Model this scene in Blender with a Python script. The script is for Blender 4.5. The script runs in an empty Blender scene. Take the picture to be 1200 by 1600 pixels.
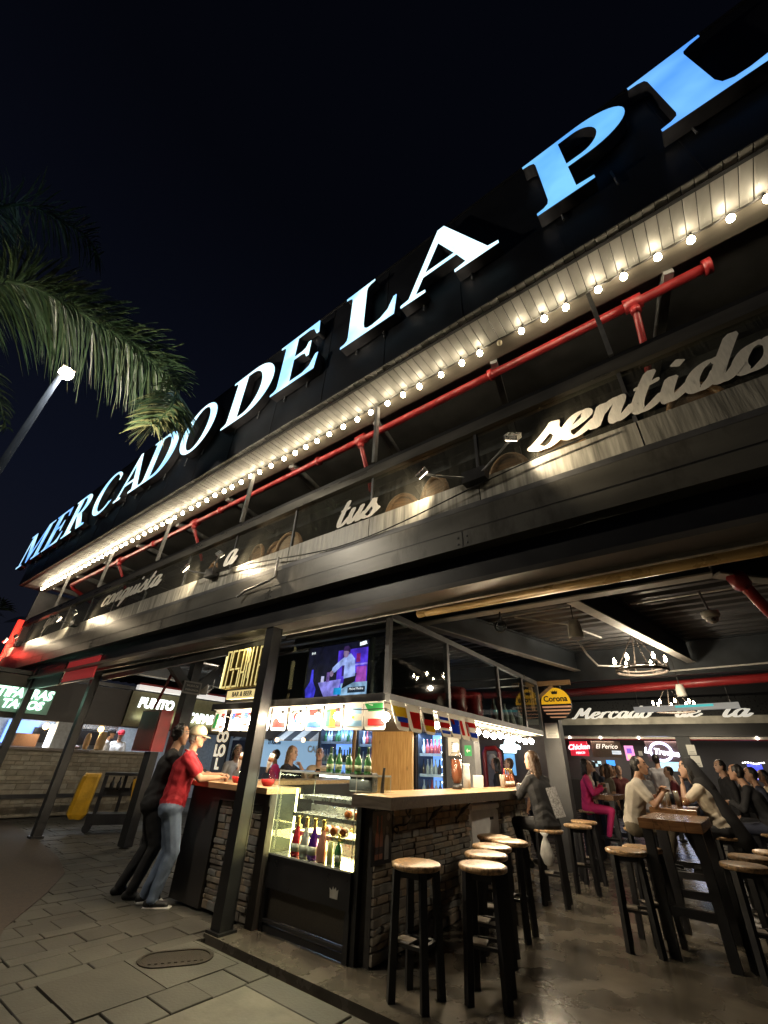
import bpy, math, random
from mathutils import Vector, Matrix
random.seed(7)
PI = math.pi
S = bpy.context.scene
COL = S.collection
R = math.radians

# ------------------------------------------------------------------ camera, sky, light
cam_d = bpy.data.cameras.new('camera'); cam = bpy.data.objects.new('camera', cam_d); COL.objects.link(cam)
cam.location = (0, 0, 1.45)
cam_d.sensor_fit = 'HORIZONTAL'; cam_d.sensor_width = 36.0; cam_d.lens = 36.0*643.62/1200.0
cam_d.clip_start = 0.05; cam_d.clip_end = 400
_p, _r, _y = R(31.261), R(2.675), R(38.761)
_fw = Vector((-math.sin(_y)*math.cos(_p), math.cos(_y)*math.cos(_p), math.sin(_p)))
_r0 = Vector((math.cos(_y), math.sin(_y), 0)); _u0 = _r0.cross(_fw)
_rt = _r0*math.cos(_r) + _u0*math.sin(_r); _up = _u0*math.cos(_r) - _r0*math.sin(_r)
cam.matrix_world = Matrix(((_rt.x, _up.x, -_fw.x, 0), (_rt.y, _up.y, -_fw.y, 0), (_rt.z, _up.z, -_fw.z, 1.45), (0, 0, 0, 1)))
S.camera = cam

W = bpy.data.worlds.new('World'); S.world = W; W.use_nodes = True
wn = W.node_tree.nodes; wl = W.node_tree.links
bg = wn['Background']
tc = wn.new('ShaderNodeTexCoord'); sx = wn.new('ShaderNodeSeparateXYZ'); rp = wn.new('ShaderNodeValToRGB')
wl.new(tc.outputs['Generated'], sx.inputs[0]); wl.new(sx.outputs['Z'], rp.inputs[0]); wl.new(rp.outputs[0], bg.inputs['Color'])
rp.color_ramp.elements[0].position = 0.0; rp.color_ramp.elements[0].color = (0.007, 0.0078, 0.012, 1)
rp.color_ramp.elements[1].position = 0.9; rp.color_ramp.elements[1].color = (0.0010, 0.0013, 0.0028, 1)
e = rp.color_ramp.elements.new(0.45); e.color = (0.0032, 0.0042, 0.0092, 1)
bg.inputs['Strength'].default_value = 1.0

S.view_settings.view_transform = 'Standard'; S.view_settings.look = 'None'
S.view_settings.exposure = 0.25; S.view_settings.gamma = 1.0; S.view_settings.use_curve_mapping = False
S.render.engine = 'CYCLES'
S.cycles.use_denoising = True
S.cycles.use_light_tree = True
S.cycles.max_bounces = 6; S.cycles.diffuse_bounces = 3; S.cycles.glossy_bounces = 3
S.cycles.transparent_max_bounces = 16; S.cycles.transmission_bounces = 6
S.cycles.caustics_reflective = False; S.cycles.caustics_refractive = False
S.cycles.sample_clamp_indirect = 3.0; S.cycles.sample_clamp_direct = 0

# ------------------------------------------------------------------ materials
_M = {}
def mat(name, col, rough=0.6, metal=0.0, var=0.18, scale=14.0, bump=0.0, spec=0.5, stretch=None, bscale=None):
    if name in _M: return _M[name]
    m = bpy.data.materials.new(name); m.use_nodes = True; nt = m.node_tree; b = nt.nodes['Principled BSDF']
    b.inputs['Roughness'].default_value = rough; b.inputs['Metallic'].default_value = metal
    b.inputs['Specular IOR Level'].default_value = spec
    t = nt.nodes.new('ShaderNodeTexCoord'); mp = nt.nodes.new('ShaderNodeMapping'); nt.links.new(t.outputs['Object'], mp.inputs[0])
    if stretch: mp.inputs['Scale'].default_value = stretch
    n = nt.nodes.new('ShaderNodeTexNoise'); n.inputs['Scale'].default_value = scale; n.inputs['Detail'].default_value = 6
    nt.links.new(mp.outputs[0], n.inputs['Vector'])
    r = nt.nodes.new('ShaderNodeValToRGB')
    r.color_ramp.elements[0].position = 0.3; r.color_ramp.elements[1].position = 0.7
    r.color_ramp.elements[0].color = tuple(c*(1-var) for c in col)+(1,)
    r.color_ramp.elements[1].color = tuple(min(1, c*(1+var)) for c in col)+(1,)
    nt.links.new(n.outputs['Fac'], r.inputs[0]); nt.links.new(r.outputs[0], b.inputs['Base Color'])
    mr = nt.nodes.new('ShaderNodeMapRange'); mr.inputs['To Min'].default_value = max(0.03, rough-0.12); mr.inputs['To Max'].default_value = min(1, rough+0.12)
    nt.links.new(n.outputs['Fac'], mr.inputs[0]); nt.links.new(mr.outputs[0], b.inputs['Roughness'])
    if bump:
        n2 = nt.nodes.new('ShaderNodeTexNoise'); n2.inputs['Scale'].default_value = bscale or scale*4; n2.inputs['Detail'].default_value = 5
        nt.links.new(mp.outputs[0], n2.inputs['Vector'])
        bp = nt.nodes.new('ShaderNodeBump'); bp.inputs['Strength'].default_value = bump; bp.inputs['Distance'].default_value = 0.01
        nt.links.new(n2.outputs['Fac'], bp.inputs['Height']); nt.links.new(bp.outputs[0], b.inputs['Normal'])
    _M[name] = m; return m
def scuffed(m, col, thr=.62, scale=4.0, stretch=(9, 1.1, 9), amt=.8, soft=.05):
    # pale scuffs and peeling film with a shape of their own
    nt = m.node_tree; N = nt.nodes; L = nt.links; b = N['Principled BSDF']; src = b.inputs['Base Color'].links[0].from_socket
    t = N.new('ShaderNodeTexCoord'); oi = N.new('ShaderNodeObjectInfo'); mp = N.new('ShaderNodeMapping'); mp.inputs['Scale'].default_value = stretch
    ad = N.new('ShaderNodeVectorMath'); ad.operation = 'ADD'; cb = N.new('ShaderNodeCombineXYZ'); mu = N.new('ShaderNodeMath'); mu.operation = 'MULTIPLY'; mu.inputs[1].default_value = 57
    L.new(oi.outputs['Random'], mu.inputs[0]); L.new(mu.outputs[0], cb.inputs[0]); L.new(mu.outputs[0], cb.inputs[1]); L.new(t.outputs['Object'], mp.inputs[0]); L.new(mp.outputs[0], ad.inputs[0]); L.new(cb.outputs[0], ad.inputs[1])
    n = N.new('ShaderNodeTexNoise'); n.inputs['Scale'].default_value = scale; n.inputs['Detail'].default_value = 7; n.inputs['Roughness'].default_value = .68; L.new(ad.outputs[0], n.inputs['Vector'])
    r = N.new('ShaderNodeValToRGB'); r.color_ramp.elements[0].position = thr; r.color_ramp.elements[0].color = (0, 0, 0, 1); r.color_ramp.elements[1].position = thr+soft; r.color_ramp.elements[1].color = (amt, amt, amt, 1)
    L.new(n.outputs['Fac'], r.inputs[0]); mx = N.new('ShaderNodeMixRGB'); L.new(r.outputs[0], mx.inputs[0]); L.new(src, mx.inputs[1]); mx.inputs[2].default_value = tuple(col)+(1,); L.new(mx.outputs[0], b.inputs['Base Color']); return m
def emit(name, col, strength, base=None):
    if name in _M: return _M[name]
    m = bpy.data.materials.new(name); m.use_nodes = True; b = m.node_tree.nodes['Principled BSDF']
    b.inputs['Base Color'].default_value = tuple(base or col)+(1,); b.inputs['Emission Color'].default_value = tuple(col)+(1,)
    b.inputs['Emission Strength'].default_value = strength; b.inputs['Roughness'].default_value = 0.5
    _M[name] = m; return m
def letterlight(name, c0, c1, strength, nscale=1.6):
    # backlit acrylic: brightness drifts softly across the face
    m = bpy.data.materials.new(name); m.use_nodes = True; nt = m.node_tree; b = nt.nodes['Principled BSDF']
    t = nt.nodes.new('ShaderNodeTexCoord'); n = nt.nodes.new('ShaderNodeTexNoise'); n.inputs['Scale'].default_value = nscale; n.inputs['Detail'].default_value = 2
    nt.links.new(t.outputs['Object'], n.inputs['Vector'])
    r = nt.nodes.new('ShaderNodeValToRGB'); r.color_ramp.elements[0].position = .36; r.color_ramp.elements[1].position = .64
    r.color_ramp.elements[0].color = tuple(c0)+(1,); r.color_ramp.elements[1].color = tuple(c1)+(1,)
    nt.links.new(n.outputs['Fac'], r.inputs[0]); nt.links.new(r.outputs[0], b.inputs['Emission Color'])
    b.inputs['Emission Strength'].default_value = strength; b.inputs['Base Color'].default_value = (.1, .12, .14, 1) if nscale < 5 else (.008, .008, .01, 1)
    if nscale > 5: b.inputs['Roughness'].default_value = .25; b.inputs['Specular IOR Level'].default_value = .2
    return m
def glassmat(name, tint=(0.9, 0.95, 0.93), dirt=0.0, refl=0.12, streak=False):
    if name in _M: return _M[name]
    m = bpy.data.materials.new(name); m.use_nodes = True; nt = m.node_tree; N = nt.nodes; L = nt.links
    for n in list(N):
        if n.type != 'OUTPUT_MATERIAL': N.remove(n)
    out = [n for n in N if n.type == 'OUTPUT_MATERIAL'][0]
    tr = N.new('ShaderNodeBsdfTransparent'); tr.inputs[0].default_value = tuple(tint)+(1,)
    gl = N.new('ShaderNodeBsdfGlossy'); gl.inputs['Roughness'].default_value = 0.03
    fr = N.new('ShaderNodeFresnel'); fr.inputs[0].default_value = 1.45
    ge = N.new('ShaderNodeNewGeometry'); sb = N.new('ShaderNodeMath'); sb.operation = 'SUBTRACT'; sb.inputs[0].default_value = 1; L.new(ge.outputs['Backfacing'], sb.inputs[1])
    mu = N.new('ShaderNodeMath'); mu.operation = 'MULTIPLY'; L.new(fr.outputs[0], mu.inputs[0]); L.new(sb.outputs[0], mu.inputs[1])
    mx = N.new('ShaderNodeMixShader'); L.new(mu.outputs[0], mx.inputs[0]); L.new(tr.outputs[0], mx.inputs[1]); L.new(gl.outputs[0], mx.inputs[2])
    last = mx
    if dirt:
        df = N.new('ShaderNodeBsdfDiffuse'); df.inputs[0].default_value = (.55, .53, .47, 1)
        t = N.new('ShaderNodeTexCoord'); mp = N.new('ShaderNodeMapping'); L.new(t.outputs['Object'], mp.inputs[0])
        mp.inputs['Scale'].default_value = (34, 34, .8) if streak else (4, 4, 4)
        n = N.new('ShaderNodeTexNoise'); n.inputs['Scale'].default_value = 3.0; n.inputs['Detail'].default_value = 8; L.new(mp.outputs[0], n.inputs['Vector'])
        r = N.new('ShaderNodeValToRGB'); r.color_ramp.elements[0].position = .46; r.color_ramp.elements[0].color = (dirt*.15,)*3+(1,)
        r.color_ramp.elements[1].position = .74; r.color_ramp.elements[1].color = (dirt,)*3+(1,)
        L.new(n.outputs['Fac'], r.inputs[0])
        m2 = N.new('ShaderNodeMixShader'); L.new(r.outputs[0], m2.inputs[0]); L.new(mx.outputs[0], m2.inputs[1]); L.new(df.outputs[0], m2.inputs[2]); last = m2
    L.new(last.outputs[0], out.inputs['Surface'])
    _M[name] = m; return m
def woodmat(name, c0, c1, rough=0.4, scale=6.0, axis='X', bump=0.15, knots=False):
    if name in _M: return _M[name]
    m = bpy.data.materials.new(name); m.use_nodes = True; nt = m.node_tree; N = nt.nodes; L = nt.links; b = N['Principled BSDF']
    t = N.new('ShaderNodeTexCoord'); mp = N.new('ShaderNodeMapping'); L.new(t.outputs['Object'], mp.inputs[0])
    mp.inputs['Scale'].default_value = {'X': (.6, 7, 7), 'Y': (7, .6, 7), 'Z': (7, 7, .6)}[axis]
    n = N.new('ShaderNodeTexNoise'); n.inputs['Scale'].default_value = scale; n.inputs['Detail'].default_value = 8; n.inputs['Distortion'].default_value = .6
    L.new(mp.outputs[0], n.inputs['Vector'])
    r = N.new('ShaderNodeValToRGB'); r.color_ramp.elements[0].position = .3; r.color_ramp.elements[1].position = .68
    r.color_ramp.elements[0].color = tuple(c0)+(1,); r.color_ramp.elements[1].color = tuple(c1)+(1,)
    L.new(n.outputs['Fac'], r.inputs[0])
    src = r.outputs[0]
    if knots:
        v = N.new('ShaderNodeTexVoronoi'); v.inputs['Scale'].default_value = 2.6
        m3 = N.new('ShaderNodeMapping'); m3.inputs['Scale'].default_value = (2.2, 2.2, 1.1); L.new(t.outputs['Object'], m3.inputs[0]); L.new(m3.outputs[0], v.inputs['Vector'])
        k = N.new('ShaderNodeValToRGB'); k.color_ramp.elements[0].position = .05; k.color_ramp.elements[0].color = (.25, .25, .25, 1); k.color_ramp.elements[1].position = .16; k.color_ramp.elements[1].color = (1, 1, 1, 1)
        L.new(v.outputs['Distance'], k.inputs[0])
        mm = N.new('ShaderNodeMixRGB'); mm.blend_type = 'MULTIPLY'; mm.inputs[0].default_value = 1; L.new(src, mm.inputs[1]); L.new(k.outputs[0], mm.inputs[2]); src = mm.outputs[0]
    L.new(src, b.inputs['Base Color']); b.inputs['Roughness'].default_value = rough
    bp = N.new('ShaderNodeBump'); bp.inputs['Strength'].default_value = bump; bp.inputs['Distance'].default_value = .004
    L.new(n.outputs['Fac'], bp.inputs['Height']); L.new(bp.outputs[0], b.inputs['Normal'])
    _M[name] = m; return m

LEGMAT = mat('black_stool_metal', (.012, .012, .014), .45, 0, .3, 9)
BLK = mat('black_metal', (.018, .018, .020), .42, .0, .3, 9, .12)
BLKM = mat('black_paint_beam', (.017, .017, .018), .38, .0, .35, 3, .1)
GREYM = mat('weathered_grey_panel', (.24, .235, .21), .45, .0, .55, 3.2, .3, stretch=(7, 7, .5), bscale=8)
DGREY = mat('dark_grey_metal', (.070, .072, .078), .45, .2, .3, 5, .1)
MIDG = mat('grey_steel', (.25, .25, .25), .4, .5, .25, 8, .05)
STEEL = mat('brushed_steel', (.55, .55, .54), .28, .9, .15, 20, .03)
WHITE = mat('white_paint', (.84, .83, .81), .5, 0, .08, 9)
VINYL = mat('white_vinyl', (.78, .76, .70), .55, 0, .10, 24, stretch=(3, 1, .5))
RED = mat('red_pipe_paint', (.26, .020, .022), .35, 0, .2, 6, .05)
REDP = mat('red_panel_paint', (.58, .06, .065), .38, 0, .15, 5)
CONC = mat('concrete_floor', (.098, .086, .068), .27, 0, .60, 2.6, .16, bscale=11, stretch=(1, 1, 1))
SLABL = mat('pale_concrete', (.140, .130, .102), .75, 0, .25, 4, .3, bscale=40)
PAVE = mat('paving_stone_grey', (.070, .065, .053), .72, 0, .25, 3.2, .35, bscale=45)
PAVE2 = mat('paving_stone_brown', (.058, .053, .043), .75, 0, .25, 3.2, .35, bscale=45)
JOINT = mat('paving_joint_sand', (.045, .041, .034), .9, 0, .3, 20, .2)
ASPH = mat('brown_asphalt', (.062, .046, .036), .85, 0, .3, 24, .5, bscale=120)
WARMB = emit('warm_bulb', (1.0, .82, .56), 250.0)
WARMS = emit('warm_string_bulb', (1.0, .84, .58), 56.0)
scuffed(CONC, (.052, .045, .036), .50, 2.2, (1, 1, 1), .75, .22)
scuffed(PAVE, (.05, .044, .034), .52, 3.0, (1, 1, 1), .7, .2); scuffed(PAVE2, (.045, .039, .030), .52, 3.0, (1, 1, 1), .7, .2); scuffed(SLABL, (.09, .08, .06), .46, 1.8, (1, 1, 1), .7, .2)
scuffed(BLKM, (.055, .052, .048), .60, 3.0, (.5, 2, 1.2), .6, .12)
scuffed(LEGMAT, (.10, .095, .09), .70, 14, (1, 1, .4), .6)
scuffed(RED, (.16, .015, .015), .60, 5, (1, 2, 2), .6)
CABLE = mat('black_cable', (.012, .012, .012), .6)
PANE = glassmat('clear_pane')
DPANE = glassmat('dirty_balcony_pane', (.84, .86, .82), .085, streak=True)
WOODT = woodmat('oak_counter_wood', (.34, .20, .10), (.56, .37, .20), .32)
WOODTAB = woodmat('brown_table_wood', (.15, .070, .030), (.30, .155, .070), .25)
WOODY = woodmat('yellow_pine_wood', (.46, .24, .075), (.66, .40, .15), .38, axis='Z', knots=True)
SEATW = mat('speckled_seat_wood', (.42, .265, .135), .34, 0, .65, 45, .25, bscale=90)
scuffed(SEATW, (.10, .055, .025), .58, 5, (3, 3, 1), .75); scuffed(WOODTAB, (.06, .03, .014), .60, 3, (3, 3, 3), .6)
PAPER = mat('white_paper', (.70, .68, .62), .7, 0, .05)
STONE = [mat('stone_'+n, c, .8, 0, .3, 9, .6, bscale=40) for n, c in (('dark', (.17, .15, .125)), ('mid', (.25, .22, .175)), ('brown', (.28, .22, .155)), ('grey', (.23, .225, .205)))]

# ------------------------------------------------------------------ geometry helpers
ORG = {}
class MB:
    def __init__(s): s.v = []; s.f = []; s.mi = []; s.cur = 0
    def add(s, vs, fs):
        b = len(s.v); s.v += [tuple(v) for v in vs]; s.f += [tuple(b+i for i in f) for f in fs]; s.mi += [s.cur]*len(fs); return s
    def bx(s, x0, x1, y0, y1, z0, z1):
        return s.add([(x0,y0,z0),(x1,y0,z0),(x1,y1,z0),(x0,y1,z0),(x0,y0,z1),(x1,y0,z1),(x1,y1,z1),(x0,y1,z1)],
                     [(0,3,2,1),(4,5,6,7),(0,1,5,4),(1,2,6,5),(2,3,7,6),(3,0,4,7)])
    def ob(s, c, size, rot=None, bev=0.0):
        # oriented box, optional chamfer
        hx, hy, hz = [d/2 for d in size]
        if bev <= 0:
            vs = [Vector((sx*hx, sy*hy, sz*hz)) for sz in (-1,1) for sx, sy in ((-1,-1),(1,-1),(1,1),(-1,1))]
            fs = [(0,3,2,1),(4,5,6,7),(0,1,5,4),(1,2,6,5),(2,3,7,6),(3,0,4,7)]
        else:
            b = min(bev, hx*.9, hy*.9, hz*.9); vs = []
            for z, ins in ((-hz, b), (-hz+b, 0), (hz-b, 0), (hz, b)):
                for sx, sy in ((-1,-1),(1,-1),(1,1),(-1,1)):
                    vs.append(Vector((sx*(hx-ins), sy*(hy-ins), z)))
            fs = [(3,2,1,0),(12,13,14,15)]
            for k in range(3):
                for j in range(4):
                    a = k*4+j; c2 = k*4+(j+1)%4; fs.append((a, c2, c2+4, a+4))
        if rot is not None: vs = [rot @ v for v in vs]
        return s.add([v+Vector(c) for v in vs], fs)
    def bar(s, a, b, w, h=None, up=(0,0,1)):
        a, b = Vector(a), Vector(b); d = (b-a); L = d.length; d.normalize(); u = Vector(up)
        if abs(d.dot(u)) > .99: u = Vector((0,1,0))
        r = d.cross(u).normalized(); u = r.cross(d).normalized(); h = h or w
        m = Matrix((r, d, u)).transposed()
        return s.ob((a+b)/2, (w, L, h), m)
    def tube(s, pts, r, n=8, cap=True):
        pts = [Vector(p) for p in pts]; rs = r if isinstance(r, (list, tuple)) else [r]*len(pts); vs = []; fs = []
        pu = None
        for i, p in enumerate(pts):
            d = (pts[min(i+1, len(pts)-1)]-pts[max(i-1, 0)])
            if d.length < 1e-9: d = Vector((0,0,1))
            d.normalize()
            if pu is None:
                u = Vector((0,0,1)) if abs(d.z) < .9 else Vector((1,0,0))
            else: u = pu
            sd = d.cross(u).normalized(); u = sd.cross(d).normalized(); pu = u
            for k in range(n):
                a = 2*PI*k/n; vs.append(p+sd*(rs[i]*math.cos(a))+u*(rs[i]*math.sin(a)))
        for i in range(len(pts)-1):
            for k in range(n):
                a = i*n+k; b = i*n+(k+1)%n; fs.append((a, b, b+n, a+n))
        if cap: fs.append(tuple(range(n-1, -1, -1))); fs.append(tuple((len(pts)-1)*n+k for k in range(n)))
        return s.add(vs, fs)
    def lathe(s, prof, n=12, c=(0,0,0), axis=None, sy=1.0):
        # prof: (r, z); axis: optional rotation matrix
        vs = []; fs = []; c = Vector(c)
        for r, z in prof:
            for k in range(n):
                a = 2*PI*k/n; p = Vector((r*math.cos(a), r*sy*math.sin(a), z))
                if axis is not None: p = axis @ p
                vs.append(p+c)
        for i in range(len(prof)-1):
            for k in range(n):
                a = i*n+k; b = i*n+(k+1)%n; fs.append((a, b, b+n, a+n))
        if prof[0][0] > 1e-6: fs.append(tuple(range(n-1, -1, -1)))
        if prof[-1][0] > 1e-6: fs.append(tuple((len(prof)-1)*n+k for k in range(n)))
        return s.add(vs, fs)
    def sph(s, c, r, n=10, m=6, sc=(1,1,1), rot=None):
        vs = []; fs = []; c = Vector(c)
        for i in range(m+1):
            t = PI*i/m
            for k in range(n):
                a = 2*PI*k/n; p = Vector((r*sc[0]*math.sin(t)*math.cos(a), r*sc[1]*math.sin(t)*math.sin(a), -r*sc[2]*math.cos(t)))
                if rot is not None: p = rot @ p
                vs.append(c+p)
        for i in range(m):
            for k in range(n):
                a = i*n+k; b = i*n+(k+1)%n; fs.append((a, b, b+n, a+n))
        return s.add(vs, fs)
    def prism(s, poly, fn, d):
        # poly in 2D; fn(x, y, z) -> 3D
        n = len(poly); vs = [fn(x, y, 0) for x, y in poly]+[fn(x, y, d) for x, y in poly]
        fs = [tuple(range(n)), tuple(range(2*n-1, n-1, -1))]+[((i+1) % n, i, i+n, (i+1) % n+n) for i in range(n)]
        return s.add(vs, fs)
    def cap(s, a, b, ra, rb, n=10):
        # round cone from a to b
        a, b = Vector(a), Vector(b); d = b-a; L = d.length
        if L < 1e-6: return s.sph(a, ra)
        q = d.to_track_quat('Z', 'Y').to_matrix(); prof = []
        for k in range(5): t = -PI/2+PI/2*k/4; prof.append((max(1e-4, ra*math.cos(t)), ra*math.sin(t)))
        for k in range(5): t = PI/2*k/4; prof.append((max(1e-4, rb*math.cos(t)), L+rb*math.sin(t)))
        return s.lathe(prof, n, a, q)
    def build(s, name, m, parent=None, smooth=False, world=True, ang=None):
        me = bpy.data.meshes.new(name)
        o3 = ORG.get(parent, Vector((0,0,0))) if (parent is not None and world) else Vector((0,0,0))
        me.from_pydata([(v[0]-o3.x, v[1]-o3.y, v[2]-o3.z) for v in s.v], [], s.f)
        ms = m if isinstance(m, (list, tuple)) else [m]
        for q in ms: me.materials.append(q)
        if len(ms) > 1: me.polygons.foreach_set('material_index', s.mi)
        if smooth: me.polygons.foreach_set('use_smooth', [True]*len(me.polygons))
        me.update()
        return link(name, me, parent)
def link(name, me, parent=None):
    o = bpy.data.objects.new(name, me); COL.objects.link(o)
    if parent is not None: o.parent = parent; ORG[o] = ORG.get(parent, Vector((0,0,0)))
    return o
def tag(o, label=None, cat=None, group=None, kind=None):
    if label: o['label'] = label
    if cat: o['category'] = cat
    if group: o['group'] = group
    if kind: o['kind'] = kind
    return o
def thing(name, label, cat, loc=(0,0,0), rz=0, group=None):
    o = bpy.data.objects.new(name, None); COL.objects.link(o); o.location = loc; o.rotation_euler = (0,0,rz); o.empty_display_size = .1
    ORG[o] = Vector(loc); return tag(o, label, cat, group)
def dup(root, loc, rz=0.0, label=None, group=None, scale=None):
    r = root.copy(); COL.objects.link(r); r.location = loc; r.rotation_euler = (0,0,rz)
    if scale: r.scale = scale
    if label: r['label'] = label
    if group: r['group'] = group
    for ch in list(root.children):
        c = ch.copy(); COL.objects.link(c); c.parent = r
        for g in ch.children:
            d = g.copy(); COL.objects.link(d); d.parent = c
    return r
def centred(o):
    # put a single-mesh thing's origin at its base
    me = o.data; xs = [v.co for v in me.vertices]
    c = Vector(((min(v.x for v in xs)+max(v.x for v in xs))/2, (min(v.y for v in xs)+max(v.y for v in xs))/2, min(v.z for v in xs)))
    for v in me.vertices: v.co -= c
    o.location = c; return o
def frame(origin, xdir, ydir):
    o = Vector(origin); x = Vector(xdir).normalized(); y = Vector(ydir).normalized(); z = x.cross(y)
    return lambda a, b, c=0.0: o+x*a+y*b+z*c
def contour_mesh(name, contours, depth, fn, m, parent=None):
    # flat outline(s) with holes, extruded by depth along the frame's +z
    cu = bpy.data.curves.new(name, 'CURVE'); cu.dimensions = '2D'; cu.fill_mode = 'BOTH'; cu.extrude = depth/2
    for c in contours:
        sp = cu.splines.new('POLY'); sp.points.add(len(c)-1); sp.use_cyclic_u = True
        for i, (x, y) in enumerate(c): sp.points[i].co = (x, y, 0, 1)
    ob = bpy.data.objects.new(name, cu); me = bpy.data.meshes.new_from_object(ob); bpy.data.objects.remove(ob); bpy.data.curves.remove(cu)
    o3 = ORG.get(parent, Vector((0,0,0)))
    for v in me.vertices: v.co = fn(v.co.x, v.co.y, v.co.z+depth/2)-o3
    me.materials.clear(); me.materials.append(m); me.name = name
    return link(name, me, parent)
def text(name, body, size, fn, m, parent=None, depth=.004, shear=0.0, bold=0.0, xs=1.0, align='CENTER', space=1.0):
    cu = bpy.data.curves.new(name, 'FONT'); cu.body = body; cu.size = size; cu.extrude = depth/2; cu.shear = shear; cu.offset = bold
    cu.align_x = align; cu.align_y = 'CENTER'; cu.space_character = space; cu.resolution_u = 3
    ob = bpy.data.objects.new(name, cu); me = bpy.data.meshes.new_from_object(ob); bpy.data.objects.remove(ob); bpy.data.curves.remove(cu)
    o3 = ORG.get(parent, Vector((0,0,0)))
    for v in me.vertices: v.co = fn(v.co.x*xs, v.co.y, v.co.z+depth/2)-o3
    me.materials.clear(); me.materials.append(m); me.name = name
    return link(name, me, parent)
def ell(cx, cy, rx, ry, a0, a1, n=18):
    return [(cx+rx*math.cos(R(a0+(a1-a0)*i/n)), cy+ry*math.sin(R(a0+(a1-a0)*i/n))) for i in range(n+1)]
def catmull(pts, k=6):
    out = []; P = [pts[0]]+list(pts)+[pts[-1]]
    for i in range(1, len(P)-2):
        p0, p1, p2, p3 = P[i-1], P[i], P[i+1], P[i+2]
        for j in range(k):
            t = j/k
            out.append(tuple(.5*((2*p1[a])+(-p0[a]+p2[a])*t+(2*p0[a]-5*p1[a]+4*p2[a]-p3[a])*t*t+(-p0[a]+3*p1[a]-3*p2[a]+p3[a])*t**3) for a in range(len(p1))))
    out.append(tuple(pts[-1])); return out

# ------------------------------------------------------------------ setting: ground, pavement, floor, ceiling
o = MB().bx(-120, 60, -60, 140, -0.40, -0.075).build('ground', ASPH); tag(o, kind='structure')
tag(MB().bx(-60, -3.52, -20, 3.235, -0.070, -0.045).build('pavement_bed', JOINT), kind='structure')
pav = MB().bx(-60, -4.62, 3.235, 12, -0.070, -0.046).build('pavement', JOINT); tag(pav, kind='structure')
tag(MB().bx(-4.60, 8, 3.30, 30, -0.070, 0.0).build('hall_floor', CONC), kind='structure')
tag(MB().bx(-30, -4.62, 12, 30, -0.070, -0.02).build('far_floor', CONC), kind='structure')
# paving stones: columns of alternating width, joints sunk between
cols = []; x = -3.52; k = 0
for w in (.34, .35, .35): cols.append((x-w, x)); x -= w
while x > -17:
    w = (.16, .31)[k % 2]; cols.append((x-w, x)); x -= w; k += 1
stones = []
for ci, (xa, xb) in enumerate(cols):
    spans = ((-1.2-random.uniform(0, .3), 1.93), (3.165, 3.21)) if ci in (1, 2) else ((-1.2-random.uniform(0, .3), 3.21 if xa > -4.66 else 11.5),)
    for y, yend in spans:
        while y < yend-.03:
            h = .31 if xb-xa > .2 else .47; h += random.uniform(-.006, .006); y2 = min(y+h, yend)
            if yend-y2 < .08: y2 = yend
            stones.append((xa, xb, y, y2)); y = y2
stones.sort(key=lambda s: math.hypot((s[0]+s[1])/2, (s[2]+s[3])/2))
vis = [s for s in stones if math.degrees(math.atan2(-(s[0]+s[1])/2, (s[2]+s[3])/2)) < 80 and (s[2]+s[3])/2 > .2]
near = vis[:290]; ns = set(near)
for (a, b, c, d) in near:
    z = random.uniform(-.004, .004)-.022; g = .0045
    m_ = MB(); m_.ob(((a+b)/2, (c+d)/2, z-.018), (b-a-2*g, d-c-2*g, .036), Matrix.Rotation(random.uniform(-.008, .008), 3, 'X'), .004)
    m_.build('paving_stone', random.choice((PAVE, PAVE, PAVE2)), pav)
rest = MB()
for (a, b, c, d) in stones:
    if (a, b, c, d) in ns: continue
    z = random.uniform(-.004, .004)-.022; rest.bx(a+.006, b-.006, c+.006, d-.006, z-.03, z)
tag(rest.build('paving_stone_field', PAVE2, pav), kind='stuff')
# drain cover slab with cast iron lid
sl = MB(); sl.bx(-4.555, -3.866, 2.55, 3.158, -.05, -.020); sl.build('drain_surround', PAVE, pav)
sl = MB(); sl.bx(-4.555, -3.866, 1.94, 2.542, -.05, -.021); sl.build('drain_slab', PAVE2, pav)
IRON = mat('cast_iron', (.045, .038, .030), .5, .6, .4, 30, .4)
mh = thing('manhole_cover', 'oval cast iron drain lid set in the concrete surround of the pavement', 'manhole cover', (-4.22, 2.86, -.018))
def stad(rx, ry, n=10):
    return [(rx-ry+ry*math.cos(a), ry*math.sin(a)) for a in [(-PI/2+PI*i/n) for i in range(n+1)]]+[(-(rx-ry)+ry*math.cos(a), ry*math.sin(a)) for a in [(PI/2+PI*i/n) for i in range(n+1)]]
ca, sa = math.cos(1.02), math.sin(1.02)
F = lambda a, b, c: Vector((-4.30+ca*a-sa*b, 2.86+sa*a+ca*b, -.018+c))
contour_mesh('rim', [stad(.30, .175), stad(.27, .148)], .008, lambda a, b, c: F(a, b, c-.002), IRON, mh)
contour_mesh('lid', [stad(.262, .140)], .006, lambda a, b, c: F(a, b, c-.004), IRON, mh)
rb = MB()
for i in range(-4, 5): rb.prism([(i*.05-.012, -.10), (i*.05+.012, -.10), (i*.05+.012, .10), (i*.05-.012, .10)], lambda a, b, c: F(a, b, .002+c), .004)
rb.build('ribs', IRON, mh)
# pale concrete apron, kerb strip at the threshold
tag(MB().bx(-3.50, 6, -3, 2.96, -.07, -.020).build('apron_path', SLABL), kind='structure')
kb = tag(MB().bx(-4.60, 6, 3.215, 3.235, -.070, -.035).build('kerb_strip', JOINT), kind='structure')
x = -3.52
while x < 4:
    MB().ob((x+.44, 3.085, -.045), (.86, .235, .052), None, .006).build('kerb_stone', PAVE, kb); x += .88
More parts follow.
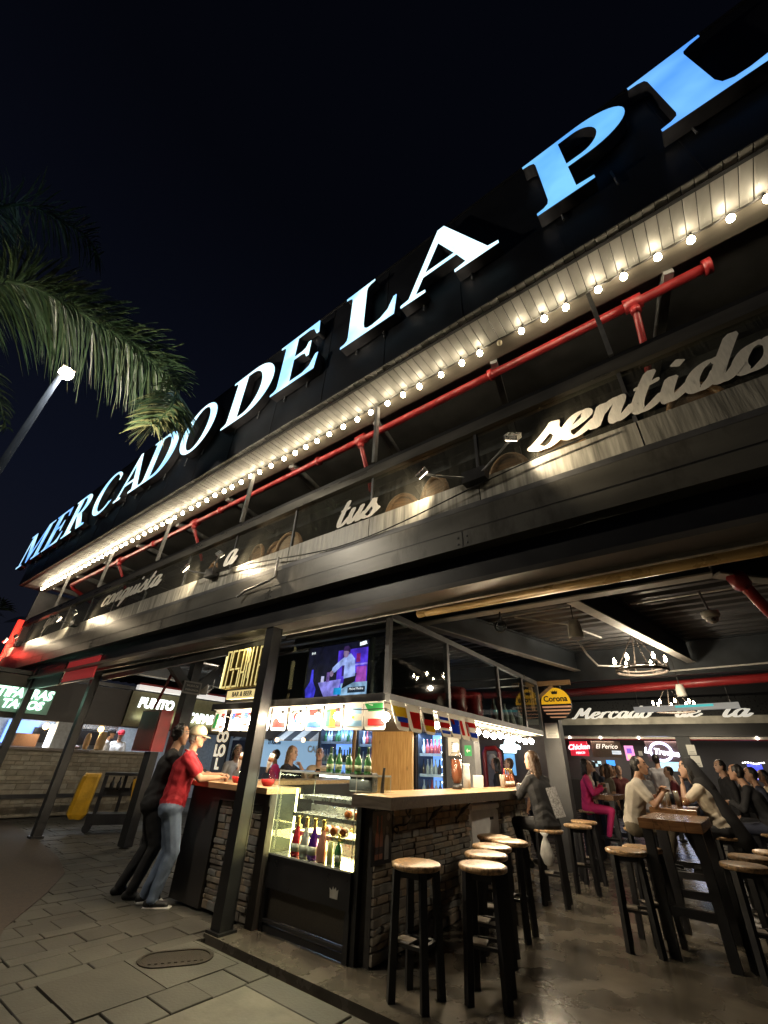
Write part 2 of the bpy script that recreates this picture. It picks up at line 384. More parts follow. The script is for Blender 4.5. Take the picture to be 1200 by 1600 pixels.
# worn brown ramp of asphalt on the left
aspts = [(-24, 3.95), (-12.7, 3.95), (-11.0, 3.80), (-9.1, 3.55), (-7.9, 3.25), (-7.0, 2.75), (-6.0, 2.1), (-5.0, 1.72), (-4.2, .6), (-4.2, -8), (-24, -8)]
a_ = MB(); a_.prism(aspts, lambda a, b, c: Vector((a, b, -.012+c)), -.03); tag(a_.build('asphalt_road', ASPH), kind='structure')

def spot(name, loc, target, watts, ang, col=(1, .80, .52), size=.03, blend=.5, parent=None):
    d = bpy.data.lights.new(name, 'SPOT'); d.energy = watts; d.color = col; d.spot_size = R(ang); d.spot_blend = blend; d.shadow_soft_size = size
    o = bpy.data.objects.new(name, d); COL.objects.link(o); o.location = Vector(loc)-(ORG.get(parent, Vector((0,0,0))) if parent else Vector((0,0,0)))
    o.rotation_euler = (Vector(target)-Vector(loc)).to_track_quat('-Z', 'Y').to_euler(); o.parent = parent; return o
def point(name, loc, watts, col=(1, .72, .4), size=.05, parent=None):
    d = bpy.data.lights.new(name, 'POINT'); d.energy = watts; d.color = col; d.shadow_soft_size = size
    o = bpy.data.objects.new(name, d); COL.objects.link(o); o.location = Vector(loc)-(ORG.get(parent, Vector((0,0,0))) if parent else Vector((0,0,0))); o.parent = parent; return o
def area(name, loc, target, watts, sx, sy, col, parent=None):
    d = bpy.data.lights.new(name, 'AREA'); d.energy = watts; d.color = col; d.shape = 'RECTANGLE'; d.size = sx; d.size_y = sy
    o = bpy.data.objects.new(name, d); COL.objects.link(o); o.location = Vector(loc)-(ORG.get(parent, Vector((0,0,0))) if parent else Vector((0,0,0)))
    o.rotation_euler = (Vector(target)-Vector(loc)).to_track_quat('-Z', 'Y').to_euler(); o.parent = parent; return o
# ------------------------------------------------------------------ the market building: facade
BX0, BX1 = -18.2, 5.5
bld = thing('market_building', 'black two storey market hall with open ground floor and lit canopy', 'building', (-4.47, 3.4, 0))
fas = MB(); fas.bx(BX0, BX1, 2.90, 2.98, 6.125, 8.52); fas.bx(BX0, BX1, 2.98, 3.02, 6.10, 6.2)
fas.build('sign_fascia', mat('black_fascia_panel', (.012, .013, .016), .45, 0, .3, 2, .1), bld)
x = BX0+1.1
while x < BX1:
    MB().bx(x-.006, x+.006, 2.893, 2.899, 6.13, 8.51).build('fascia_seam', BLK, bld); x += 1.22
MB().bx(BX0, BX1, 2.885, 2.985, 8.523, 8.56).build('fascia_cap', BLKM, bld)
MB().bx(BX0, BX1, 3.03, 16, 8.2, 8.35).build('roof', BLKM, bld)
MB().bx(BX0+.02, BX0+.16, 3.03, 10, 6.3, 8.19).build('end_wall', BLKM, bld)
MB().bx(BX0+.02, BX0+.14, 3.50, 10, 3.72, 6.10).build('side_wall', DGREY, bld)
# soffit boards
SOFF = [mat('soffit_board_'+n, c, .46, .12, .22, 5, .22, stretch=(1, .5, 1), bscale=18) for n, c in (('a', (.24, .235, .215)), ('b', (.20, .195, .178)), ('c', (.28, .272, .25)))]
for m in SOFF: scuffed(m, (.46, .45, .41), .64, 3.4, (16, 1.6, 16), .85)
x = BX0+.02; me0 = None; kx = 0
while x < BX1-.15 and kx < 215:
    z = 6.118+random.uniform(-.003, .003)
    b_ = MB(); b_.ob((0, 0, 0), (.098, .525, .016), None, .003)
    o = b_.build('soffit_board', random.choice(SOFF), bld, world=False); o.location = Vector((x+.053, 3.165, z))-ORG[bld]
    o.rotation_euler = (random.uniform(-.006, .006), random.uniform(-.02, .02), 0)
    x += .106; kx += 1
MB().bx(BX0, BX1, 2.905, 3.45, 6.128, 6.134).build('soffit_backing', BLKM, bld)
MB().bx(BX0+.1, BX1, 3.435, 3.67, 6.085, 6.125).build('eaves_beam', mat('eaves_beam_brown', (.085, .075, .06), .45, 0, .35, 3, .15, stretch=(.3, 2, 2)), bld)
# upper ceiling of the terrace, rafters
MB().bx(BX0+.15, BX1, 3.67, 14, 6.20, 6.26).build('terrace_ceiling', mat('dark_ceiling', (.06, .06, .06), .6, 0, .3, 3), bld)
for i in range(12):
    xx = -17.2+i*2.0
    m_ = MB(); m_.bar((xx, 3.67, 6.10), (xx-.9, 7.6, 6.10), .09, .14); m_.build('rafter', MIDG, bld)
MB().bx(BX0+.2, BX1, 5.2, 5.32, 5.92, 6.15).build('purlin', DGREY, bld)
MB().bx(BX0+.2, BX1, 8.0, 8.1, 3.9, 6.2).build('terrace_back_wall', mat('terrace_dark_wall', (.02, .02, .022), .7), bld)
POSTX = [.05-2.99*i for i in range(6)]
for xx in POSTX:
    m_ = MB(); m_.bx(xx-.022, xx+.022, 3.365, 3.43, 4.95, 6.0); m_.build('terrace_post', MIDG, bld)
MB().bx(BX0+1.0, BX1, 3.34, 3.46, 4.702, 4.842).build('handrail', mat('handrail_metal', (.15, .145, .13), .3, .55, .4, 3, .12, stretch=(.4, 2, 2)), bld)
MB().bx(BX0+1.0, BX1, 3.40, 3.52, 4.845, 4.955).build('handrail_cap', BLKM, bld)
x = BX1; pane_x = []
xs = [.05+1.495*i for i in range(-12, 4)]
for i in range(len(xs)-1):
    if xs[i] > BX1: break
    MB().bx(xs[i]+.018, xs[i+1]-.018, 3.397, 3.405, 4.085, 4.70).build('glass_pane', DPANE, bld)
    MB().bx(xs[i]-.016, xs[i]+.016, 3.385, 3.42, 4.06, 4.70).build('mullion', DGREY, bld)
    MB().bx(xs[i]+.006, xs[i+1]-.006, 3.375, 3.43, 3.775, 4.065).build('parapet_panel', GREYM, bld)
MB().bx(BX0+.4, BX1, 3.33, 3.50, 3.705, 3.765).build('ledge', DGREY, bld)
MB().bx(BX0+.2, BX1, 3.32, 3.60, 3.285, 3.695).build('lintel_beam', mat('lintel_grey', (.085, .083, .075), .40, .2, .4, 2, .12, stretch=(.4, 1, 1.5)), bld)
scuffed(_M['lintel_grey'], (.035, .031, .026), .52, 2.2, (1.6, 1, .5), .8, .16)
MB().bx(BX0+.2, BX1, 3.3165, 3.3195, 3.470, 3.478).build('beam_groove', BLK, bld)
x = BX0+1.6
while x < BX1:
    MB().bx(x-.004, x+.004, 3.316, 3.319, 3.29, 3.466).build('beam_joint', BLK, bld)
    for dx_ in (-.05, .05):
        for zz in (3.33, 3.40): MB().lathe([(.0001,0),(.011,.001),(.009,.007),(.0001,.008)], 8, (x+dx_, 3.3195, zz), Matrix.Rotation(PI/2, 3, 'X')).build('bolt', DGREY, bld)
    x += 2.99
MB().bx(BX0+.2, BX1, 3.47, 3.52, 2.955, 3.28).build('beam_web', BLKM, bld)
MB().bx(BX0+.2, BX1, 3.33, 3.60, 2.90, 2.95).build('beam_flange', mat('flange_brown_black', (.055, .050, .044), .4, .2, .3, 3, .1), bld)
MB().bx(BX0+.2, BX1, 3.60, 3.645, 2.865, 2.91).build('beam_lip', mat('lit_lip_metal', (.40, .38, .34), .35, .4, .3, 6), bld)  # pale colour paints in the light caught by the lip
MB().bx(BX0+.2, BX1, 3.66, 6.0, 3.70, 3.72).build('terrace_floor', BLKM, bld)
MB().tube([(-2.45, 3.74, 2.86), (4.5, 3.74, 2.86)], .045, 12).build('awning_roller', mat('ochre_pipe', (.30, .19, .07), .3, .2, .2, 5), bld, True)
def column(x, y, w, z1, name='column', m=BLKM):
    c = MB(); c.bx(x-w/2, x+w/2, y-w/2, y-w/2+.012, 0, z1); c.bx(x-w/2, x+w/2, y+w/2-.012, y+w/2, 0, z1); c.bx(x-.03, x+w/2-.02, y-w/2+.0125, y+w/2-.0125, 0, z1)
    c.bx(x+w/2-.018, x+w/2-.006, y-w/2+.0125, y+w/2-.0125, 0, z1)
    c.bx(x-w/2-.03, x+w/2+.03, y-w/2-.03, y+w/2+.03, -.03, .02)
    return c.build(name, m, bld)
column(-4.50, 3.42, .15, 2.90); column(-11.0, 3.80, .15, 3.28); column(-13.9, 3.45, .15, 3.2)
MB().bx(-18.0, -17.85, 3.3, 3.45, 0, 5.0).build('red_glow_column', emit('red_post_glow', (1, .05, .03), 1.0), bld)  # red post given an added glow to redden the parapet
point('red_wash', (-17.3, 3.0, 3.9), 14, (1, .06, .04), .1, bld)
MB().bar((-4.62, 3.62, 2.80), (-11, 3.95, 2.80), .05, .10).build('door_track', MIDG, bld)
# hanging sign boards under the beam on the left
for i, (xa, xb, m_, l) in enumerate(((-11.80, -10.12, REDP, 'glossy red'), (-13.80, -11.95, BLKM, 'black'), (-17.2, -14.05, mat('dark_red_panel', (.11, .012, .014), .4), 'dark red'))):
    t = thing('sign_board', ('blank glossy red board hung under the beam beside the brown post', 'blank black board hung under the beam between the two red boards', 'blank dark red board hung under the beam at the far left corner')[i], 'sign board', (xa, 3.45, 2.68))
    MB().bx(xa, xb, 3.42, 3.45, 2.69, 3.12).build('board', m_ if i != 0 else emit('red_board_glow', (.80, .06, .06), .16, (.55, .05, .055)), t)  # faint glow added to the red board to brighten it
    f_ = MB(); f_.bx(xa-.02, xb+.02, 3.41, 3.46, 3.125, 3.15); f_.bx(xa-.02, xb+.02, 3.41, 3.46, 2.655, 2.685)
    f_.build('edge_frame', MIDG if i == 0 else BLKM, t)

# ------------------------------------------------------------------ rooftop letters
GL = {}
GL['M'] = (1.20, [[(0,0),(0,.04),(.12,.06),(.12,.94),(0,.96),(0,1),(.30,1),(.60,.30),(.90,1),(1.20,1),(1.20,.96),(1.08,.94),(1.08,.06),(1.20,.04),(1.20,0),(.78,0),(.78,.04),(.89,.06),(.89,.80),(.56,0),(.52,0),(.18,.82),(.18,.06),(.29,.04),(.29,0)]])
GL['E'] = (.73, [[(0,0),(0,.032),(.055,.045),(.09,.075),(.10,.13),(.10,.87),(.09,.925),(.055,.955),(0,.968),(0,1),(.66,1),(.68,.74),(.64,.74),(.58,.90),(.50,.945),(.31,.945),(.31,.545),(.44,.545),(.50,.57),(.53,.66),(.57,.66),(.57,.37),(.53,.37),(.50,.46),(.44,.49),(.31,.49),(.31,.055),(.52,.055),(.62,.11),(.69,.28),(.73,.28),(.70,0)]])
GL['R'] = (.88, [[(0,0),(0,.032),(.055,.045),(.09,.075),(.10,.13),(.10,.87),(.09,.925),(.055,.955),(0,.968),(0,1),(.40,1)]+ell(.40,.735,.30,.265,85,-62,14)+[(.50,.49),(.76,.075),(.88,.04),(.88,0),(.60,0),(.335,.462),(.30,.462),(.30,.06),(.40,.04),(.40,0)], [(.30,.945)]+ell(.37,.735,.135,.21,90,-90,12)+[(.30,.525)]])
GL['C'] = (.92, [ell(.5,.5,.5,.52,38,322,30)+[(.86,.17),(.80,.16)]+ell(.55,.5,.33,.46,318,42,26)+[(.83,.84),(.84,.69),(.88,.69)]])
GL['A'] = (.97, [[(0,0),(0,.04),(.09,.06),(.43,1.02),(.50,1.02),(.88,.06),(.97,.04),(.97,0),(.57,0),(.57,.04),(.68,.06),(.60,.29),(.25,.29),(.165,.06),(.27,.04),(.27,0)], [(.27,.345),(.58,.345),(.425,.76)]])
GL['D'] = (.88, [[(0,0),(0,.032),(.055,.045),(.09,.075),(.10,.13),(.10,.87),(.09,.925),(.055,.955),(0,.968),(0,1),(.40,1)]+ell(.42,.5,.46,.5,88,-88,24)+[(.40,0)], [(.30,.945)]+ell(.38,.5,.28,.445,90,-90,20)+[(.30,.055)]])
GL['O'] = (1.0, [ell(.5,.5,.5,.52,0,348,30), ell(.5,.5,.30,.465,0,345,26)])
GL['L'] = (.73, [[(0,0),(0,.032),(.055,.045),(.09,.075),(.10,.13),(.10,.87),(.09,.925),(.055,.955),(0,.968),(0,1),(.42,1),(.42,.968),(.36,.955),(.32,.925),(.31,.87),(.31,.20),(.325,.11),(.37,.065),(.44,.06),(.54,.085),(.63,.16),(.70,.33),(.735,.33),(.71,0)]])
GL['P'] = (.76, [[(0,0),(0,.032),(.055,.045),(.09,.075),(.10,.13),(.10,.87),(.09,.925),(.055,.955),(0,.968),(0,1),(.42,1)]+ell(.44,.72,.32,.28,88,-88,18)+[(.30,.44),(.30,.06),(.42,.04),(.42,0)], [(.30,.945)]+ell(.41,.72,.15,.225,90,-90,14)+[(.30,.495)]])
sgn = thing('rooftop_sign', 'giant glowing blue serif capitals reading MERCADO DE LA PL along the black fascia', 'sign', (-8, 2.85, 6.8))
ROW = [('M',-19.0,-16.6,'b'),('E',-16.4,-14.95,'b'),('R',-14.7,-13.0,'c'),('C',-12.75,-11.35,'c'),('A',-11.1,-9.72,'w'),('D',-9.72,-8.34,'c'),('O',-8.12,-6.80,'w'),
       ('D',-6.36,-4.94,'w'),('E',-4.87,-3.74,'c'),('L',-3.20,-2.15,'c'),('A',-2.06,-.62,'w'),('P',-.15,.96,'p'),('L',1.08,2.25,'q'),('A',2.35,3.8,'q')]
LM = {'b': letterlight('letter_blue', (.12,.36,.95), (.45,.78,1.0), 1.3), 'c': letterlight('letter_cyan', (.25,.60,1.0), (.62,.95,1.0), 1.55), 'w': letterlight('letter_white', (.42,.80,1.0), (.72,.95,1.0), 1.7),
      'p': letterlight('letter_sky', (.10,.38,.95), (.20,.58,1.0), 1.0), 'q': letterlight('letter_azure', (.085,.32,.96), (.17,.48,1.0), 1.0)}
RETURN = mat('letter_return_metal', (.10, .095, .10), .35, .5, .25, 6)
for ch, xa, xb, mk in ROW:
    w, cs = GL[ch]; sx_ = (xb-xa)/w; H_ = 1.30
    z0 = 6.83
    fr_ = lambda a, b, c, xa=xa, sx_=sx_, z0=z0: Vector((xa+a*sx_, 2.88-c, z0+b*H_))
    lt = contour_mesh('letter', cs, .15, fr_, RETURN, sgn)
    contour_mesh('letter_face', cs, .006, lambda a, b, c, fr_=fr_: fr_(a, b, c+.153), LM[mk], lt)
    for q in (.2, .7): MB().tube([(xa+(xb-xa)*q, 2.872, z0-.12), (xa+(xb-xa)*q, 2.872, z0+.2)], .012, 6).build('bracket', MIDG, lt)

# ------------------------------------------------------------------ script lettering on the balcony glass
_bowl = [(.62,.86),(.42,1.0),(.16,.82),(.06,.42),(.14,.08),(.32,.02),(.52,.28),(.60,.6)]
SC = {'s': (.80, [[(-.18,.12),(.10,.40),(.36,.86),(.44,1.10)], [(.44,1.08),(.50,.72),(.68,.42),(.60,.10),(.34,-.02),(.06,.10),(.10,.2)], [(.62,.12),(.80,.25),(.95,.42)]]),
 'e': (.86, [[(.02,.36),(.36,.50),(.62,.76),(.50,1.0),(.26,.92),(.10,.58),(.12,.20),(.36,.0),(.64,.14),(.92,.46)]]),
 'n': (1.0, [[(.16,1.0),(.12,.5),(.06,0)], [(.10,.45),(.34,.88),(.55,1.0),(.62,.82),(.56,.3),(.64,.02),(.82,.12),(1.04,.46)]]),
 't': (.70, [[(.30,1.65),(.16,.9),(.12,.3),(.24,.02),(.46,.10),(.74,.46)], [(-.06,1.06),(.24,1.04),(.56,1.12)]]),
 'i': (.58, [[(.16,1.0),(.10,.4),(.18,.03),(.36,.12),(.62,.46)], [(.17,1.36),(.24,1.46),(.31,1.56)]]),
 'd': (.96, [_bowl, [(.80,1.80),(.66,.9),(.60,.25),(.72,.02),(.86,.12),(1.02,.46)]]),
 'o': (.88, [[(.46,1.0),(.18,.86),(.06,.42),(.20,.04),(.44,.04),(.66,.36),(.64,.78),(.44,1.0)], [(.62,.84),(.76,.72),(.94,.80)]]),
 'a': (.92, [_bowl, [(.70,1.0),(.60,.4),(.68,.03),(.82,.10),(.98,.46)]]),
 'u': (.98, [[(.14,1.0),(.08,.4),(.20,.03),(.42,.2),(.62,.6)], [(.72,1.0),(.62,.4),(.70,.03),(.86,.12),(1.02,.46)]]),
 'q': (.92, [_bowl, [(.70,1.0),(.54,-.1),(.44,-.75)], [(.46,-.55),(.66,-.3),(.98,.46)]]),
 'c': (.80, [[(.62,.76),(.50,1.0),(.24,.92),(.08,.5),(.16,.1),(.38,.0),(.64,.16),(.86,.46)]]),
 'r': (.74, [[(.16,1.0),(.10,.5),(.06,0)], [(.10,.5),(.34,.92),(.60,1.0),(.66,.86)]]),
 'l': (.56, [[(.44,1.80),(.20,1.0),(.10,.3),(.22,.02),(.36,.10),(.60,.46)]]),
 'M': (1.60, [[(-.12,.14),(.10,.02),(.28,.7),(.46,1.70)], [(.46,1.68),(.60,1.0),(.70,.42)], [(.70,.42),(.98,1.1),(1.26,1.72)], [(1.26,1.70),(1.16,.7),(1.26,.04),(1.44,.12),(1.66,.46)]]),
 'C': (1.20, [[(1.0,1.3),(.86,1.62),(.5,1.5),(.16,.9),(.2,.2),(.56,.0),(.9,.2),(1.2,.46)]]), ' ': (.7, [])}
def script(name, body, fn, size, m, parent, xs=1.0, half=.15, slant=.30, dz=.0035, depth0=.0):
    mb = MB(); x = 0.0; kz = 0
    for ch in body:
        adv, strokes = SC[ch]
        for st in strokes:
            pts = catmull(st, 5); L = []; Rr = []
            for i, p in enumerate(pts):
                a = pts[max(0, i-1)]; b = pts[min(len(pts)-1, i+1)]; dx, dy = b[0]-a[0], b[1]-a[1]; l = math.hypot(dx, dy) or 1
                ang = math.atan2(dy, dx); wv = half*(.38+.72*abs(math.sin(ang)))
                if i == 0 or i == len(pts)-1: wv *= .55
                nx, ny = -dy/l*wv, dx/l*wv; z = depth0+(kz*.08+i/len(pts))*dz
                q = lambda X, Y: fn((x+X+slant*Y)*size*xs, Y*size, z)
                L.append(q(p[0]+nx, p[1]+ny)); Rr.append(q(p[0]-nx, p[1]-ny))
            n = len(pts); mb.add(L+Rr, [(i, i+1, n+i+1, n+i) for i in range(n-1)]); kz += 1
        x += adv
    return mb.build(name, m, parent)
gly = thing('balcony_lettering', 'white cursive words conquista a tus sentidos stuck along the balcony glass', 'lettering', (-5, 3.39, 4.1))
gf = lambda x0, z0: (lambda a, b, c: Vector((x0+a, 3.374-c, z0+b)))
script('word', 'sentidos', gf(-.84, 4.15), .25, VINYL, gly, xs=1.31)
script('word', 'tus', gf(-3.52, 4.10), .22, VINYL, gly, xs=1.22)
script('word', 'a', gf(-6.12, 4.16), .24, VINYL, gly, xs=1.3)
script('word', 'conquista', gf(-11.1, 4.30), .22, VINYL, gly, xs=1.62)
script('word', 'que', gf(-15.0, 4.36), .22, VINYL, gly, xs=1.5)

# ------------------------------------------------------------------ red sprinkler pipe, string of bulbs, floodlights
pp = thing('sprinkler_pipe', 'red sprinkler main running under the canopy behind the bulbs', 'pipe', (1.14, 3.78, 6.0))
MB().tube([(-15.9, 3.80, 5.97), (1.12, 3.80, 6.00)], .054, 14).build('main_pipe', RED, pp, True)
m_ = MB(); m_.tube([(1.08, 3.80, 6.0), (1.15, 3.80, 6.0)], .085, 14); m_.build('end_cap', RED, pp, True)
for xx in (.42, -3.6, -8.6, -12.4):
    zz = 6.0+.0018*xx
    m_ = MB(); m_.tube([(xx, 3.80, zz), (xx, 3.80, zz-.12), (xx-.05, 4.1, zz-.55), (xx-.1, 4.25, zz-.75)], .038, 10); m_.tube([(xx-.09, 3.80, zz), (xx+.09, 3.80, zz)], .085, 12)
    m_.tube([(xx, 3.80, zz-.09), (xx, 3.80, zz-.16)], .055, 10); m_.build('branch_pipe', RED, pp, True)
MB().tube([(-15.9, 3.80, 5.97), (-16.0, 3.9, 5.9), (-16.0, 4.6, 5.6)], .06, 10).build('elbow_pipe', RED, pp, True)
for xx in (-1.3, -4.6, -7.6, -10.5): MB().tube([(xx-.03, 3.80, 6.0+.0018*xx), (xx+.03, 3.80, 6.0+.0018*xx)], .078, 12).build('hanger', RED, pp, True)
st = thing('string_lights', 'string of warm bulbs hung along the inner edge of the canopy soffit', 'string lights', (-7, 3.42, 6.05))
bx_ = []; x = 1.60
while x > -17.6:
    bx_.append(x); x -= .30+random.uniform(-.05, .05)
wire = []
for i, xx in enumerate(bx_):
    wire.append((xx, 3.405, 6.085))
    if i < len(bx_)-1: wire.append(((xx+bx_[i+1])/2, 3.40, 6.045+random.uniform(-.015, .012)))
MB().tube(wire, .006, 5).build('wire', CABLE, st)
bm_ = MB(); bm_.lathe([(.0001,-.062),(.020,-.058),(.033,-.040),(.036,-.018),(.026,.008),(.015,.022)], 10); bsrc = bm_.build('bulb', WARMS, st, True, world=False)
sk_ = MB(); sk_.tube([(0,0,.023),(0,0,.06)], .015, 8); ssrc = sk_.build('socket', CABLE, bsrc, world=False)
OFFB = mat('unlit_bulb_glass', (.6, .52, .36), .2)
bsrc.location = Vector((bx_[0], 3.405, 6.025))-ORG[st]
for i, xx in enumerate(bx_[1:]):
    b = bsrc.copy(); COL.objects.link(b); b.location = Vector((xx, 3.405, 6.025+random.uniform(-.008, .008)))-ORG[st]
    b.rotation_euler = (random.uniform(-.2, .2), random.uniform(-.25, .25), 0)
    s_ = ssrc.copy(); COL.objects.link(s_); s_.parent = b
    if i == 8:
        b.data = bsrc.data.copy(); b.data.materials.clear(); b.data.materials.append(OFFB)
LAMPFACE = emit('floodlight_face', (1.0, .84, .58), 14)
for i, (xx, lit, lab) in enumerate(((-1.45, 1, 'pair of small floodlights on a bracket below the word sentidos'), (-6.3, 1, 'pair of small floodlights on a bracket below the letter a'), (-12.2, 1, 'pair of small floodlights on a bracket left of the word conquista'), (-16.6, 1, 'pair of small floodlights on a bracket at the far left end of the balcony'))):
    t = thing('floodlight', lab, 'floodlight', (xx, 3.36, 4.05), 0, 'floodlights on the balcony parapet')
    m_ = MB(); m_.bx(xx-.13, xx+.13, 3.25, 3.36, 3.98, 4.12); m_.build('driver_box', BLK, t)
    for s_ in (-1, 1):
        a = MB(); a.tube([(xx+s_*.1, 3.26, 4.05), (xx+s_*.35, 3.14, 4.10), (xx+s_*.48, 3.10, 4.16)], .012, 6); arm = a.build('arm', MIDG, t)
        hd_ = MB(); rot = Matrix.Rotation(s_*.5, 3, 'Y') @ Matrix.Rotation(-.6, 3, 'X'); c = Vector((xx+s_*.52, 3.08, 4.18)); hd_.ob(c, (.14, .05, .10), rot, .008); h_ = hd_.build('lamp_head', STEEL, t)
        fc = MB(); fc.ob(c+rot @ Vector((0, .028, 0)), (.12, .006, .08), rot); fc.build('lamp_face', LAMPFACE, h_)
        spot('floodlight_beam', c+rot @ Vector((0, .04, 0)), (xx+s_*1.15, 3.40, 4.08), (85, 70, 60, 80)[i], 120, parent=t, blend=.9)
cd = tag(MB().tube([(-4.55, 3.30, 3.90), (-4.55, 3.30, 3.60), (-4.62, 3.27, 3.55), (-5.15, 3.27, 3.50), (-5.28, 3.24, 3.42)], .018, 8).build('conduit', MIDG), 'bent grey conduit on the lintel above the corner column', 'conduit'); 
cb = []
for i in range(24):
    tt = i/23; cb.append((-6.2+5.9*tt, 3.31, 4.03-.23*math.sin(PI*tt)+.05*math.sin(tt*9)))
tag(MB().tube(cb, .008, 5).build('cable', CABLE), 'black cable sagging along the balcony panels', 'cable')

# round backed chairs and a red cap seen through the balcony glass
rc = thing('round_chair', 'x', 'chair', (0, 0, 0), 0, 'round backed chairs on the balcony'); WCK = woodmat('wicker_brown', (.16, .075, .03), (.30, .15, .07), .5)
MB().tube([(.23*math.cos(a), 0, .52+.34*math.sin(a)) for a in [PI*k/14 for k in range(15)]], .035, 8).build('back_rim', WCK, rc, True, world=False)
MB().prism(ell(0, .52, .20, .30, 0, 180, 14), lambda a, b, c: Vector((a, c, b)), .02).build('backrest', WCK, rc, world=False)
MB().lathe([(.0001,.44),(.24,.44),(.25,.47),(.0001,.49)], 16, (0, .24, 0)).build('seat', WCK, rc, True, world=False)
for sx, sy in ((-.17, .05), (.17, .05), (-.17, .42), (.17, .42)): MB().bar((sx, sy, .44), (sx*1.1, sy, 0), .03).build('leg', BLK, rc, world=False)
CHX = (-.65, -1.25, -2.2, -2.75, -4.9, -5.35, -5.75, .55, -7.1)
CHN = ('below the first letter of sentidos', 'right of the right floodlight', 'right of the word tus', 'behind the end of the word tus', 'second right of the letter a', 'right of the letter a', 'behind the letter a', 'below the letter d of sentidos', 'left of the letter a')
for i, (xx, nm_) in enumerate(zip(CHX, CHN)):
    l_ = 'brown round backed chair seen through the balcony glass '+nm_
    if i == 0: rc.location = (xx, 3.72, 3.725); rc['label'] = l_
    else: dup(rc, (xx, 3.72+.1*(i % 2), 3.725), random.uniform(-.3, .3), l_)
# ------------------------------------------------------------------ street lamp and palms
lp = thing('street_lamp', 'tall grey street lamp with a glaring warm head behind the palm frond', 'street lamp', (-6.0, .26, 0))
MB().tube([(-6.0, .26, -.05), (-6.0, .26, 2.5), (-6.0, .26, 5.88)], [.06, .05, .032], 12).build('pole', mat('galvanised_pole', (.007, .009, .013), .7, .0, .15, 6, spec=0.0), lp, True)
m_ = MB(); m_.ob((-5.99, .30, 5.95), (.09, .16, .03), None, .01); m_.build('lamp_head', BLK, lp)
m_ = MB(); m_.sph((-5.98, .30, 5.86), .085, 14, 8); m_.build('lamp_globe', emit('street_lamp_glow', (1, .80, .48), 200), lp, True)
point('street_lamp_light', (-5.97, .34, 5.76), 330, (1, .90, .74), .08, lp)
LEAF = [mat('palm_leaflet_'+n, c, .38, 0, .3, 6, 0) for n, c in (('dark', (.026, .050, .028)), ('green', (.040, .075, .036)), ('light', (.070, .105, .045)))]
LEAFY = mat('palm_leaflet_yellow', (.14, .145, .06), .5, 0, .4, 6)
def frond(pal, pts, width, n, yellow_from=2.0, dens=1.0, mats=LEAF, seed=1):
    rnd = random.Random(seed); P = [Vector(p) for p in catmull(pts, 8)]
    MB().tube(P, [.035*(1-.8*i/len(P))+.006 for i in range(len(P))], 6).build('rachis', mats[1], pal, True)
    Ls = [0]
    for i in range(1, len(P)): Ls.append(Ls[-1]+(P[i]-P[i-1]).length)
    mbs = [MB() for _ in range(4)]
    for j in range(n):
        t = (j+rnd.random())/n*Ls[-1]; i = 1
        while i < len(P)-1 and Ls[i] < t: i += 1
        f = (t-Ls[i-1])/max(1e-6, Ls[i]-Ls[i-1]); p = P[i-1].lerp(P[i], f); d = (P[i]-P[i-1]).normalized(); u = t/Ls[-1]
        side = d.cross(Vector((0,0,1))); side = side.normalized() if side.length > .15 else Vector((1,0,0)).cross(d).normalized(); up = side.cross(d).normalized()
        s = 1 if j % 2 else -1
        L = width*(.50+.6*math.sin(PI*min(1, .12+u*.88)))*(1-.30*max(0, u-.7)/.3)*rnd.uniform(.78, 1.12)
        el = rnd.choice((-.5, -.1, .25, .5))+rnd.uniform(-.25, .25)
        dirv = (side*s*math.cos(el)+up*math.sin(el)+d*rnd.uniform(.35, .75)).normalized()
        droop = rnd.uniform(.5, 1.0); pts2 = []
        for k in range(6):
            q = k/5; pts2.append(p+dirv*(L*q)+Vector((0,0,-1))*(L*droop*.62*q*q))
        wv = rnd.uniform(.007, .015); vs = []; fs = []
        ax = dirv.cross(d).normalized(); wd = ax.cross(dirv).normalized()
        wd = (wd+ax*rnd.uniform(-.8, .8)).normalized()
        for k, q in enumerate(pts2):
            w2 = wv*(1.0 if 0 < k < 4 else (.5 if k == 0 else (.6 if k == 4 else .06))); vs += [q-wd*w2, q+wd*w2]
        for k in range(5): fs.append((2*k, 2*k+1, 2*k+3, 2*k+2))
        ci = 3 if u > yellow_from+rnd.uniform(-.06, .34) else rnd.choice((0, 1, 1, 2))
        mbs[ci].add(vs, fs)
    for mb, m in zip(mbs, list(mats)+[LEAFY]):
        if mb.f: tag(mb.build('leaflets', m, pal), kind='stuff')
pal = thing('palm_tree', 'feathery palm whose arching frond hangs over the lamp and the word MERCADO', 'palm tree', (-8.6, -2.5, 0))
MB().tube([(-8.6, -2.5, -.05), (-8.55, -2.5, 3), (-8.5, -2.45, 7.2)], [.16, .13, .10], 12).build('trunk', mat('palm_trunk_bark', (.14, .115, .09), .85, 0, .3, 5, .6, bscale=18), pal, True)
frond(pal, [(-8.5,-2.45,7.1), (-7.9,-1.7,7.55), (-7.2,-.89,7.72), (-7.03,-.41,7.85), (-6.86,.41,7.78), (-6.69,1.03,7.62), (-6.52,1.57,7.35), (-6.40,1.76,6.95), (-6.3,1.72,6.45), (-6.22,1.56,6.0)], 1.0, 1700, .80, seed=3)
frond(pal, [(-8.5,-2.45,7.15), (-8.3,-2.0,8.9), (-8.0,-1.66,9.8), (-8,-1.43,10.35), (-8,-1.0,10.6), (-7.9,-.55,10.6), (-7.8,-.2,10.25)], 1.0, 420, seed=5)
frond(pal, [(-8.5,-2.45,7.15), (-9.4,-1.6,7.9), (-9.9,-.9,8.0), (-10.2,-.3,7.7), (-10.4,.2,7.1)], .6, 260, seed=6)
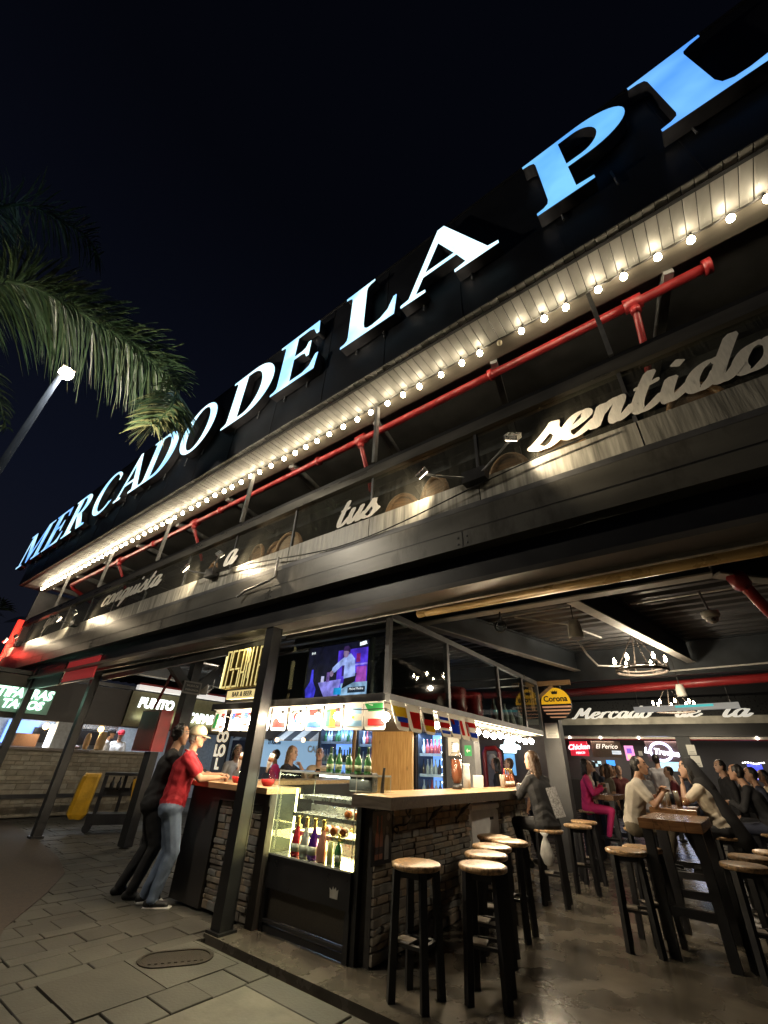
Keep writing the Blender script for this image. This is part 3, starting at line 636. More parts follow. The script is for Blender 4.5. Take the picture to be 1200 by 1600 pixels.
frond(pal, [(-8.5,-2.45,7.15), (-9.6,-3.2,8.2), (-10.6,-3.9,8.0), (-11.2,-4.3,7.2)], .6, 160, seed=8)
frond(pal, [(-8.5,-2.45,7.15), (-7.6,-3.3,8.3), (-6.8,-4.0,8.0), (-6.3,-4.5,7.1)], .6, 160, seed=9)
fp = thing('fan_palm', 'dark fan palm standing beyond the far left corner of the building', 'palm tree', (-23, 3.6, 0))
MB().tube([(-23, 3.6, -.05), (-23, 3.6, 5.2)], [.18, .13], 10).build('trunk', _M['palm_trunk_bark'], fp, True)
fl = MB(); rnd = random.Random(4)
for c in range(16):
    th = rnd.uniform(0, 2*PI); ph = rnd.uniform(-.5, 1.2); ax = Vector((math.cos(th)*math.cos(ph), math.sin(th)*math.cos(ph), math.sin(ph)))
    c0 = Vector((-23, 3.6, 5.3))+ax*rnd.uniform(.7, 1.1); u = ax.cross(Vector((0,0,1))); u = u.normalized() if u.length > .1 else Vector((1,0,0))
    for k in range(15):
        a = -1.4+2.8*k/14; d = (ax*math.cos(a)+u*math.sin(a)).normalized(); w_ = d.cross(ax.cross(u)).normalized()*.03
        p2 = c0+d*.75+Vector((0,0,-.15)); fl.add([c0, c0+d*.45+w_, p2, c0+d*.45-w_], [(0,1,2,3)])
tag(fl.build('crown', LEAF[0], fp), kind='stuff')

# ------------------------------------------------------------------ people
import numpy as np
PENDING = []; HAIRP = []
SKIN = {k: mat('skin_'+k, c, .5, 0, .10, 12, 0) for k, c in (('light', (.52, .32, .22)), ('tan', (.40, .225, .14)), ('brown', (.28, .15, .09)))}
HAIRM = {'black': mat('hair_black', (.012, .010, .009), .42, 0, .4, 40, .3, stretch=(4, 4, .4)), 'brown': mat('hair_brown', (.06, .032, .016), .42, 0, .45, 40, .3, stretch=(4, 4, .4)),
         'blond': mat('hair_dark_blond', (.17, .10, .05), .42, 0, .4, 40, .3, stretch=(4, 4, .4)), 'grey': mat('hair_grey', (.22, .20, .18), .6, 0, .4, 40, .3)}
EYE = mat('dark_eye', (.02, .014, .01), .3); LIP = mat('lips', (.33, .11, .09), .45); SHOE = mat('black_shoe', (.015, .015, .016), .5); SOLE = mat('white_sole', (.55, .54, .51), .6)
def cloth(name, col): return mat('cloth_'+name, col, .85, 0, .16, 7, .5, bscale=11)
def ik(a, c, l1, l2, hint):
    a, c = Vector(a), Vector(c); d = c-a; L = min(d.length, (l1+l2)*.995); d.normalize()
    x = (l1*l1-l2*l2+L*L)/(2*L); h = math.sqrt(max(0, l1*l1-x*x)); hv = Vector(hint)-d*Vector(hint).dot(d); hv.normalize()
    return a+d*x+hv*h, a+d*L
def person(label, loc, face, pose='sit', lean=.15, shirt=None, pants=None, skin='tan', hair='short', hairc='black', sleeve='short', hl=None, hr=None, hint_l=None, hint_r=None,
           head=(0, 0), hz=None, scale=1.0, twist=0.0, vox=.011, feet=None, seat=.76, cap=None, extra=None, group=None, curl=.8, palm_l=None, palm_r=None, bulk=1.1, legk=1.12):
    """face: heading of the person's forward axis in degrees, 0 = +X, 90 = +Y. hl/hr: hand targets in local (right, forward, up)."""
    rz = R(face)-PI/2
    t = thing('person', label, 'person', loc, rz, group); t.scale = (scale,)*3
    seg = []; mb = MB()
    def add(a, b, ra, rb, m, n=10):
        k_ = bulk if m == 1 else (legk if m == 2 else 1); ra *= k_; rb *= k_
        mb.cap(a, b, ra, rb, n); seg.append((Vector(a), Vector(b), ra, rb, m))
    if pose == 'sit': hp = (seat+.10)/scale
    else: hp = .94
    if hz: hp = hz
    p = Vector((0, 0, hp))
    def dr(a, tw=0): return Vector((math.sin(tw)*math.sin(a)*0, math.sin(a), math.cos(a)))
    d1 = dr(lean*.7); d2 = dr(lean); d3 = dr(lean*.75)
    w = p+d1*.17; ch = w+d2*.19; nk = ch+d2*.155; 
    rt = Matrix.Rotation(twist, 3, 'Z')
    X = Vector((1, 0, 0)); Xs = rt @ X
    for s in (-1, 1):
        add(p+X*s*.068, w+X*s*.055, .112, .100, 1); add(w+X*s*.055, ch+Xs*s*.078, .100, .112, 1)
        add(ch+Xs*s*.078, nk+Xs*s*.125-d2*.055, .108, .066, 1)
    add(p-d1*.02, ch, .105, .105, 1); add(nk-Xs*.12-d2*.045, nk+Xs*.12-d2*.045, .064, .064, 1)
    add(p+X*.085-d1*.05, p-X*.085-d1*.05, .108, .108, 2)
    hc = nk+d3*.20+Vector((0, .02, 0)); add(nk-d2*.04, hc-d3*.06, .060, .052, 0)
    # legs
    hips = [p+Vector((s*.095, 0, -.05)) for s in (-1, 1)]
    if feet is None:
        if pose == 'sit': feet = [(-.13, .30, .40), (.13, .30, .40)]
        else: feet = [(-.11, -.03, .085), (.11, .05, .085)]
    for s, h_, f_ in zip((-1, 1), hips, feet):
        kn, an = ik(h_, f_, .43, .42, (s*.12, 1, .25 if pose == 'sit' else .0))
        add(h_, kn, .088, .060, 2); add(kn, an, .060, .044, 2)
        fd = Vector((s*.25, 1, 0)).normalized()
        add(an+Vector((0,0,-.045))-fd*.05, an+Vector((0,0,-.052))+fd*.15, .042, .034, 3)
    # arms
    out = []
    for s, hand, hint, pl in ((-1, hl, hint_l, palm_l), (1, hr, hint_r, palm_r)):
        sh = nk+Xs*s*.165-d2*.055
        if hand is None: hand = (s*.24, .10+.25*math.sin(lean), hp-.06); hint = hint or (s*.5, -1, 0)
        el, wr = ik(sh, hand, .285, .250, hint or (s*.7, -.4, -.6))
        cut = {'short': .62, 'long': 1.0, 'none': .1}[sleeve]; me_ = sh.lerp(el, cut)
        if sleeve == 'long': add(sh, el, .060, .048, 1); add(el, wr, .048, .036, 1)
        else: add(sh, me_, .062, .055, 1); add(me_, el, .046, .040, 0); add(el, wr, .041, .029, 0)
        fd = (wr-el).normalized() if pl is None else Vector(pl).normalized()
        sd = fd.cross(Vector((0, 0, 1))); sd = (sd.normalized() if sd.length > .2 else X)*s
        nm = sd.cross(fd)*s
        pm = wr+fd*.075
        for q in (-.022, 0, .022): add(wr+fd*.015+sd*q*.7, pm+sd*q, .017, .015, 0, 8)
        for k, ln in enumerate((.062, .072, .068, .052)):
            b0 = pm+sd*(-.030+.020*k)*-1; c1 = (fd*math.cos(curl*.5)-nm*math.sin(curl*.5)); c2 = (fd*math.cos(curl*1.5)-nm*math.sin(curl*1.5))
            add(b0, b0+c1*ln*.55, .0105, .0095, 0, 6); add(b0+c1*ln*.55, b0+c1*ln*.55+c2*ln*.5, .0095, .008, 0, 6)
        tb = wr+fd*.025+sd*-.025; td = (fd*.7-sd*.6-nm*.35).normalized(); add(tb, tb+td*.05, .012, .010, 0, 6); add(tb+td*.05, tb+td*.05+(td+fd*.6).normalized()*.03, .010, .008, 0, 6)
    # head
    hm = (Matrix.Rotation(head[0], 3, 'Z') @ Matrix.Rotation(-head[1], 3, 'X'))
    prof = [(-.120,.014,.014,.062),(-.108,.040,.042,.046),(-.078,.057,.066,.024),(-.03,.069,.085,.006),(.02,.075,.094,-.002),(.06,.073,.092,-.006),(.095,.056,.071,-.008),(.116,.024,.03,-.008)]
    vs = []; fs = []; n = 14
    for z, rx, ry, yo in prof:
        for k in range(n): a = 2*PI*k/n; vs.append(hc+hm @ Vector((rx*math.cos(a), yo+ry*math.sin(a), z)))
    for i in range(len(prof)-1):
        for k in range(n): a = i*n+k; b = i*n+(k+1) % n; fs.append((a, b, b+n, a+n))
    fs.append(tuple(range(n-1, -1, -1))); fs.append(tuple((len(prof)-1)*n+k for k in range(n))); mb.add(vs, fs)
    L = lambda x, y, z: hc+hm @ Vector((x, y, z))
    mb.cap(L(0, .086, .012), L(0, .106, -.026), .010, .014, 8); mb.cap(L(-.02, .080, -.062), L(.02, .080, -.062), .012, .012, 8); mb.cap(L(-.03, .078, .034), L(.03, .078, .034), .012, .012, 8)
    mb.cap(L(-.012, .07, -.105), L(.012, .07, -.105), .018, .018, 8)
    for s in (-1, 1): mb.sph(L(s*.076, -.004, -.008), .03, 8, 6, (.35, .7, 1.05))
    seg.append((L(0, 0, -.05), L(0, 0, .03), .085, .09, 0))
    body = mb.build('body', [SKIN[skin], shirt, pants, SHOE, EYE, LIP], t, world=False)
    md = body.modifiers.new('union', 'REMESH'); md.mode = 'VOXEL'; md.voxel_size = vox
    ms = body.modifiers.new('soft', 'SMOOTH'); ms.factor = .5; ms.iterations = 4
    PENDING.append((body, seg, hc.copy(), hm.copy(), vox))
    # hair
    hb = MB(); hmat = HAIRM[hairc]
    if hair != 'none':
        hb.sph(L(0, -.022, .026), .098, 16, 10, (.86, .98, 1.02), hm)
        if hair in ('short', 'curly'): hb.sph(L(0, -.035, -.02), .086, 12, 8, (.88, .80, .85), hm)
        if hair == 'curly':
            rnd = random.Random(3)
            for k in range(70):
                v = Vector((rnd.gauss(0, 1), rnd.gauss(-.3, 1), rnd.gauss(.5, 1))).normalized()
                if v.y > .55: continue
                hb.sph(L(v.x*.092, -.022+v.y*.095, .028+v.z*.1), .020, 6, 4)
        if hair in ('long', 'bun', 'bob'):
            bot = {'long': .34, 'bun': .06, 'bob': .16}[hair]
            for s in (-1, -.33, .33, 1): hb.cap(L(s*.055, -.055, .0), L(s*.060, -.075, -.02)+Vector((0, -.02*math.cos(lean), -bot)), .046, .030)
            for s in (-1, 1): hb.cap(L(s*.070, -.015, .03), L(s*.078, -.03, -min(.14, bot)), .026, .024)
        if hair == 'bun': hb.sph(L(0, -.10, .085), .045, 10, 7)
        h_ = hb.build('hair', hmat, t, True, world=False); HAIRP.append(h_)
        hmd = h_.modifiers.new('union', 'REMESH'); hmd.mode = 'VOXEL'; hmd.voxel_size = .010 if vox < .012 else .014
    if cap is not None:
        cb_ = MB(); cb_.lathe([(.102, -.01), (.104, .02), (.096, .06), (.072, .092), (.035, .108), (.0001, .112)], 18, L(0, -.004, .028), hm, 1.08); cp = cb_.build('cap', cap, t, True, world=False)
        bb = MB(); pts = [(-.078, .075)]+[(.082*math.cos(a), .085+.085*math.sin(a)) for a in [PI-PI*i/12 for i in range(13)]]+[(.078, .075)]
        bb.prism(pts, lambda x, y, z: L(x, y, .030-.012*(y-.08)/.09*2-2.2*x*x+z), -.008); bb.build('brim', cap, cp, world=False)
    if extra: extra(t, L, nk, p, d2, Xs)
    return t
def shift(me, d):
    n = len(me.vertices); co = np.empty(n*3); me.vertices.foreach_get('co', co); no = np.empty(n*3); me.vertex_normals.foreach_get('vector', no)
    me.vertices.foreach_set('co', (co.reshape(n, 3)+no.reshape(n, 3)*d[:, None]).ravel()); me.update()
def finish_people():
    bpy.context.view_layer.update()
    dg = bpy.context.evaluated_depsgraph_get()
    for body, seg, hc, hm, vox in PENDING:
        me = bpy.data.meshes.new_from_object(body.evaluated_get(dg))
        old = body.data; mats = list(old.materials); body.modifiers.clear(); body.data = me
        me.materials.clear()
        for m in mats: me.materials.append(m)
        n = len(me.polygons); c = np.empty(n*3); me.polygons.foreach_get('center', c); c = c.reshape(n, 3)
        best = np.full(n, 1e9); mi = np.zeros(n, int)
        for a, b, ra, rb, m in seg:
            a_ = np.array(a); d = np.array(b)-a_; L2 = max(1e-9, d@d); tt = np.clip(((c-a_)@d)/L2, 0, 1)
            dist = np.linalg.norm(c-(a_+tt[:, None]*d), axis=1)-(ra+(rb-ra)*tt)
            k = dist < best; best[k] = dist[k]; mi[k] = m
        hl_ = (c-np.array(hc))@np.array(hm)   # head-local
        for sx in (-1, 1):
            e = ((hl_[:, 0]-sx*.031)/.015)**2+((hl_[:, 2]-.010)/.008)**2 < 1; mi[e & (hl_[:, 1] > .05)] = 4
            e = ((hl_[:, 0]-sx*.033)/.021)**2+((hl_[:, 2]-.036)/.007)**2 < 1; mi[e & (hl_[:, 1] > .05)] = 4
        e = ((hl_[:, 0])/.024)**2+((hl_[:, 2]+.062)/.009)**2 < 1; mi[e & (hl_[:, 1] > .05)] = 5
        # cloth folds: real relief on shirt and trousers
        lv = np.empty(len(me.loops), np.int32); me.loops.foreach_get('vertex_index', lv); lt_ = np.empty(n, np.int32); me.polygons.foreach_get('loop_total', lt_)
        isc = np.zeros(len(me.vertices)); np.add.at(isc, lv, np.repeat(np.where(mi == 1, 1.0, np.where(mi == 2, .55, 0.0)), lt_)); isc = np.minimum(isc/4, 1.25)
        co = np.empty(len(me.vertices)*3); me.vertices.foreach_get('co', co); x, y, z = co.reshape(-1, 3).T; ph = hc.x*31+hc.z*17+n*.01
        w1 = np.sin(30*z+11*x+6*np.sin(9*x+ph)+5*np.sin(8*y-ph)+3*np.sin(13*z)); w2 = np.sin(52*z-33*y+5*np.sin(14*x+2*ph)+17*x)
        amp = .0030+.003*np.exp(-((z-.22)/.16)**2)+.002*np.exp(-((z-hc.z+.62)/.10)**2)
        shift(me, isc*amp*(np.sign(w1)*np.abs(w1)**1.6+.55*w2))
        me.polygons.foreach_set('material_index', mi.astype(np.int32)); me.polygons.foreach_set('use_smooth', np.ones(n, bool)); me.update()
        bpy.data.meshes.remove(old); me.name = 'body'
    for h_ in HAIRP:
        me = bpy.data.meshes.new_from_object(h_.evaluated_get(dg)); old = h_.data; m = old.materials[0]; h_.modifiers.clear(); h_.data = me; me.materials.clear(); me.materials.append(m); bpy.data.meshes.remove(old)
        n = len(me.vertices); co = np.empty(n*3); me.vertices.foreach_get('co', co); x, y, z = co.reshape(-1, 3).T
        shift(me, .005*np.sin(140*x+40*np.sin(9*z))*np.cos(120*y+30*np.sin(7*z))+.004*np.sin(38*x+20*z)*np.sin(44*y))
        me.polygons.foreach_set('use_smooth', np.ones(len(me.polygons), bool)); me.name = 'hair'

# ------------------------------------------------------------------ the corner bar
SL = -.045                                   # the long side of the bar runs slightly off square
def BXX(x, y): return x+SL*(y-3.65)
bar = thing('bar_counter', 'stone clad corner bar with a thick oak top under the flag bunting', 'bar counter', (-3.0, 3.7, 0))
t_ = MB()
t_.prism([(-3.12, 3.62), (-2.70, 3.66), (BXX(-2.70, 8.1), 8.1), (BXX(-3.30, 8.1), 8.1), (BXX(-3.30, 4.35), 4.35), (-3.12, 4.30)], lambda a, b, c: Vector((a, b, 1.085+c)), .095)
t_.build('countertop', WOODT, bar)
EDG = woodmat('shaded_edge_wood', (.10, .080, .062), (.17, .14, .11), .5)  # shade on the counter edge is put into this darker wood colour
t_ = MB(); t_.prism([(-2.697, 3.655), (-2.690, 3.655), (BXX(-2.690, 8.1), 8.1), (BXX(-2.697, 8.1), 8.1)], lambda a, b, c: Vector((a, b, 1.083+c)), .094); t_.build('shaded_edge_band', EDG, bar)
t_ = MB(); t_.prism([(-3.125, 3.608), (-2.690, 3.649), (-2.690, 3.6545), (-3.125, 3.6155)], lambda a, b, c: Vector((a, b, 1.083+c)), .094); t_.build('shaded_edge_band', EDG, bar)
t_ = MB(); t_.bx(-5.92, -4.32, 3.56, 4.06, 1.10, 1.155); t_.build('countertop', WOODT, bar)
t_ = MB(); t_.prism([(-5.92, 4.063), (-5.50, 4.063), (-6.0, 7.3), (-6.5, 7.3)], lambda a, b, c: Vector((a, b, 1.10+c)), .055); t_.build('countertop', WOODT, bar)
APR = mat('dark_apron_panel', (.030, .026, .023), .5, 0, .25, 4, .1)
t_ = MB(); t_.bx(-5.88, -4.33, 3.63, 3.70, .985, 1.097); t_.build('apron', APR, bar)
def wallrun(name, pts, z0, z1, m, th=.12):
    mb = MB()
    for (a, b), (c, d) in zip(pts[:-1], pts[1:]):
        v = Vector((c-a, d-b, 0)).normalized(); nn = Vector((v.y, -v.x, 0)); q = [(a, b), (c, d), (c-nn.x*th, d-nn.y*th), (a-nn.x*th, b-nn.y*th)]
        mb.prism(q, lambda x, y, z: Vector((x, y, z0+z)), z1-z0)
    return mb.build(name, m, bar)
MORT = mat('dark_mortar', (.045, .040, .034), .9, 0, .2, 20, .3)
wallrun('core_wall', [(-2.975, 3.78), (BXX(-2.975, 5.80), 5.80)], 0, 1.083, MORT)
wallrun('core_wall', [(BXX(-2.975, 6.72), 6.72), (BXX(-2.975, 8.0), 8.0)], 0, 1.083, MORT)
wallrun('core_wall', [(-5.80, 3.695), (-4.42, 3.695)], 0, .983, MORT)
wallrun('side_panel', [(-5.84, 7.2), (-5.84, 3.70)], 0, 1.098, APR, .06)
MB().bx(-4.44, -4.325, 3.64, 4.0, 0, 1.098).build('end_and_shade_panel', APR, bar)
MB().bx(-5.90, -5.28, 3.645, 3.69, 0, .983).build('end_and_shade_panel', APR, bar)  # dark panel widened to paint in the black shadow beside the man
# the stones
cand = []
rnd = random.Random(11)
def stones_on(o0, u, length, z1, face_n):
    z = .01
    while z < z1-.02:
        h = min(rnd.choice((.045, .055, .065, .08)), z1-z); s = -rnd.uniform(0, .1)
        while s < length-.02:
            l = rnd.uniform(.09, .24); a = max(0, s); b = min(length, s+l)
            if b-a > .02: cand.append((o0, u, face_n, a, b, z, z+h))
            s += l
        z += h
ur = Vector((SL, 1, 0)).normalized()
stones_on(Vector((-2.975, 3.78, 0)), ur, 2.02, 1.075, Vector((1, -SL, 0)).normalized())
stones_on(Vector((BXX(-2.975, 6.72), 6.72, 0)), ur, 1.28, 1.075, Vector((1, -SL, 0)).normalized())
stones_on(Vector((-5.26, 3.695, 0)), Vector((1, 0, 0)), .82, .98, Vector((0, -1, 0)))
cand.sort(key=lambda c: (c[0]+c[1]*(c[3]+c[4])/2-Vector((0, 0, 0))).length)
restm = [MB() for _ in STONE]
for i, (o0, u, nn, a, b, z0, z1) in enumerate(cand):
    d = rnd.uniform(.012, .036); c = o0+u*((a+b)/2)+Vector((0, 0, (z0+z1)/2))+nn*(d/2-.006)
    rot = Matrix((u, nn, Vector((0, 0, 1)))).transposed(); rot = rot @ Matrix.Rotation(rnd.uniform(-.05, .05), 3, 'Z') @ Matrix.Rotation(rnd.uniform(-.06, .06), 3, 'X')
    k = rnd.randrange(len(STONE)); mb = MB() if i < 295 else restm[k]
    mb.ob(c, (b-a-.007, d+.012, z1-z0-.006), rot, .006)
    if i < 295: mb.build('stone', STONE[k], bar)
for mb, m in zip(restm, STONE):
    if mb.f: tag(mb.build('stones', m, bar), kind='stuff')
# wrought iron scroll brackets under the overhang
for kb_, yy in enumerate((4.05, 4.72, 5.42)):
    x0 = BXX(-2.955, yy); m_ = MB(); m_.bar((x0+.012, yy, 1.08), (x0+.012, yy, .80 if kb_ == 0 else .86), .016)
    if kb_ == 0:
        cv = [(x0+.20, yy, 1.04), (x0+.22, yy, 1.075), (x0+.17, yy, 1.07), (x0+.185, yy, 1.03), (x0+.22, yy, 1.0), (x0+.17, yy, .95), (x0+.06, yy, .93), (x0+.02, yy, .90), (x0+.07, yy, .875), (x0+.08, yy, .915), (x0+.05, yy, .92)]
        m_.tube(catmull(cv, 4), .007, 6)
    else:
        m_.tube([(x0+.015, yy, .90), (x0+.07, yy, .96), (x0+.11, yy, 1.0), (x0+.15, yy, 1.03), (x0+.22, yy, 1.08)], [.006, .012, .026, .012, .006], 8)
        m_.tube(catmull([(x0+.015, yy, .90), (x0+.02, yy, .875), (x0+.045, yy, .87), (x0+.045, yy, .89)], 4), .005, 6)
    m_.build('bracket', BLK, bar)
# poster of bottles on the stone
ps = thing('poster', 'black poster of two bottles and a figure on the stone by the display case', 'poster', (-2.93, 3.75, .68))
pf = frame((BXX(-2.925, 3.70), 3.70, .66), (SL, 1, 0), (0, 0, 1))
PB = mat('poster_black', (.02, .02, .022), .35)
MB().prism([(-.02, -.0), (.30, 0), (.30, .40), (-.02, .40)], lambda a, b, c: pf(a, b, c), .008).build('board', PB, ps)
m_ = MB()
for bx0 in (.03, .095): m_.prism([(bx0, .04), (bx0+.055, .04), (bx0+.055, .20), (bx0+.038, .26), (bx0+.036, .36), (bx0+.02, .36), (bx0+.018, .26), (bx0, .20)], lambda a, b, c: pf(a, b, .0085+c), .002)
m_.build('bottle_print', mat('print_rust', (.30, .11, .06), .5), ps)
m_ = MB()
for bx0 in (.03, .095): m_.prism([(bx0+.002, .08), (bx0+.053, .08), (bx0+.053, .13), (bx0+.002, .13)], lambda a, b, c: pf(a, b, .0108+c), .001)
m_.build('label_print', mat('print_dark', (.05, .03, .03), .5), ps)
m_ = MB(); m_.prism([(.18, .03), (.25, .03), (.25, .17), (.235, .21), (.20, .21), (.18, .17)], lambda a, b, c: pf(a, b, .0085+c), .002); m_.prism(ell(.217, .245, .022, .03, 0, 345, 14), lambda a, b, c: pf(a, b, .0085+c), .002)
m_.prism(ell(.235, .345, .03, .03, 0, 345, 14), lambda a, b, c: pf(a, b, .0085+c), .002); m_.build('figure_print', mat('print_grey', (.26, .25, .24), .5), ps)
# white freezer in the gap
fz = thing('chest_freezer', 'white upright freezer standing in the gap of the stone counter', 'freezer', (-3.4, 6.2, 0))
MB().ob((-3.36, 6.27, .50), (.62, .80, .92), None, .02).build('body', WHITE, fz); MB().ob((-3.355, 6.27, .995), (.65, .82, .06), None, .012).build('lid', WHITE, fz)
MB().ob((-3.045, 6.45, .86), (.012, .09, .03), None).build('handle', DGREY, fz)
MB().bx(BXX(-3.02, 6.7)-.06, BXX(-3.02, 6.7)+.05, 6.64, 6.715, 0, 1.083).build('gap_post', BLK, bar)

# display case
dc = thing('display_case', 'glass refrigerated display case of bottles glowing yellow at the bar corner', 'display case', (-3.72, 3.70, 0))
CX0, CX1, CY0, CY1 = -4.29, -3.145, 3.685, 4.25
m_ = MB(); m_.bx(CX0, CX1, CY0, CY1, .33, .585); m_.build('base_cabinet', mat('case_black', (.014, .014, .016), .3, 0, .3, 6), dc)
GR = MB(); GR.bx(CX0+.04, CX1-.06, CY0+.05, CY0+.055, .10, .328); GR.build('grille', mat('grille_bronze', (.075, .065, .052), .45, .4, .3, 160, .3), dc)
m_ = MB(); m_.bx(CX0, CX0+.035, CY0+.01, CY0+.05, 0, .329); m_.bx(CX1-.055, CX1, CY0+.01, CY0+.05, 0, .329); m_.bx(CX0+.036, CX1-.056, CY0+.005, CY0+.04, .075, .098); m_.bx(CX0+.036, CX1-.056, CY0+.02, CY0+.05, .01, .06)
m_.bx(CX0, CX0+.03, CY1-.05, CY1, 0, .329); m_.bx(CX1-.03, CX1, CY1-.05, CY1, 0, .329); m_.build('leg_frame', BLK, dc)
m_ = MB(); m_.bx(CX1+.003, CX1+.06, CY0+.03, CY1, 0, 1.08); m_.build('side_strip', mat('black_side_strip', (.012, .012, .013), .4), dc)
cr = thing('poster', 'x', 'poster') if False else None
cf = frame((-3.33, CY0-.002, .43), (1, 0, 0), (0, 0, 1))
MB().prism([(-.045, -.04), (.045, -.04), (.05, .005), (.055, .03), (.03, .015), (.02, .04), (.0, .018), (-.012, .042), (-.03, .012), (-.055, .028), (-.048, .0)], lambda a, b, c: cf(a, b, c), .003).build('crest', mat('silver_print', (.55, .54, .50), .3, .6), dc)
g0 = MB(); g0.bx(CX0+.004, CX1-.004, CY0+.004, CY0+.010, .588, 1.318); g0.build('front_glass', PANE, dc)
g0 = MB(); g0.bx(CX1-.010, CX1-.004, CY0+.012, CY1-.004, .588, 1.318); g0.build('side_glass', PANE, dc)
g0 = MB(); g0.bx(CX0+.004, CX0+.010, CY0+.012, CY1-.004, .588, 1.318); g0.build('side_glass', PANE, dc)
g0 = MB(); g0.bx(CX0, CX1, CY0, CY1, 1.320, 1.330); g0.build('top_glass', PANE, dc)
EDGE = mat('polished_edge', (.62, .66, .62), .12, .5, .1, 5)
m_ = MB()
for xx in (CX0, CX1-.004):
    m_.bx(xx, xx+.006, CY0-.002, CY0+.004, .588, 1.318); m_.bx(xx, xx+.004, CY1, CY1+.005, .588, 1.318)
m_.bx(CX0, CX1, CY0-.004, CY0-.0005, 1.315, 1.333); m_.bx(CX1+.0005, CX1+.005, CY0, CY1, 1.315, 1.333); m_.bx(CX0, CX1, CY0-.005, CY0-.0005, .586, .600)
m_.build('edge_trim', EDGE, dc)
m_ = MB(); m_.bx(CX0+.012, CX1-.012, CY1-.03, CY1-.015, .59, 1.0); m_.build('back_panel', STEEL, dc)
m_ = MB(); m_.bx(CX0+.012, CX1-.012, CY0+.012, CY1-.032, .5865, .592); m_.build('deck', STEEL, dc)
def wire_shelf(z, y0, y1):
    m_ = MB(); m_.bx(CX0+.16, CX1-.03, y0, y0+.012, z-.03, z+.006); m_.bx(CX0+.16, CX1-.03, y1-.012, y1, z-.03, z+.006)
    x = CX0+.165
    while x < CX1-.04: m_.bx(x, x+.008, y0+.0125, y1-.0125, z-.006, z); x += .03
    m_.bx(CX0+.16, CX0+.164, y0+.013, y1-.013, z-.03, z+.004); m_.build('shelf', STEEL, dc)
wire_shelf(1.10, CY0+.20, CY1-.035); wire_shelf(.945, CY0+.12, CY1-.035); wire_shelf(.79, CY0+.14, CY1-.035)
LED = emit('display_led_warm', (1.0, .86, .42), 9); LEDW = emit('display_led_white', (.92, 1.0, .95), 9)
m_ = MB(); m_.bx(CX0+.135, CX0+.150, CY0+.16, CY0+.175, .60, 1.16); m_.bx(CX1-.035, CX1-.024, CY1-.06, CY1-.05, .60, 1.10); m_.build('led_strip', LED, dc)
m_ = MB(); m_.bx(CX0+.35, CX1-.06, CY0+.28, CY0+.30, 1.285, 1.300); m_.build('led_tube', LEDW, dc)
area('display_light', (-3.7, 3.98, 1.28), (-3.7, 3.92, .6), 34, 1.0, .3, (1, .90, .58), dc)
area('display_light_low', (-3.7, 4.20, .72), (-3.7, 3.7, .70), 20, 1.0, .16, (1, .78, .28), dc)
BP = [(.0001,0),(.040,.001),(.044,.01),(.045,.13),(.038,.165),(.018,.205),(.0145,.225),(.0145,.285),(.017,.287),(.017,.30),(.0001,.301)]
CHP = [(.0001,0),(.042,.001),(.048,.02),(.049,.09),(.040,.15),(.022,.20),(.015,.23),(.0145,.285),(.018,.287),(.018,.31),(.0001,.312)]
def gloss(name, c, metal=.0, r=.12): return mat('gloss_'+name, c, r, metal, .1, 5)
def bottle(label, loc, m, prof=CHP, s=1.0, lie=None, capm=None, labm=None, group=None, name='bottle', n=14):
    t = thing(name, label, 'bottle', loc, 0, group); rot = Matrix.Identity(3) if lie is None else (Matrix.Rotation(lie, 3, 'Z') @ Matrix.Rotation(PI/2, 3, 'X'))
    if lie is not None: loc = Vector(loc)+Vector((0, 0, .046*s)); 
    k = [i for i, (r, z) in enumerate(prof) if z > .25][0]
    MB().lathe([(r*s, z*s) for r, z in prof[:k+1]]+[(.0001, prof[k][1]*s)], n, loc, rot).build('glass_body', m, t, True)
    MB().lathe([(r*s*1.06, z*s) for r, z in prof[k-1:]], n, loc, rot).build('cap', capm or gloss('gold', (.60, .42, .12), .8, .25), t, True)
    if labm: MB().lathe([(prof[2][0]*s*1.10, .04*s), (prof[3][0]*s*1.07, .10*s)], n, loc, rot).build('paper_label', labm, t, True)
    return t
LBL = mat('bottle_label', (.66, .62, .55), .6)
for x, c, nm_, lb in ((-4.005, (.50, .03, .05), 'red', None), (-3.875, (.62, .60, .56), 'pearl', None), (-3.755, (.10, .02, .28), 'purple', None), (-3.63, (.72, .30, .24), 'salmon', None)):
    bottle(nm_+' sparkling wine bottle standing in the front row of the display case', (x, 3.79, .593), gloss('wine_'+nm_, c, .35, .2), CHP, 1.08, labm=LBL if nm_ != 'salmon' else None)
tag(centred(MB().lathe([(.0001,0),(.03,0),(.03,.17),(.0001,.171)], 14, (-3.525, 3.80, .593)).build('candle_can', gloss('pale_yellow', (.62, .56, .26), 0, .35), None, True)), 'pale yellow tube standing right of the salmon bottle in the display case', 'can')
GRN = gloss('green_glass', (.05, .17, .06), 0, .08); BRN = gloss('amber_bottle', (.32, .08, .015), 0, .12)
bottle('small green beer bottle standing at the right of the front row in the display case', (-3.42, 3.80, .593), GRN, BP, .80, labm=LBL)
for i, (x, y, z, a, lb) in enumerate(((-3.36, 3.82, .947, .25, 'amber bottle lying on the middle shelf, left of its pair'), (-3.24, 3.83, .947, .2, 'amber bottle lying on the middle shelf, right of its pair'),
        (-3.68, 3.84, .792, .3, 'amber bottle lying on the low shelf behind the salmon bottle'), (-3.55, 3.84, .792, .35, 'amber bottle lying on the low shelf, middle of the three'), (-3.43, 3.85, .792, .5, 'amber bottle lying on the low shelf, right of the three'))):
    bottle(lb, (x, y, z), BRN, BP, .86, lie=PI+a-.2, labm=LBL)
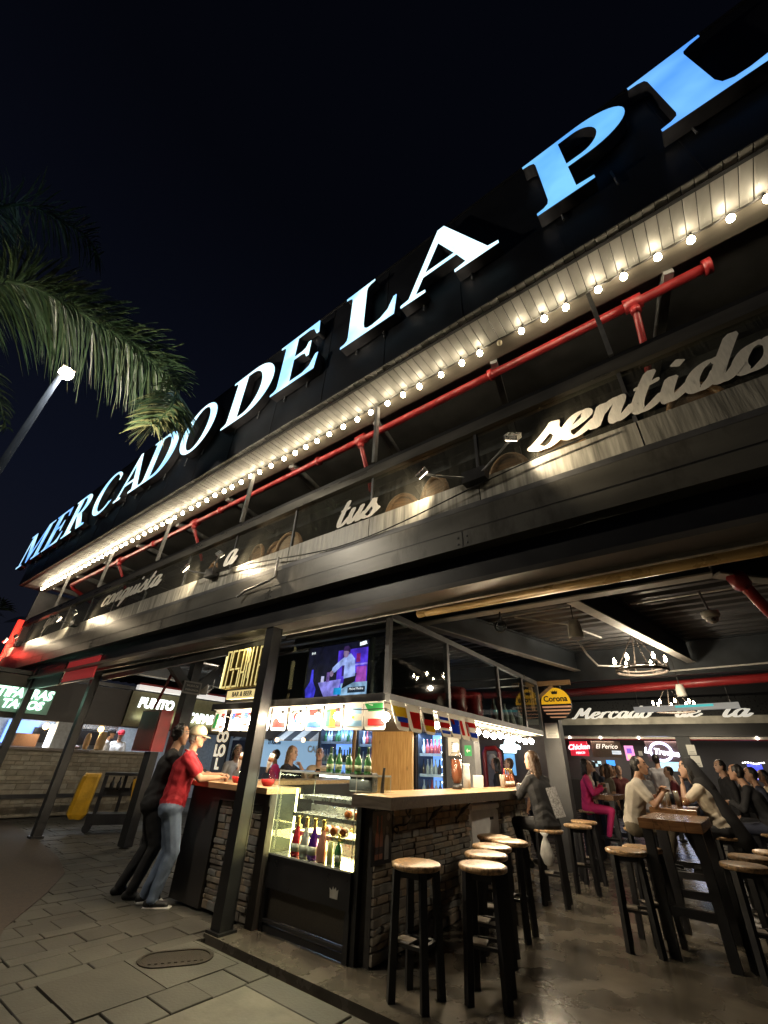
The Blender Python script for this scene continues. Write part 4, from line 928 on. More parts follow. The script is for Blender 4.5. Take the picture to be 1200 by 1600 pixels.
for i in range(5):
    bottle(('leftmost', 'second from left', 'middle', 'fourth from left', 'rightmost')[i]+' green beer bottle of the five standing on the display case', (-3.73+.13*i+(.02 if i > 1 else 0), 3.90, 1.331), GRN, BP, .82, labm=mat('green_label', (.30, .36, .22), .5), capm=gloss('dark_green_cap', (.03, .10, .04), 0, .2), group='green bottles on the display case')
# goods on the oak top
bx1 = tag(centred(MB().ob((-3.30, 3.98, 1.265), (.26, .14, .17), Matrix.Rotation(.25, 3, 'Z'), .012).build('napkin_box', gloss('black_box', (.014, .014, .016), 0, .3))), 'glossy black tip box with a silver emblem on the corner of the oak top', 'box')
bx1['kind'] = 'thing'
ef = frame((-3.25, 3.905, 1.30), (math.cos(.25), math.sin(.25), 0), (0, 0, 1))
em = MB().prism(ell(0, 0, .014, .022, 0, 330, 12), lambda a, b, c: ef(a, b, c), .004).build('emblem', EDGE, None); em.parent = bx1; em.matrix_parent_inverse = Matrix.Translation(-bx1.location)
tag(centred(MB().tube([(-3.08, 4.02, 1.181), (-3.08, 4.02, 1.24), (-3.075, 4.03, 1.37), (-3.07, 4.03, 1.40)], [.022, .02, .012, .014], 10).build('card_reader_stand', BLK, None, True)), 'thin black stand beside the tip box on the oak top', 'stand')

# ------------------------------------------------------------------ glazed upper box of the bar
ub = thing('bar_canopy', 'black steel and glass storage box hung above the bar counter', 'canopy', (-2.83, 3.72, 2.0))
FR = mat('box_frame_grey', (.125, .128, .135), .42, .2, .25, 6, .06)
def X2(y): return -2.83+SL*.55*(y-3.72)
m_ = MB(); m_.bar((-2.83, 3.72, 2.03), (X2(8.7), 8.7, 2.03), .06, .075); m_.build('bottom_rail', FR, ub)
m_ = MB(); m_.bar((-2.83, 3.72, 2.90), (X2(8.7), 8.7, 2.90), .06, .07); m_.build('top_rail', FR, ub)
for yy in (3.72, 5.05, 6.75, 7.85, 8.7):
    m_ = MB(); m_.bx(X2(yy)-.028, X2(yy)+.028, yy-.028, yy+.028, 2.069, 2.863); m_.build('post', FR, ub)
for ya, yb in ((3.75, 5.02), (5.08, 6.72), (6.78, 7.82), (7.88, 8.67)):
    m_ = MB(); m_.prism([(X2(ya)-.004, ya), (X2(yb)-.004, yb), (X2(yb)+.002, yb), (X2(ya)+.002, ya)], lambda a, b, c: Vector((a, b, 2.07+c)), .79); m_.build('glass_pane', PANE, ub)
m_ = MB(); m_.bx(-4.60, -2.865, 3.70, 3.75, 1.985, 2.075); m_.bx(-6.0, -4.61, 3.70, 3.75, 1.985, 2.075); m_.build('front_sill', BLK, ub)
m_ = MB(); m_.bx(-4.60, -2.865, 3.70, 3.75, 2.84, 2.89); m_.build('front_head', BLK, ub)
m_ = MB(); m_.bx(-4.42, -2.865, 3.722, 3.728, 2.078, 2.838); m_.build('front_glass', PANE, ub)
m_ = MB(); m_.prism([(-6.0, 3.76), (-2.86, 3.76), (X2(8.7)-.035, 8.7), (-6.0, 8.7)], lambda a, b, c: Vector((a, b, 1.975+c)), .02); m_.build('floor_panel', mat('canopy_underside', (.10, .085, .065), .6, 0, .2, 4), ub)
MB().bx(-6.0, -4.4, 4.6, 4.64, 2.0, 2.9).build('inner_wall', mat('box_inner_wall', (.022, .021, .022), .6), ub); MB().bx(-4.39, -3.2, 5.6, 5.64, 2.0, 2.9).build('inner_wall', mat('box_inner_wall', (.022, .021, .022), .6), ub)
for yy in (4.4, 5.6, 6.8, 8.0):
    m_ = MB(); m_.bar((-2.9, yy, 2.92), (-5.9, yy, 2.92), .04, .05); m_.build('roof_bar', FR, ub)
TRIM = emit('led_edge', (1, .86, .6), 2.2)
m_ = MB(); m_.bx(-4.40, -2.87, 3.688, 3.697, 1.982, 1.992); m_.build('led_strip', TRIM, ub)
m_ = MB(); m_.bar((X2(5.6)+.035, 5.6, 1.987), (X2(8.6)+.035, 8.6, 1.987), .008); m_.build('led_strip', TRIM, ub)
RB = mat('red_plastic', (.30, .02, .025), .3)
for i, (yy, lb) in enumerate(((6.0, 'red plastic drum behind the glass of the bar canopy, nearer the corner'), (6.55, 'red plastic drum behind the glass of the bar canopy, farther from the corner'))):
    tag(centred(MB().lathe([(.0001,0),(.20,0),(.21,.04),(.20,.15),(.215,.19),(.20,.23),(.21,.42),(.19,.46),(.0001,.46)], 18, (-3.32, yy, 2.0)).build('red_drum', RB, None, True)), lb, 'drum')
for i, (yy, h_) in enumerate(((7.0, .42), (7.25, .36), (7.45, .40), (7.7, .34), (8.05, .42), (8.3, .38))):
    tag(centred(MB().lathe([(.0001,0),(.06,0),(.062,h_*.6),(.03,h_*.8),(.018,h_*.85),(.02,h_),(.0001,h_)], 10, (-3.12, yy, 2.0)).build('decanter', gloss('smoke_glass', (.20, .20, .19), 0, .05), None, True)), 'clear decanter in the row behind the glass of the bar canopy', 'decanter', 'decanters in the bar canopy')
tag(centred(MB().lathe([(.0001,0),(.10,.02),(.14,.2),(.13,.4),(.06,.55),(.0001,.6)], 12, (-3.15, 4.05, 2.02), None, .35).build('wrapped_bundle', mat('plastic_wrap', (.22, .22, .23), .25, 0, .4, 12, .8), None, True)), 'grey plastic wrapped bundle leaning behind the canopy corner post', 'bundle')
# television
tv = thing('television', 'television behind the canopy glass showing a bartender pouring in purple light', 'television', (-3.66, 3.80, 2.06))
MB().bx(-4.20, -3.12, 3.79, 3.84, 2.05, 2.71).build('housing', gloss('tv_black', (.01, .01, .011), 0, .2), tv)
vf = frame((-4.17, 3.789, 2.08), (1, 0, 0), (0, 0, 1))
def scr(name, poly, col, st=1.0, lay=1, em=True):
    m_ = MB(); m_.prism(poly, lambda a, b, c: vf(a, b, .0008*lay+c), .0006); return m_.build(name, letterlight('screen_'+name, [c*.45 for c in col], [c*1.15 for c in col], st, 9.0), tv)
q = lambda x, y, w, h: [(x, y), (x+w, y), (x+w, y+h), (x, y+h)]
scr('night', q(0, 0, 1.0, .60), (.006, .006, .02), 1, 1)
scr('shelf_glow', q(.52, .10, .47, .42), (.10, .04, .75), 1.0, 2)
scr('shelf_pink', q(.83, .11, .15, .20), (.42, .07, .50), .9, 3)
scr('shelf_dark', q(.60, .22, .06, .25), (.03, .01, .12), 1, 3); scr('shelf_line', q(.78, .325, .21, .02), (.35, .25, 1.0), 1.0, 4)
scr('purple_bottles', q(.82, .36, .06, .10), (.35, .02, .2), .8, 5)
scr('bar_front', [(.22, .17), (.60, .19), (.56, .0), (.34, .0)], (.30, .26, .85), 1.0, 6)
scr('bar_white', q(.60, .0, .40, .14), (.36, .55, .85), .9, 5)
scr('barman_legs', [(.62, .08), (.82, .15), (.84, .24), (.66, .22)], (.008, .008, .012), 1, 7)
scr('barman_shirt', [(.64, .19), (.82, .21), (.80, .40), (.73, .47), (.64, .44), (.56, .40), (.45, .33), (.43, .27), (.49, .27), (.60, .34), (.64, .34)], (.40, .48, 1.0), 1.0, 8)
scr('barman_head', ell(.655, .485, .045, .06, 0, 340, 14), (.42, .26, .48), .8, 9); scr('barman_hair', [(.60, .51), (.62, .56), (.68, .565), (.72, .53), (.715, .47), (.69, .50)], (.05, .02, .10), .8, 10)
scr('barman_hand', ell(.44, .26, .03, .035, 0, 340, 10), (.45, .28, .5), .8, 10); scr('shaker', q(.36, .17, .05, .11), (.25, .12, .5), .8, 11); scr('glass', q(.27, .17, .05, .07), (.6, .55, .9), .9, 11)
scr('blue_bottle', [(.03, .0), (.17, .0), (.19, .10), (.13, .19), (.115, .33), (.085, .33), (.075, .19), (.0, .10)], (.06, .05, .75), 1.0, 6)
scr('cyan_tag', q(.50, .02, .12, .075), (.02, .35, .80), 1.0, 12); scr('caption', q(.72, .03, .26, .06), (.02, .03, .05), 1, 12)
text('caption_text', 'Michel Medina', .036, frame((-4.17+.85, 3.7785, 2.15), (1, 0, 0), (0, 0, 1)), emit('screen_white', (.9, .9, 1), 1), tv, .0006)
text('corner_text', 'BEER', .05, frame((-4.17+.92, 3.7785, 2.645), (1, .0, .12), (-.12, 0, 1)), emit('screen_white', (.9, .9, 1), 1), tv, .0006, bold=.004)
text('corner_text', 'BAR', .04, frame((-4.17+.09, 3.7785, 2.61), (1, 0, 0), (0, 0, 1)), emit('screen_white', (.9, .9, 1), 1), tv, .0006)
# BAR & BEER sign
bs = thing('bar_sign', 'gold lit sign of tall letters over a plate reading BAR & BEER', 'sign', (-5.05, 3.56, 2.1))
MB().bx(-5.56, -4.61, 3.60, 3.64, 2.06, 2.78).build('backing', BLK, bs)
GOLD = mat('gold_sign_metal', (.55, .44, .16), .3, .7, .15, 8); GOLDL = emit('gold_lit_face', (1, .88, .40), 1.1)
GOLDF = emit('gold_dim_face', (1, .85, .35), .40)
BLOCK = {'O': [(0,0,.028,.5),(.077,0,.028,.5),(.0285,0,.048,.03),(.0285,.47,.048,.03)], 'S': [(0,.255,.028,.245),(.077,0,.028,.225),(0,.2255,.105,.029),(.0285,.47,.0765,.03),(0,0,.0765,.03)], 'A': [(0,0,.028,.5),(.077,0,.028,.5),(.0285,.47,.048,.03),(.0285,.17,.048,.03)],
 'N': [(0,0,.028,.5),(.077,0,.028,.5),(.0285,.30,.024,.17),(.053,.10,.0235,.20)], 'I': [(.035,0,.03,.5)], 'E': [(0,0,.028,.5),(.0285,0,.075,.03),(.0285,.235,.06,.03),(.0285,.47,.075,.03)]}
for k, chh in enumerate('OSSANIE'):
    m_ = MB(); mf = MB(); xl = -5.53+k*.122
    for (a, b, w, h) in BLOCK[chh]: m_.bx(xl+a, xl+a+w, 3.475, 3.55, 2.225+b, 2.225+b+h); mf.bx(xl+a+.004, xl+a+w-.004, 3.471, 3.4745, 2.225+b+.004, 2.225+b+h-.004)
    lt_ = m_.build('tall_letter', GOLD, bs); mf.build('letter_face', GOLDF, lt_)
MB().bx(-5.575, -5.54, 3.48, 3.52, 2.24, 2.66).build('side_light', GOLDL, bs); MB().bx(-4.665, -4.635, 3.48, 3.52, 2.24, 2.60).build('side_light', GOLDL, bs)
MB().bx(-4.74, -4.65, 3.48, 3.54, 2.735, 2.79).build('spot_cap', GOLDL, bs)
pl = MB(); pl.bx(-5.34, -4.66, 3.47, 3.55, 2.085, 2.185); plo = pl.build('name_plate', emit('gold_plate', (1, .78, .34), .55, (.6, .5, .25)), bs)
text('name_text', 'BAR & BEER', .082, frame((-5.01, 3.4695, 2.135), (1, 0, 0), (0, 0, 1)), BLK, plo, .004, bold=.001)
point('gold_sign_light', (-5.05, 3.42, 2.72), 1.6, (1, .85, .45), .05, bs)

# ------------------------------------------------------------------ bunting and bulbs round the bar
FC = {'w': (.84, .82, .78), 'r': (.72, .06, .06), 'g': (.06, .42, .13), 'b': (.06, .14, .62), 'y': (.85, .64, .06), 'k': (.04, .035, .03), 'c': (.34, .58, .80)}
def clothlight(name, col):
    m = bpy.data.materials.new(name); m.use_nodes = True; N = m.node_tree.nodes; L = m.node_tree.links; out = [n for n in N if n.type == 'OUTPUT_MATERIAL'][0]
    d = N.new('ShaderNodeBsdfDiffuse'); t = N.new('ShaderNodeBsdfTranslucent'); mx = N.new('ShaderNodeMixShader'); mx.inputs[0].default_value = .55
    for n in (d, t): n.inputs[0].default_value = tuple(col)+(1,)
    L.new(d.outputs[0], mx.inputs[1]); L.new(t.outputs[0], mx.inputs[2]); L.new(mx.outputs[0], out.inputs['Surface']); return m
FM = {k: clothlight('flag_'+k, v) for k, v in FC.items()}
def flag(parent, base, u, tilt, design, w=.20, h=.26):
    # white pennant with rounded foot, printed patches 1.2 mm proud of it
    base = Vector(base); u = Vector(u).normalized(); nrm = u.cross(Vector((0,0,1))).normalized()
    dn = (Vector((0,0,-1))+nrm*.10+u*tilt).normalized()
    sway = random.uniform(-.05, .05)
    fn = lambda a, b, c: base+u*(a*w)+dn*(b*h)+nrm*(c+.018*math.sin(2.6*b+a*3)*b+sway*b*.3)
    def sheet(poly, lay, m, name, par):
        mb = MB(); mb.prism(poly, lambda a, b, c: fn(a, b, .0016*lay+c), .0010); return mb.build(name, m, par)
    pts = [(-.5, 0), (.5, 0), (.5, .35), (.5, .7)]+[(.5-.14+.14*math.cos(R(a)), .80+.20*math.sin(R(a))) for a in (15, 45, 75)]+[(-.5+.14-.14*math.cos(R(a)), .80+.20*math.sin(R(a))) for a in (75, 45, 15)]+[(-.5, .7), (-.5, .35)]
    f = sheet(pts, 0, FM['w'], 'flag', parent)
    for k, (col, x0, x1, y0, y1) in enumerate(design):
        if x0 == 'o': poly = [(y0+x1*math.cos(R(a))*1.0, y1+x1*math.sin(R(a))*.8) for a in range(0, 360, 30)]
        else: poly = [(x0, y0), (x1, y0), (x1, y1), (x0, y1)]
        sheet(poly, 1+k*.7, FM[col], 'print', f)
H3 = lambda a, b, c: [(a, -.42, .42, .18, .42), (b, -.42, .42, .42, .66), (c, -.42, .42, .66, .88)]
V3 = lambda a, b, c: [(a, -.42, -.14, .2, .86), (b, -.14, .14, .2, .86), (c, .14, .42, .2, .86)]
bn = thing('flag_bunting', 'bunting of national flags along the front of the bar', 'bunting', (-4.4, 3.64, 1.98))
FRONT = [(-5.64, V3('g','w','r')), (-5.27, [('r',-.42,.42,.2,.5),('b',-.42,-.1,.2,.5)]), (-5.01, [('r',-.42,.42,.2,.3),('r',-.42,.42,.42,.52),('r',-.42,.42,.64,.74),('b',-.42,-.05,.2,.5)]), (-4.70, H3('y','w','c')), (-4.40, [('r',-.42,.42,.5,.86)]),
         (-4.08, [('r','o',.22,0,.45),('b','o',.14,.02,.58),('k',-.36,-.26,.2,.34),('k',.26,.36,.62,.76)]), (-3.79, [('r',-.42,.42,.18,.42),('b',-.42,.42,.66,.88)]), (-3.50, V3('g','y','r')+[('g','o',.07,0,.5)]), (-3.20, [('c',-.42,.42,.2,.42),('c',-.42,.42,.66,.86),('y','o',.07,0,.54)]), (-2.93, [('g',-.46,.46,.05,.34),('r',-.3,.46,.60,.84)])]
for i, (x, dsg) in enumerate(FRONT): flag(bn, (x-.02, 3.655, 1.985), (1, 0, 0), .16, dsg, .26, .27)
MB().tube([(-5.85, 3.655, 1.99)]+[(x, 3.655, 1.987-(i % 2)*.008) for i, (x, d) in enumerate(FRONT)]+[(-2.80, 3.66, 1.992)], .004, 5).build('ribbon', FM['w'], bn)
bn2 = thing('flag_bunting', 'bunting of national flags along the stool side of the bar', 'bunting', (-2.78, 4.4, 1.98))
SIDE = [(3.84, [('y',-.45,.45,.15,.52),('b',-.3,.45,.52,.70),('r',-.2,.45,.70,.86)]), (4.12, [('r',-.28,.42,.25,.85)]), (4.43, H3('k','r','y')), (4.79, [('b',-.42,.42,.2,.32),('r',-.42,.42,.42,.64),('b',-.42,.42,.74,.86)]), (5.07, [('b',-.42,.42,.2,.80),('r',-.42,-.05,.2,.42)]), (5.32, [('r',-.42,-.15,.2,.82),('r',.15,.42,.2,.82)]), (5.53, [('r',-.42,.42,.2,.42),('b',-.42,.42,.64,.86)])]
for y, dsg in SIDE: flag(bn2, (X2(y)+.055, y, 1.995), (SL*.55, 1, 0), .22, dsg, .27, .27)
MB().tube([(X2(y)+.055, y, 1.998) for y in (3.70, 3.84, 4.43, 5.07, 5.7)], .004, 5).build('ribbon', FM['w'], bn2)
fl_ = thing('string_lights', 'string of warm globe bulbs under the bar canopy', 'string lights', (-3.0, 3.8, 1.95))
FRB = [(-5.48, 3.565), (-5.14, 3.565), (-4.86, 3.565), (-4.56, 3.565), (-4.26, 3.565), (-3.95, 3.565), (-3.66, 3.565), (-3.36, 3.565), (-2.75, 3.60)]
SDB = [(-2.98, y) for y in (4.30, 4.98, 5.32, 5.57, 6.15, 6.44, 6.71, 6.97, 7.25, 7.51, 7.76, 8.05, 8.36)]
INB = [(-5.5, 4.6), (-5.0, 4.7), (-4.5, 4.65), (-4.1, 4.7), (-3.7, 4.6), (-3.25, 5.2), (-3.2, 6.4)]
gb = MB(); gb.sph((0, 0, 0), .042, 12, 8); gb.lathe([(.02,.026),(.013,.04)], 8); gsrc = gb.build('bulb', WARMB, fl_, True, world=False); gs = MB(); gs.tube([(0,0,.04),(0,0,.075)], .016, 8); gss = gs.build('socket', CABLE, gsrc, world=False)
allb = [(x, y, 1.835+random.uniform(-.015, .015)) for x, y in FRB]+[(x+SL*.4*(y-4), y, 1.872+random.uniform(-.012, .012)) for x, y in SDB]+[(x, y, 1.85) for x, y in INB]
for i, p in enumerate(allb):
    if i == 0: gsrc.location = Vector(p)-ORG[fl_]
    else:
        b = gsrc.copy(); COL.objects.link(b); b.location = Vector(p)-ORG[fl_]; s_ = gss.copy(); COL.objects.link(s_); s_.parent = b
w_ = MB()
for run in (allb[:9]+allb[9:22], allb[22:]):
    pts = []
    for i, p in enumerate(run):
        pts.append((p[0], p[1], p[2]+.078))
        if i < len(run)-1: pts.append(((p[0]+run[i+1][0])/2, (p[1]+run[i+1][1])/2, p[2]+.055))
    w_.tube(pts, .005, 5)
w_.build('wire', CABLE, fl_)

# ------------------------------------------------------------------ back bar: fridges, pine panel, paper, jugs
FBL = emit('fridge_back_glow', (.22, .42, 1.0), 1.0); FWH = emit('fridge_led', (.72, .86, 1.0), 14)
def fridge(x0, x1, y, z1, label, nsh=4, frame_m=BLK, glow=FBL, led=True):
    t = thing('drinks_fridge', label, 'fridge', ((x0+x1)/2, y, 0)); d = .55
    m_ = MB(); m_.bx(x0, x0+.04, y, y+d, 0, z1); m_.bx(x1-.04, x1, y, y+d, 0, z1); m_.bx(x0+.0405, x1-.0405, y, y+d, z1-.12, z1); m_.bx(x0+.0405, x1-.0405, y, y+d, 0, .35); m_.build('cabinet', frame_m, t)
    m_ = MB(); m_.bx(x0+.041, x1-.041, y+d-.02, y+d-.01, .36, z1-.125); m_.build('back_panel', glow, t)
    for k in range(nsh):
        z = .62+k*(z1-.85)/(nsh-.2); m_ = MB(); m_.bx(x0+.042, x1-.042, y+.06, y+d-.03, z, z+.012); m_.bx(x0+.042, x1-.042, y+.045, y+.058, z-.012, z+.035); m_.build('shelf', mat('fridge_shelf', (.45, .55, .75), .35), t)
    m_ = MB(); m_.bx(x0+.015, x1-.015, y-.03, y-.024, .36, z1-.125); m_.build('door_glass', PANE, t)
    m_ = MB(); m_.bx(x0+.01, x0+.035, y-.04, y-.0305, .33, z1-.11); m_.bx(x1-.035, x1-.01, y-.04, y-.0305, .33, z1-.11); m_.build('door_frame', frame_m, t)
    if led:
        m_ = MB(); z = .5
        while z < z1-.2: m_.ob((x1-.075, y+.03, z), (.022, .012, .022)); z += .115
        m_.build('led_dots', FWH, t)
        area('fridge_light', ((x0+x1)/2, y+.03, z1-.14), ((x0+x1)/2, y+.2, .8), 18, x1-x0-.1, .05, (.45, .62, 1.0), t)
    return t
fridge(-7.58, -6.52, 7.5, 2.3, 'blue lit double drinks fridge left of the oak post behind the bar'); fridge(-6.46, -5.98, 7.5, 2.25, 'narrow blue lit drinks fridge between the oak post and the pine panel'); fridge(-4.97, -4.36, 7.5, 2.08, 'blue lit drinks fridge with white LED dots right of the pine panel')
MB_post = tag(MB().bx(-6.517, -6.463, 7.44, 7.52, 0, 2.45).build('oak_post', woodmat('oak_post_wood', (.22, .11, .04), (.36, .2, .08), .4, axis='Z')), 'slim brown post between the two left fridges of the back bar', 'post')
wp = thing('pine_panel', 'yellow knotty pine panel of upright boards behind the bar corner', 'panel', (-5.47, 7.4, 0))
xs_ = [-5.96, -5.86, -5.58, -5.28, -4.985]
for a, b in zip(xs_[:-1], xs_[1:]): MB().bx(a+.003, b-.003, 7.38, 7.44, .0, 2.52).build('board', WOODY, wp)
bw = thing('back_wall', 'dark grey partition wall behind the bar right of the fridges', 'wall', (-4.1, 7.5, 0))
MB().bx(-4.35, -3.97, 7.52, 7.62, 0, 2.0).build('panel', mat('bar_dark_panel', (.05, .052, .058), .5), bw); MB().bx(-3.965, -3.74, 7.44, 7.66, 0, 2.0).build('pillar', mat('bar_grey_pillar', (.10, .103, .11), .5), bw)
for (x0, x1, y, z0, z1, m_, lb, nm_) in ((-4.29, -4.06, 7.515, 1.60, 1.89, PAPER, 'white menu sheet on the dark partition beside the right fridge', 'menu_sheet'), (-3.92, -3.79, 7.435, 1.60, 1.76, mat('exit_green', (.03, .30, .10), .5), 'small green arrow notice on the grey pillar behind the bar', 'notice')):
    t = thing(nm_, lb, 'notice', ((x0+x1)/2, y, z0)); MB().bx(x0, x1, y-.004, y, z0, z1).build('sheet', m_, t)
    fr_ = frame((x0, y-.0045, z0), (1, 0, 0), (0, 0, 1)); mm = MB()
    if nm_ == 'menu_sheet':
        for i in range(4):
            for j in range(2): mm.prism(q(.07+j*.07, .10+i*.03, .045, .018), lambda a, b, c: fr_(a, b, c), .001)
        mm.build('print', mat('ink', (.08, .08, .08), .6), t)
    else:
        mm.prism([(.03, .08), (.06, .045), (.06, .07), (.105, .07), (.105, .09), (.06, .09), (.06, .115)], lambda a, b, c: fr_(a, b, c), .001); mm.build('arrow', PAPER, t)
bi = bottle('x', (0, 0, -5), gloss('clear_bottle', (.42, .46, .50), 0, .08), BP, .85, n=8)
protos = []
for nm_, c in (('clear', (.40, .45, .52)), ('dark', (.06, .05, .06)), ('reddish', (.30, .05, .05)), ('green', (.05, .16, .07))):
    m_ = MB(); m_.lathe([(r*.85, z*.85) for r, z in BP], 9); o = m_.build('bottle', gloss('fridge_'+nm_, c, 0, .1), None, True); protos.append(o)
for ch in list(bi.children): bpy.data.objects.remove(ch)
bpy.data.objects.remove(bi)
FRL = {0: 'bottle on a shelf of the double fridge behind the bar', 1: 'bottle on a shelf of the narrow fridge behind the bar', 2: 'bottle on a shelf of the fridge right of the pine panel'}
used = set()
for fi, (x0, x1, z1) in enumerate(((-7.58, -6.52, 2.3), (-6.46, -5.98, 2.25), (-4.97, -4.36, 2.08))):
    for k in range(4):
        z = .62+k*(z1-.85)/3.8+.012
        if z < .95: continue
        x = x0+.09
        while x < x1-.11:
            pi_ = random.choice((0, 0, 1, 2) if fi else (0, 0, 1, 3))
            o = protos[pi_] if pi_ not in used else protos[pi_].copy()
            if pi_ in used: COL.objects.link(o)
            used.add(pi_); o.location = (x, 7.5+.12, z); tag(o, FRL[fi].replace(' a shelf', (' the bottom shelf', ' the lower middle shelf', ' the upper middle shelf', ' the top shelf')[k]), 'bottle', 'bottles in the back bar fridges '+('a', 'b', 'c')[fi]); x += .085
for i, o in enumerate(protos):
    if i not in used: bpy.data.objects.remove(o)
# jugs of red drink
JG = glassmat('jug_glass', (.92, .90, .86)); DRK = gloss('red_drink', (.42, .015, .02), 0, .15)
def jug(x, y, lb):
    t = thing('drink_jug', lb, 'jug', (x, y, 1.156)); L0 = (x, y, 1.156)
    MB().lathe([(.0001,.003),(.05,.003),(.075,.03),(.083,.07)], 16, L0).build('drink', DRK, t, True)
    MB().lathe([(.052,0),(.079,.03),(.088,.075),(.075,.12),(.045,.15),(.045,.165),(.058,.175)], 18, L0).build('bowl', JG, t, True)
    a = MB(); a.lathe([(.0001,0),(.030,0),(.030,.10),(.022,.13),(.013,.16),(.013,.20),(.0001,.20)], 12, (x+.01, y, 1.30), Matrix.Rotation(.35, 3, 'Y') @ Matrix.Rotation(PI, 3, 'X')); b = a.build('upturned_bottle', gloss('white_bottle', (.62, .58, .52), 0, .3), t, True)
    for v in b.data.vertices: v.co.z += .18
    b2 = MB(); b2.lathe([(.0312,-.03),(.0312,-.075)], 12, (x+.01, y, 1.48), Matrix.Rotation(.35, 3, 'Y')); b2.build('bottle_label', mat('brown_label', (.25, .10, .04), .5), b, True)
jug(-5.20, 3.80, 'round jug of red drink with a bottle upended in it beside the man in red'); jug(-4.62, 3.80, 'round jug of red drink with a bottle upended in it right of the corner column')
dsp = thing('drink_dispenser', 'tall clear dispenser of iced brown drink standing on the oak top', 'dispenser', (BXX(-3.15, 5.9), 5.9, 1.181)); x0, y0 = BXX(-3.15, 5.9), 5.9
MB().lathe([(.0001,0),(.07,0),(.07,.05),(.03,.06),(.0001,.06)], 14, (x0, y0, 1.181)).build('foot', BLK, dsp, True)
MB().lathe([(.0001,.065),(.045,.07),(.07,.14),(.072,.34),(.0001,.345)], 14, (x0, y0, 1.181)).build('drink', gloss('cola', (.16, .06, .035), 0, .1), dsp, True); MB().lathe([(.050,.062),(.078,.14),(.080,.40),(.05,.43)], 14, (x0, y0, 1.181)).build('cylinder', JG, dsp, True)
MB().lathe([(.0001,.43),(.05,.43),(.04,.52),(.03,.54),(.0001,.545)], 14, (x0, y0, 1.181)).build('lid', PAPER, dsp, True)
cu = thing('paper_cup', 'tall paper cup with a red straw on the oak top before the woman in black', 'cup', (BXX(-3.05, 7.3), 7.3, 1.181)); x0, y0 = BXX(-3.05, 7.3), 7.3
MB().lathe([(.0001,0),(.032,0),(.045,.17),(.046,.175),(.042,.17),(.030,.01)], 14, (x0, y0, 1.181)).build('cup_body', mat('kraft_white', (.60, .52, .42), .7), cu, True); MB().tube([(x0+.01, y0, 1.20), (x0+.03, y0+.03, 1.45)], .006, 6).build('straw', RB, cu, True)
for i in range(4):
    bottle(('nearest', 'second nearest', 'third nearest', 'farthest')[i]+' brown beer bottle of the four before the woman in black', (BXX(-3.08, 7.5)-.02*i, 7.5+.14*i, 1.181), gloss('beer_brown', (.14, .04, .015), 0, .1), BP, .86, labm=LBL, group='brown bottles before the woman in black', n=10)
tag(centred(MB().ob((BXX(-3.2, 6.7), 6.7, 1.26), (.16, .02, .16), Matrix.Rotation(.9, 3, 'Z') @ Matrix.Rotation(.15, 3, 'X'), .003).build('menu_card', PAPER)), 'white folded card standing on the oak top left of the paper cup', 'card')
tag(centred(MB().lathe([(.0001,0),(.05,0),(.055,.14),(.045,.27),(.055,.30),(.0001,.30)], 12, (BXX(-3.22, 6.35), 6.35, 1.181)).build('wrapped_cups', mat('white_wrap', (.62, .62, .6), .4, 0, .2, 20, .5), None, True)), 'stack of white wrapped cups on the oak top by the grey pillar', 'cups')

# ------------------------------------------------------------------ bar stools
stl = thing('bar_stool', 'round wooden bar stool nearest the camera in the row beside the bar', 'stool', (0, 0, 0), 0, 'bar stools along the bar')
LEGM = LEGMAT
MB().lathe([(.0001,.728),(.178,.728),(.192,.735),(.197,.750),(.194,.764),(.180,.770),(.0001,.771)], 32).build('seat', SEATW, stl, True, world=False)
for sx in (-1, 1):
    for sy in (-1, 1): MB().bar((sx*.115, sy*.115, .7275), (sx*.135, sy*.135, 0), .052, .052, up=(1, 1, 0)).build('leg', LEGM, stl, world=False)
m_ = MB(); z = .30
for a, b in (((-.13, -.13), (.13, -.13)), ((.13, -.13), (.13, .13)), ((.13, .13), (-.13, .13)), ((-.13, .13), (-.13, -.13))): m_.bar((a[0]*.78+b[0]*.02, a[1]*.78+b[1]*.02, z), (b[0]*.78+a[0]*.02, b[1]*.78+a[1]*.02, z), .03, .022)
m_.build('footrest', LEGM, stl, world=False)
MB().ob((-.06, -.06, .318), (.13, .13, .014), Matrix.Rotation(.0, 3, 'Z'), .004).build('footplate', mat('worn_grey_wood', (.20, .17, .14), .4), stl, world=False)
m_ = MB()
for a, b in (((-.10, -.10), (.10, -.10)), ((.10, -.10), (.10, .10)), ((.10, .10), (-.10, .10)), ((-.10, .10), (-.10, -.10))): m_.bar((a[0], a[1], .70), (b[0], b[1], .70), .02, .04)
m_.build('apron', LEGM, stl, world=False)
ROWS = [(-2.00, 4.00, .3, None), (-2.40, 3.62, .1, 'round wooden bar stool against the stone wall beside the display case'), (-2.21, 4.50, .2, 'second round wooden bar stool of the row, behind the nearest one'), (-2.36, 4.95, .5, 'third round wooden bar stool of the row beside the bar'),
        (-2.38, 5.45, .1, 'fourth round wooden bar stool of the row, offset towards the tables'), (-2.64, 5.62, .3, 'fifth bar stool of the row, tucked by the white freezer')]
stl.location = (-2.0, 4.0, 0); stl.rotation_euler.z = .3
for x, y, a, lb in ROWS[1:]: dup(stl, (x, y, 0), a, lb)

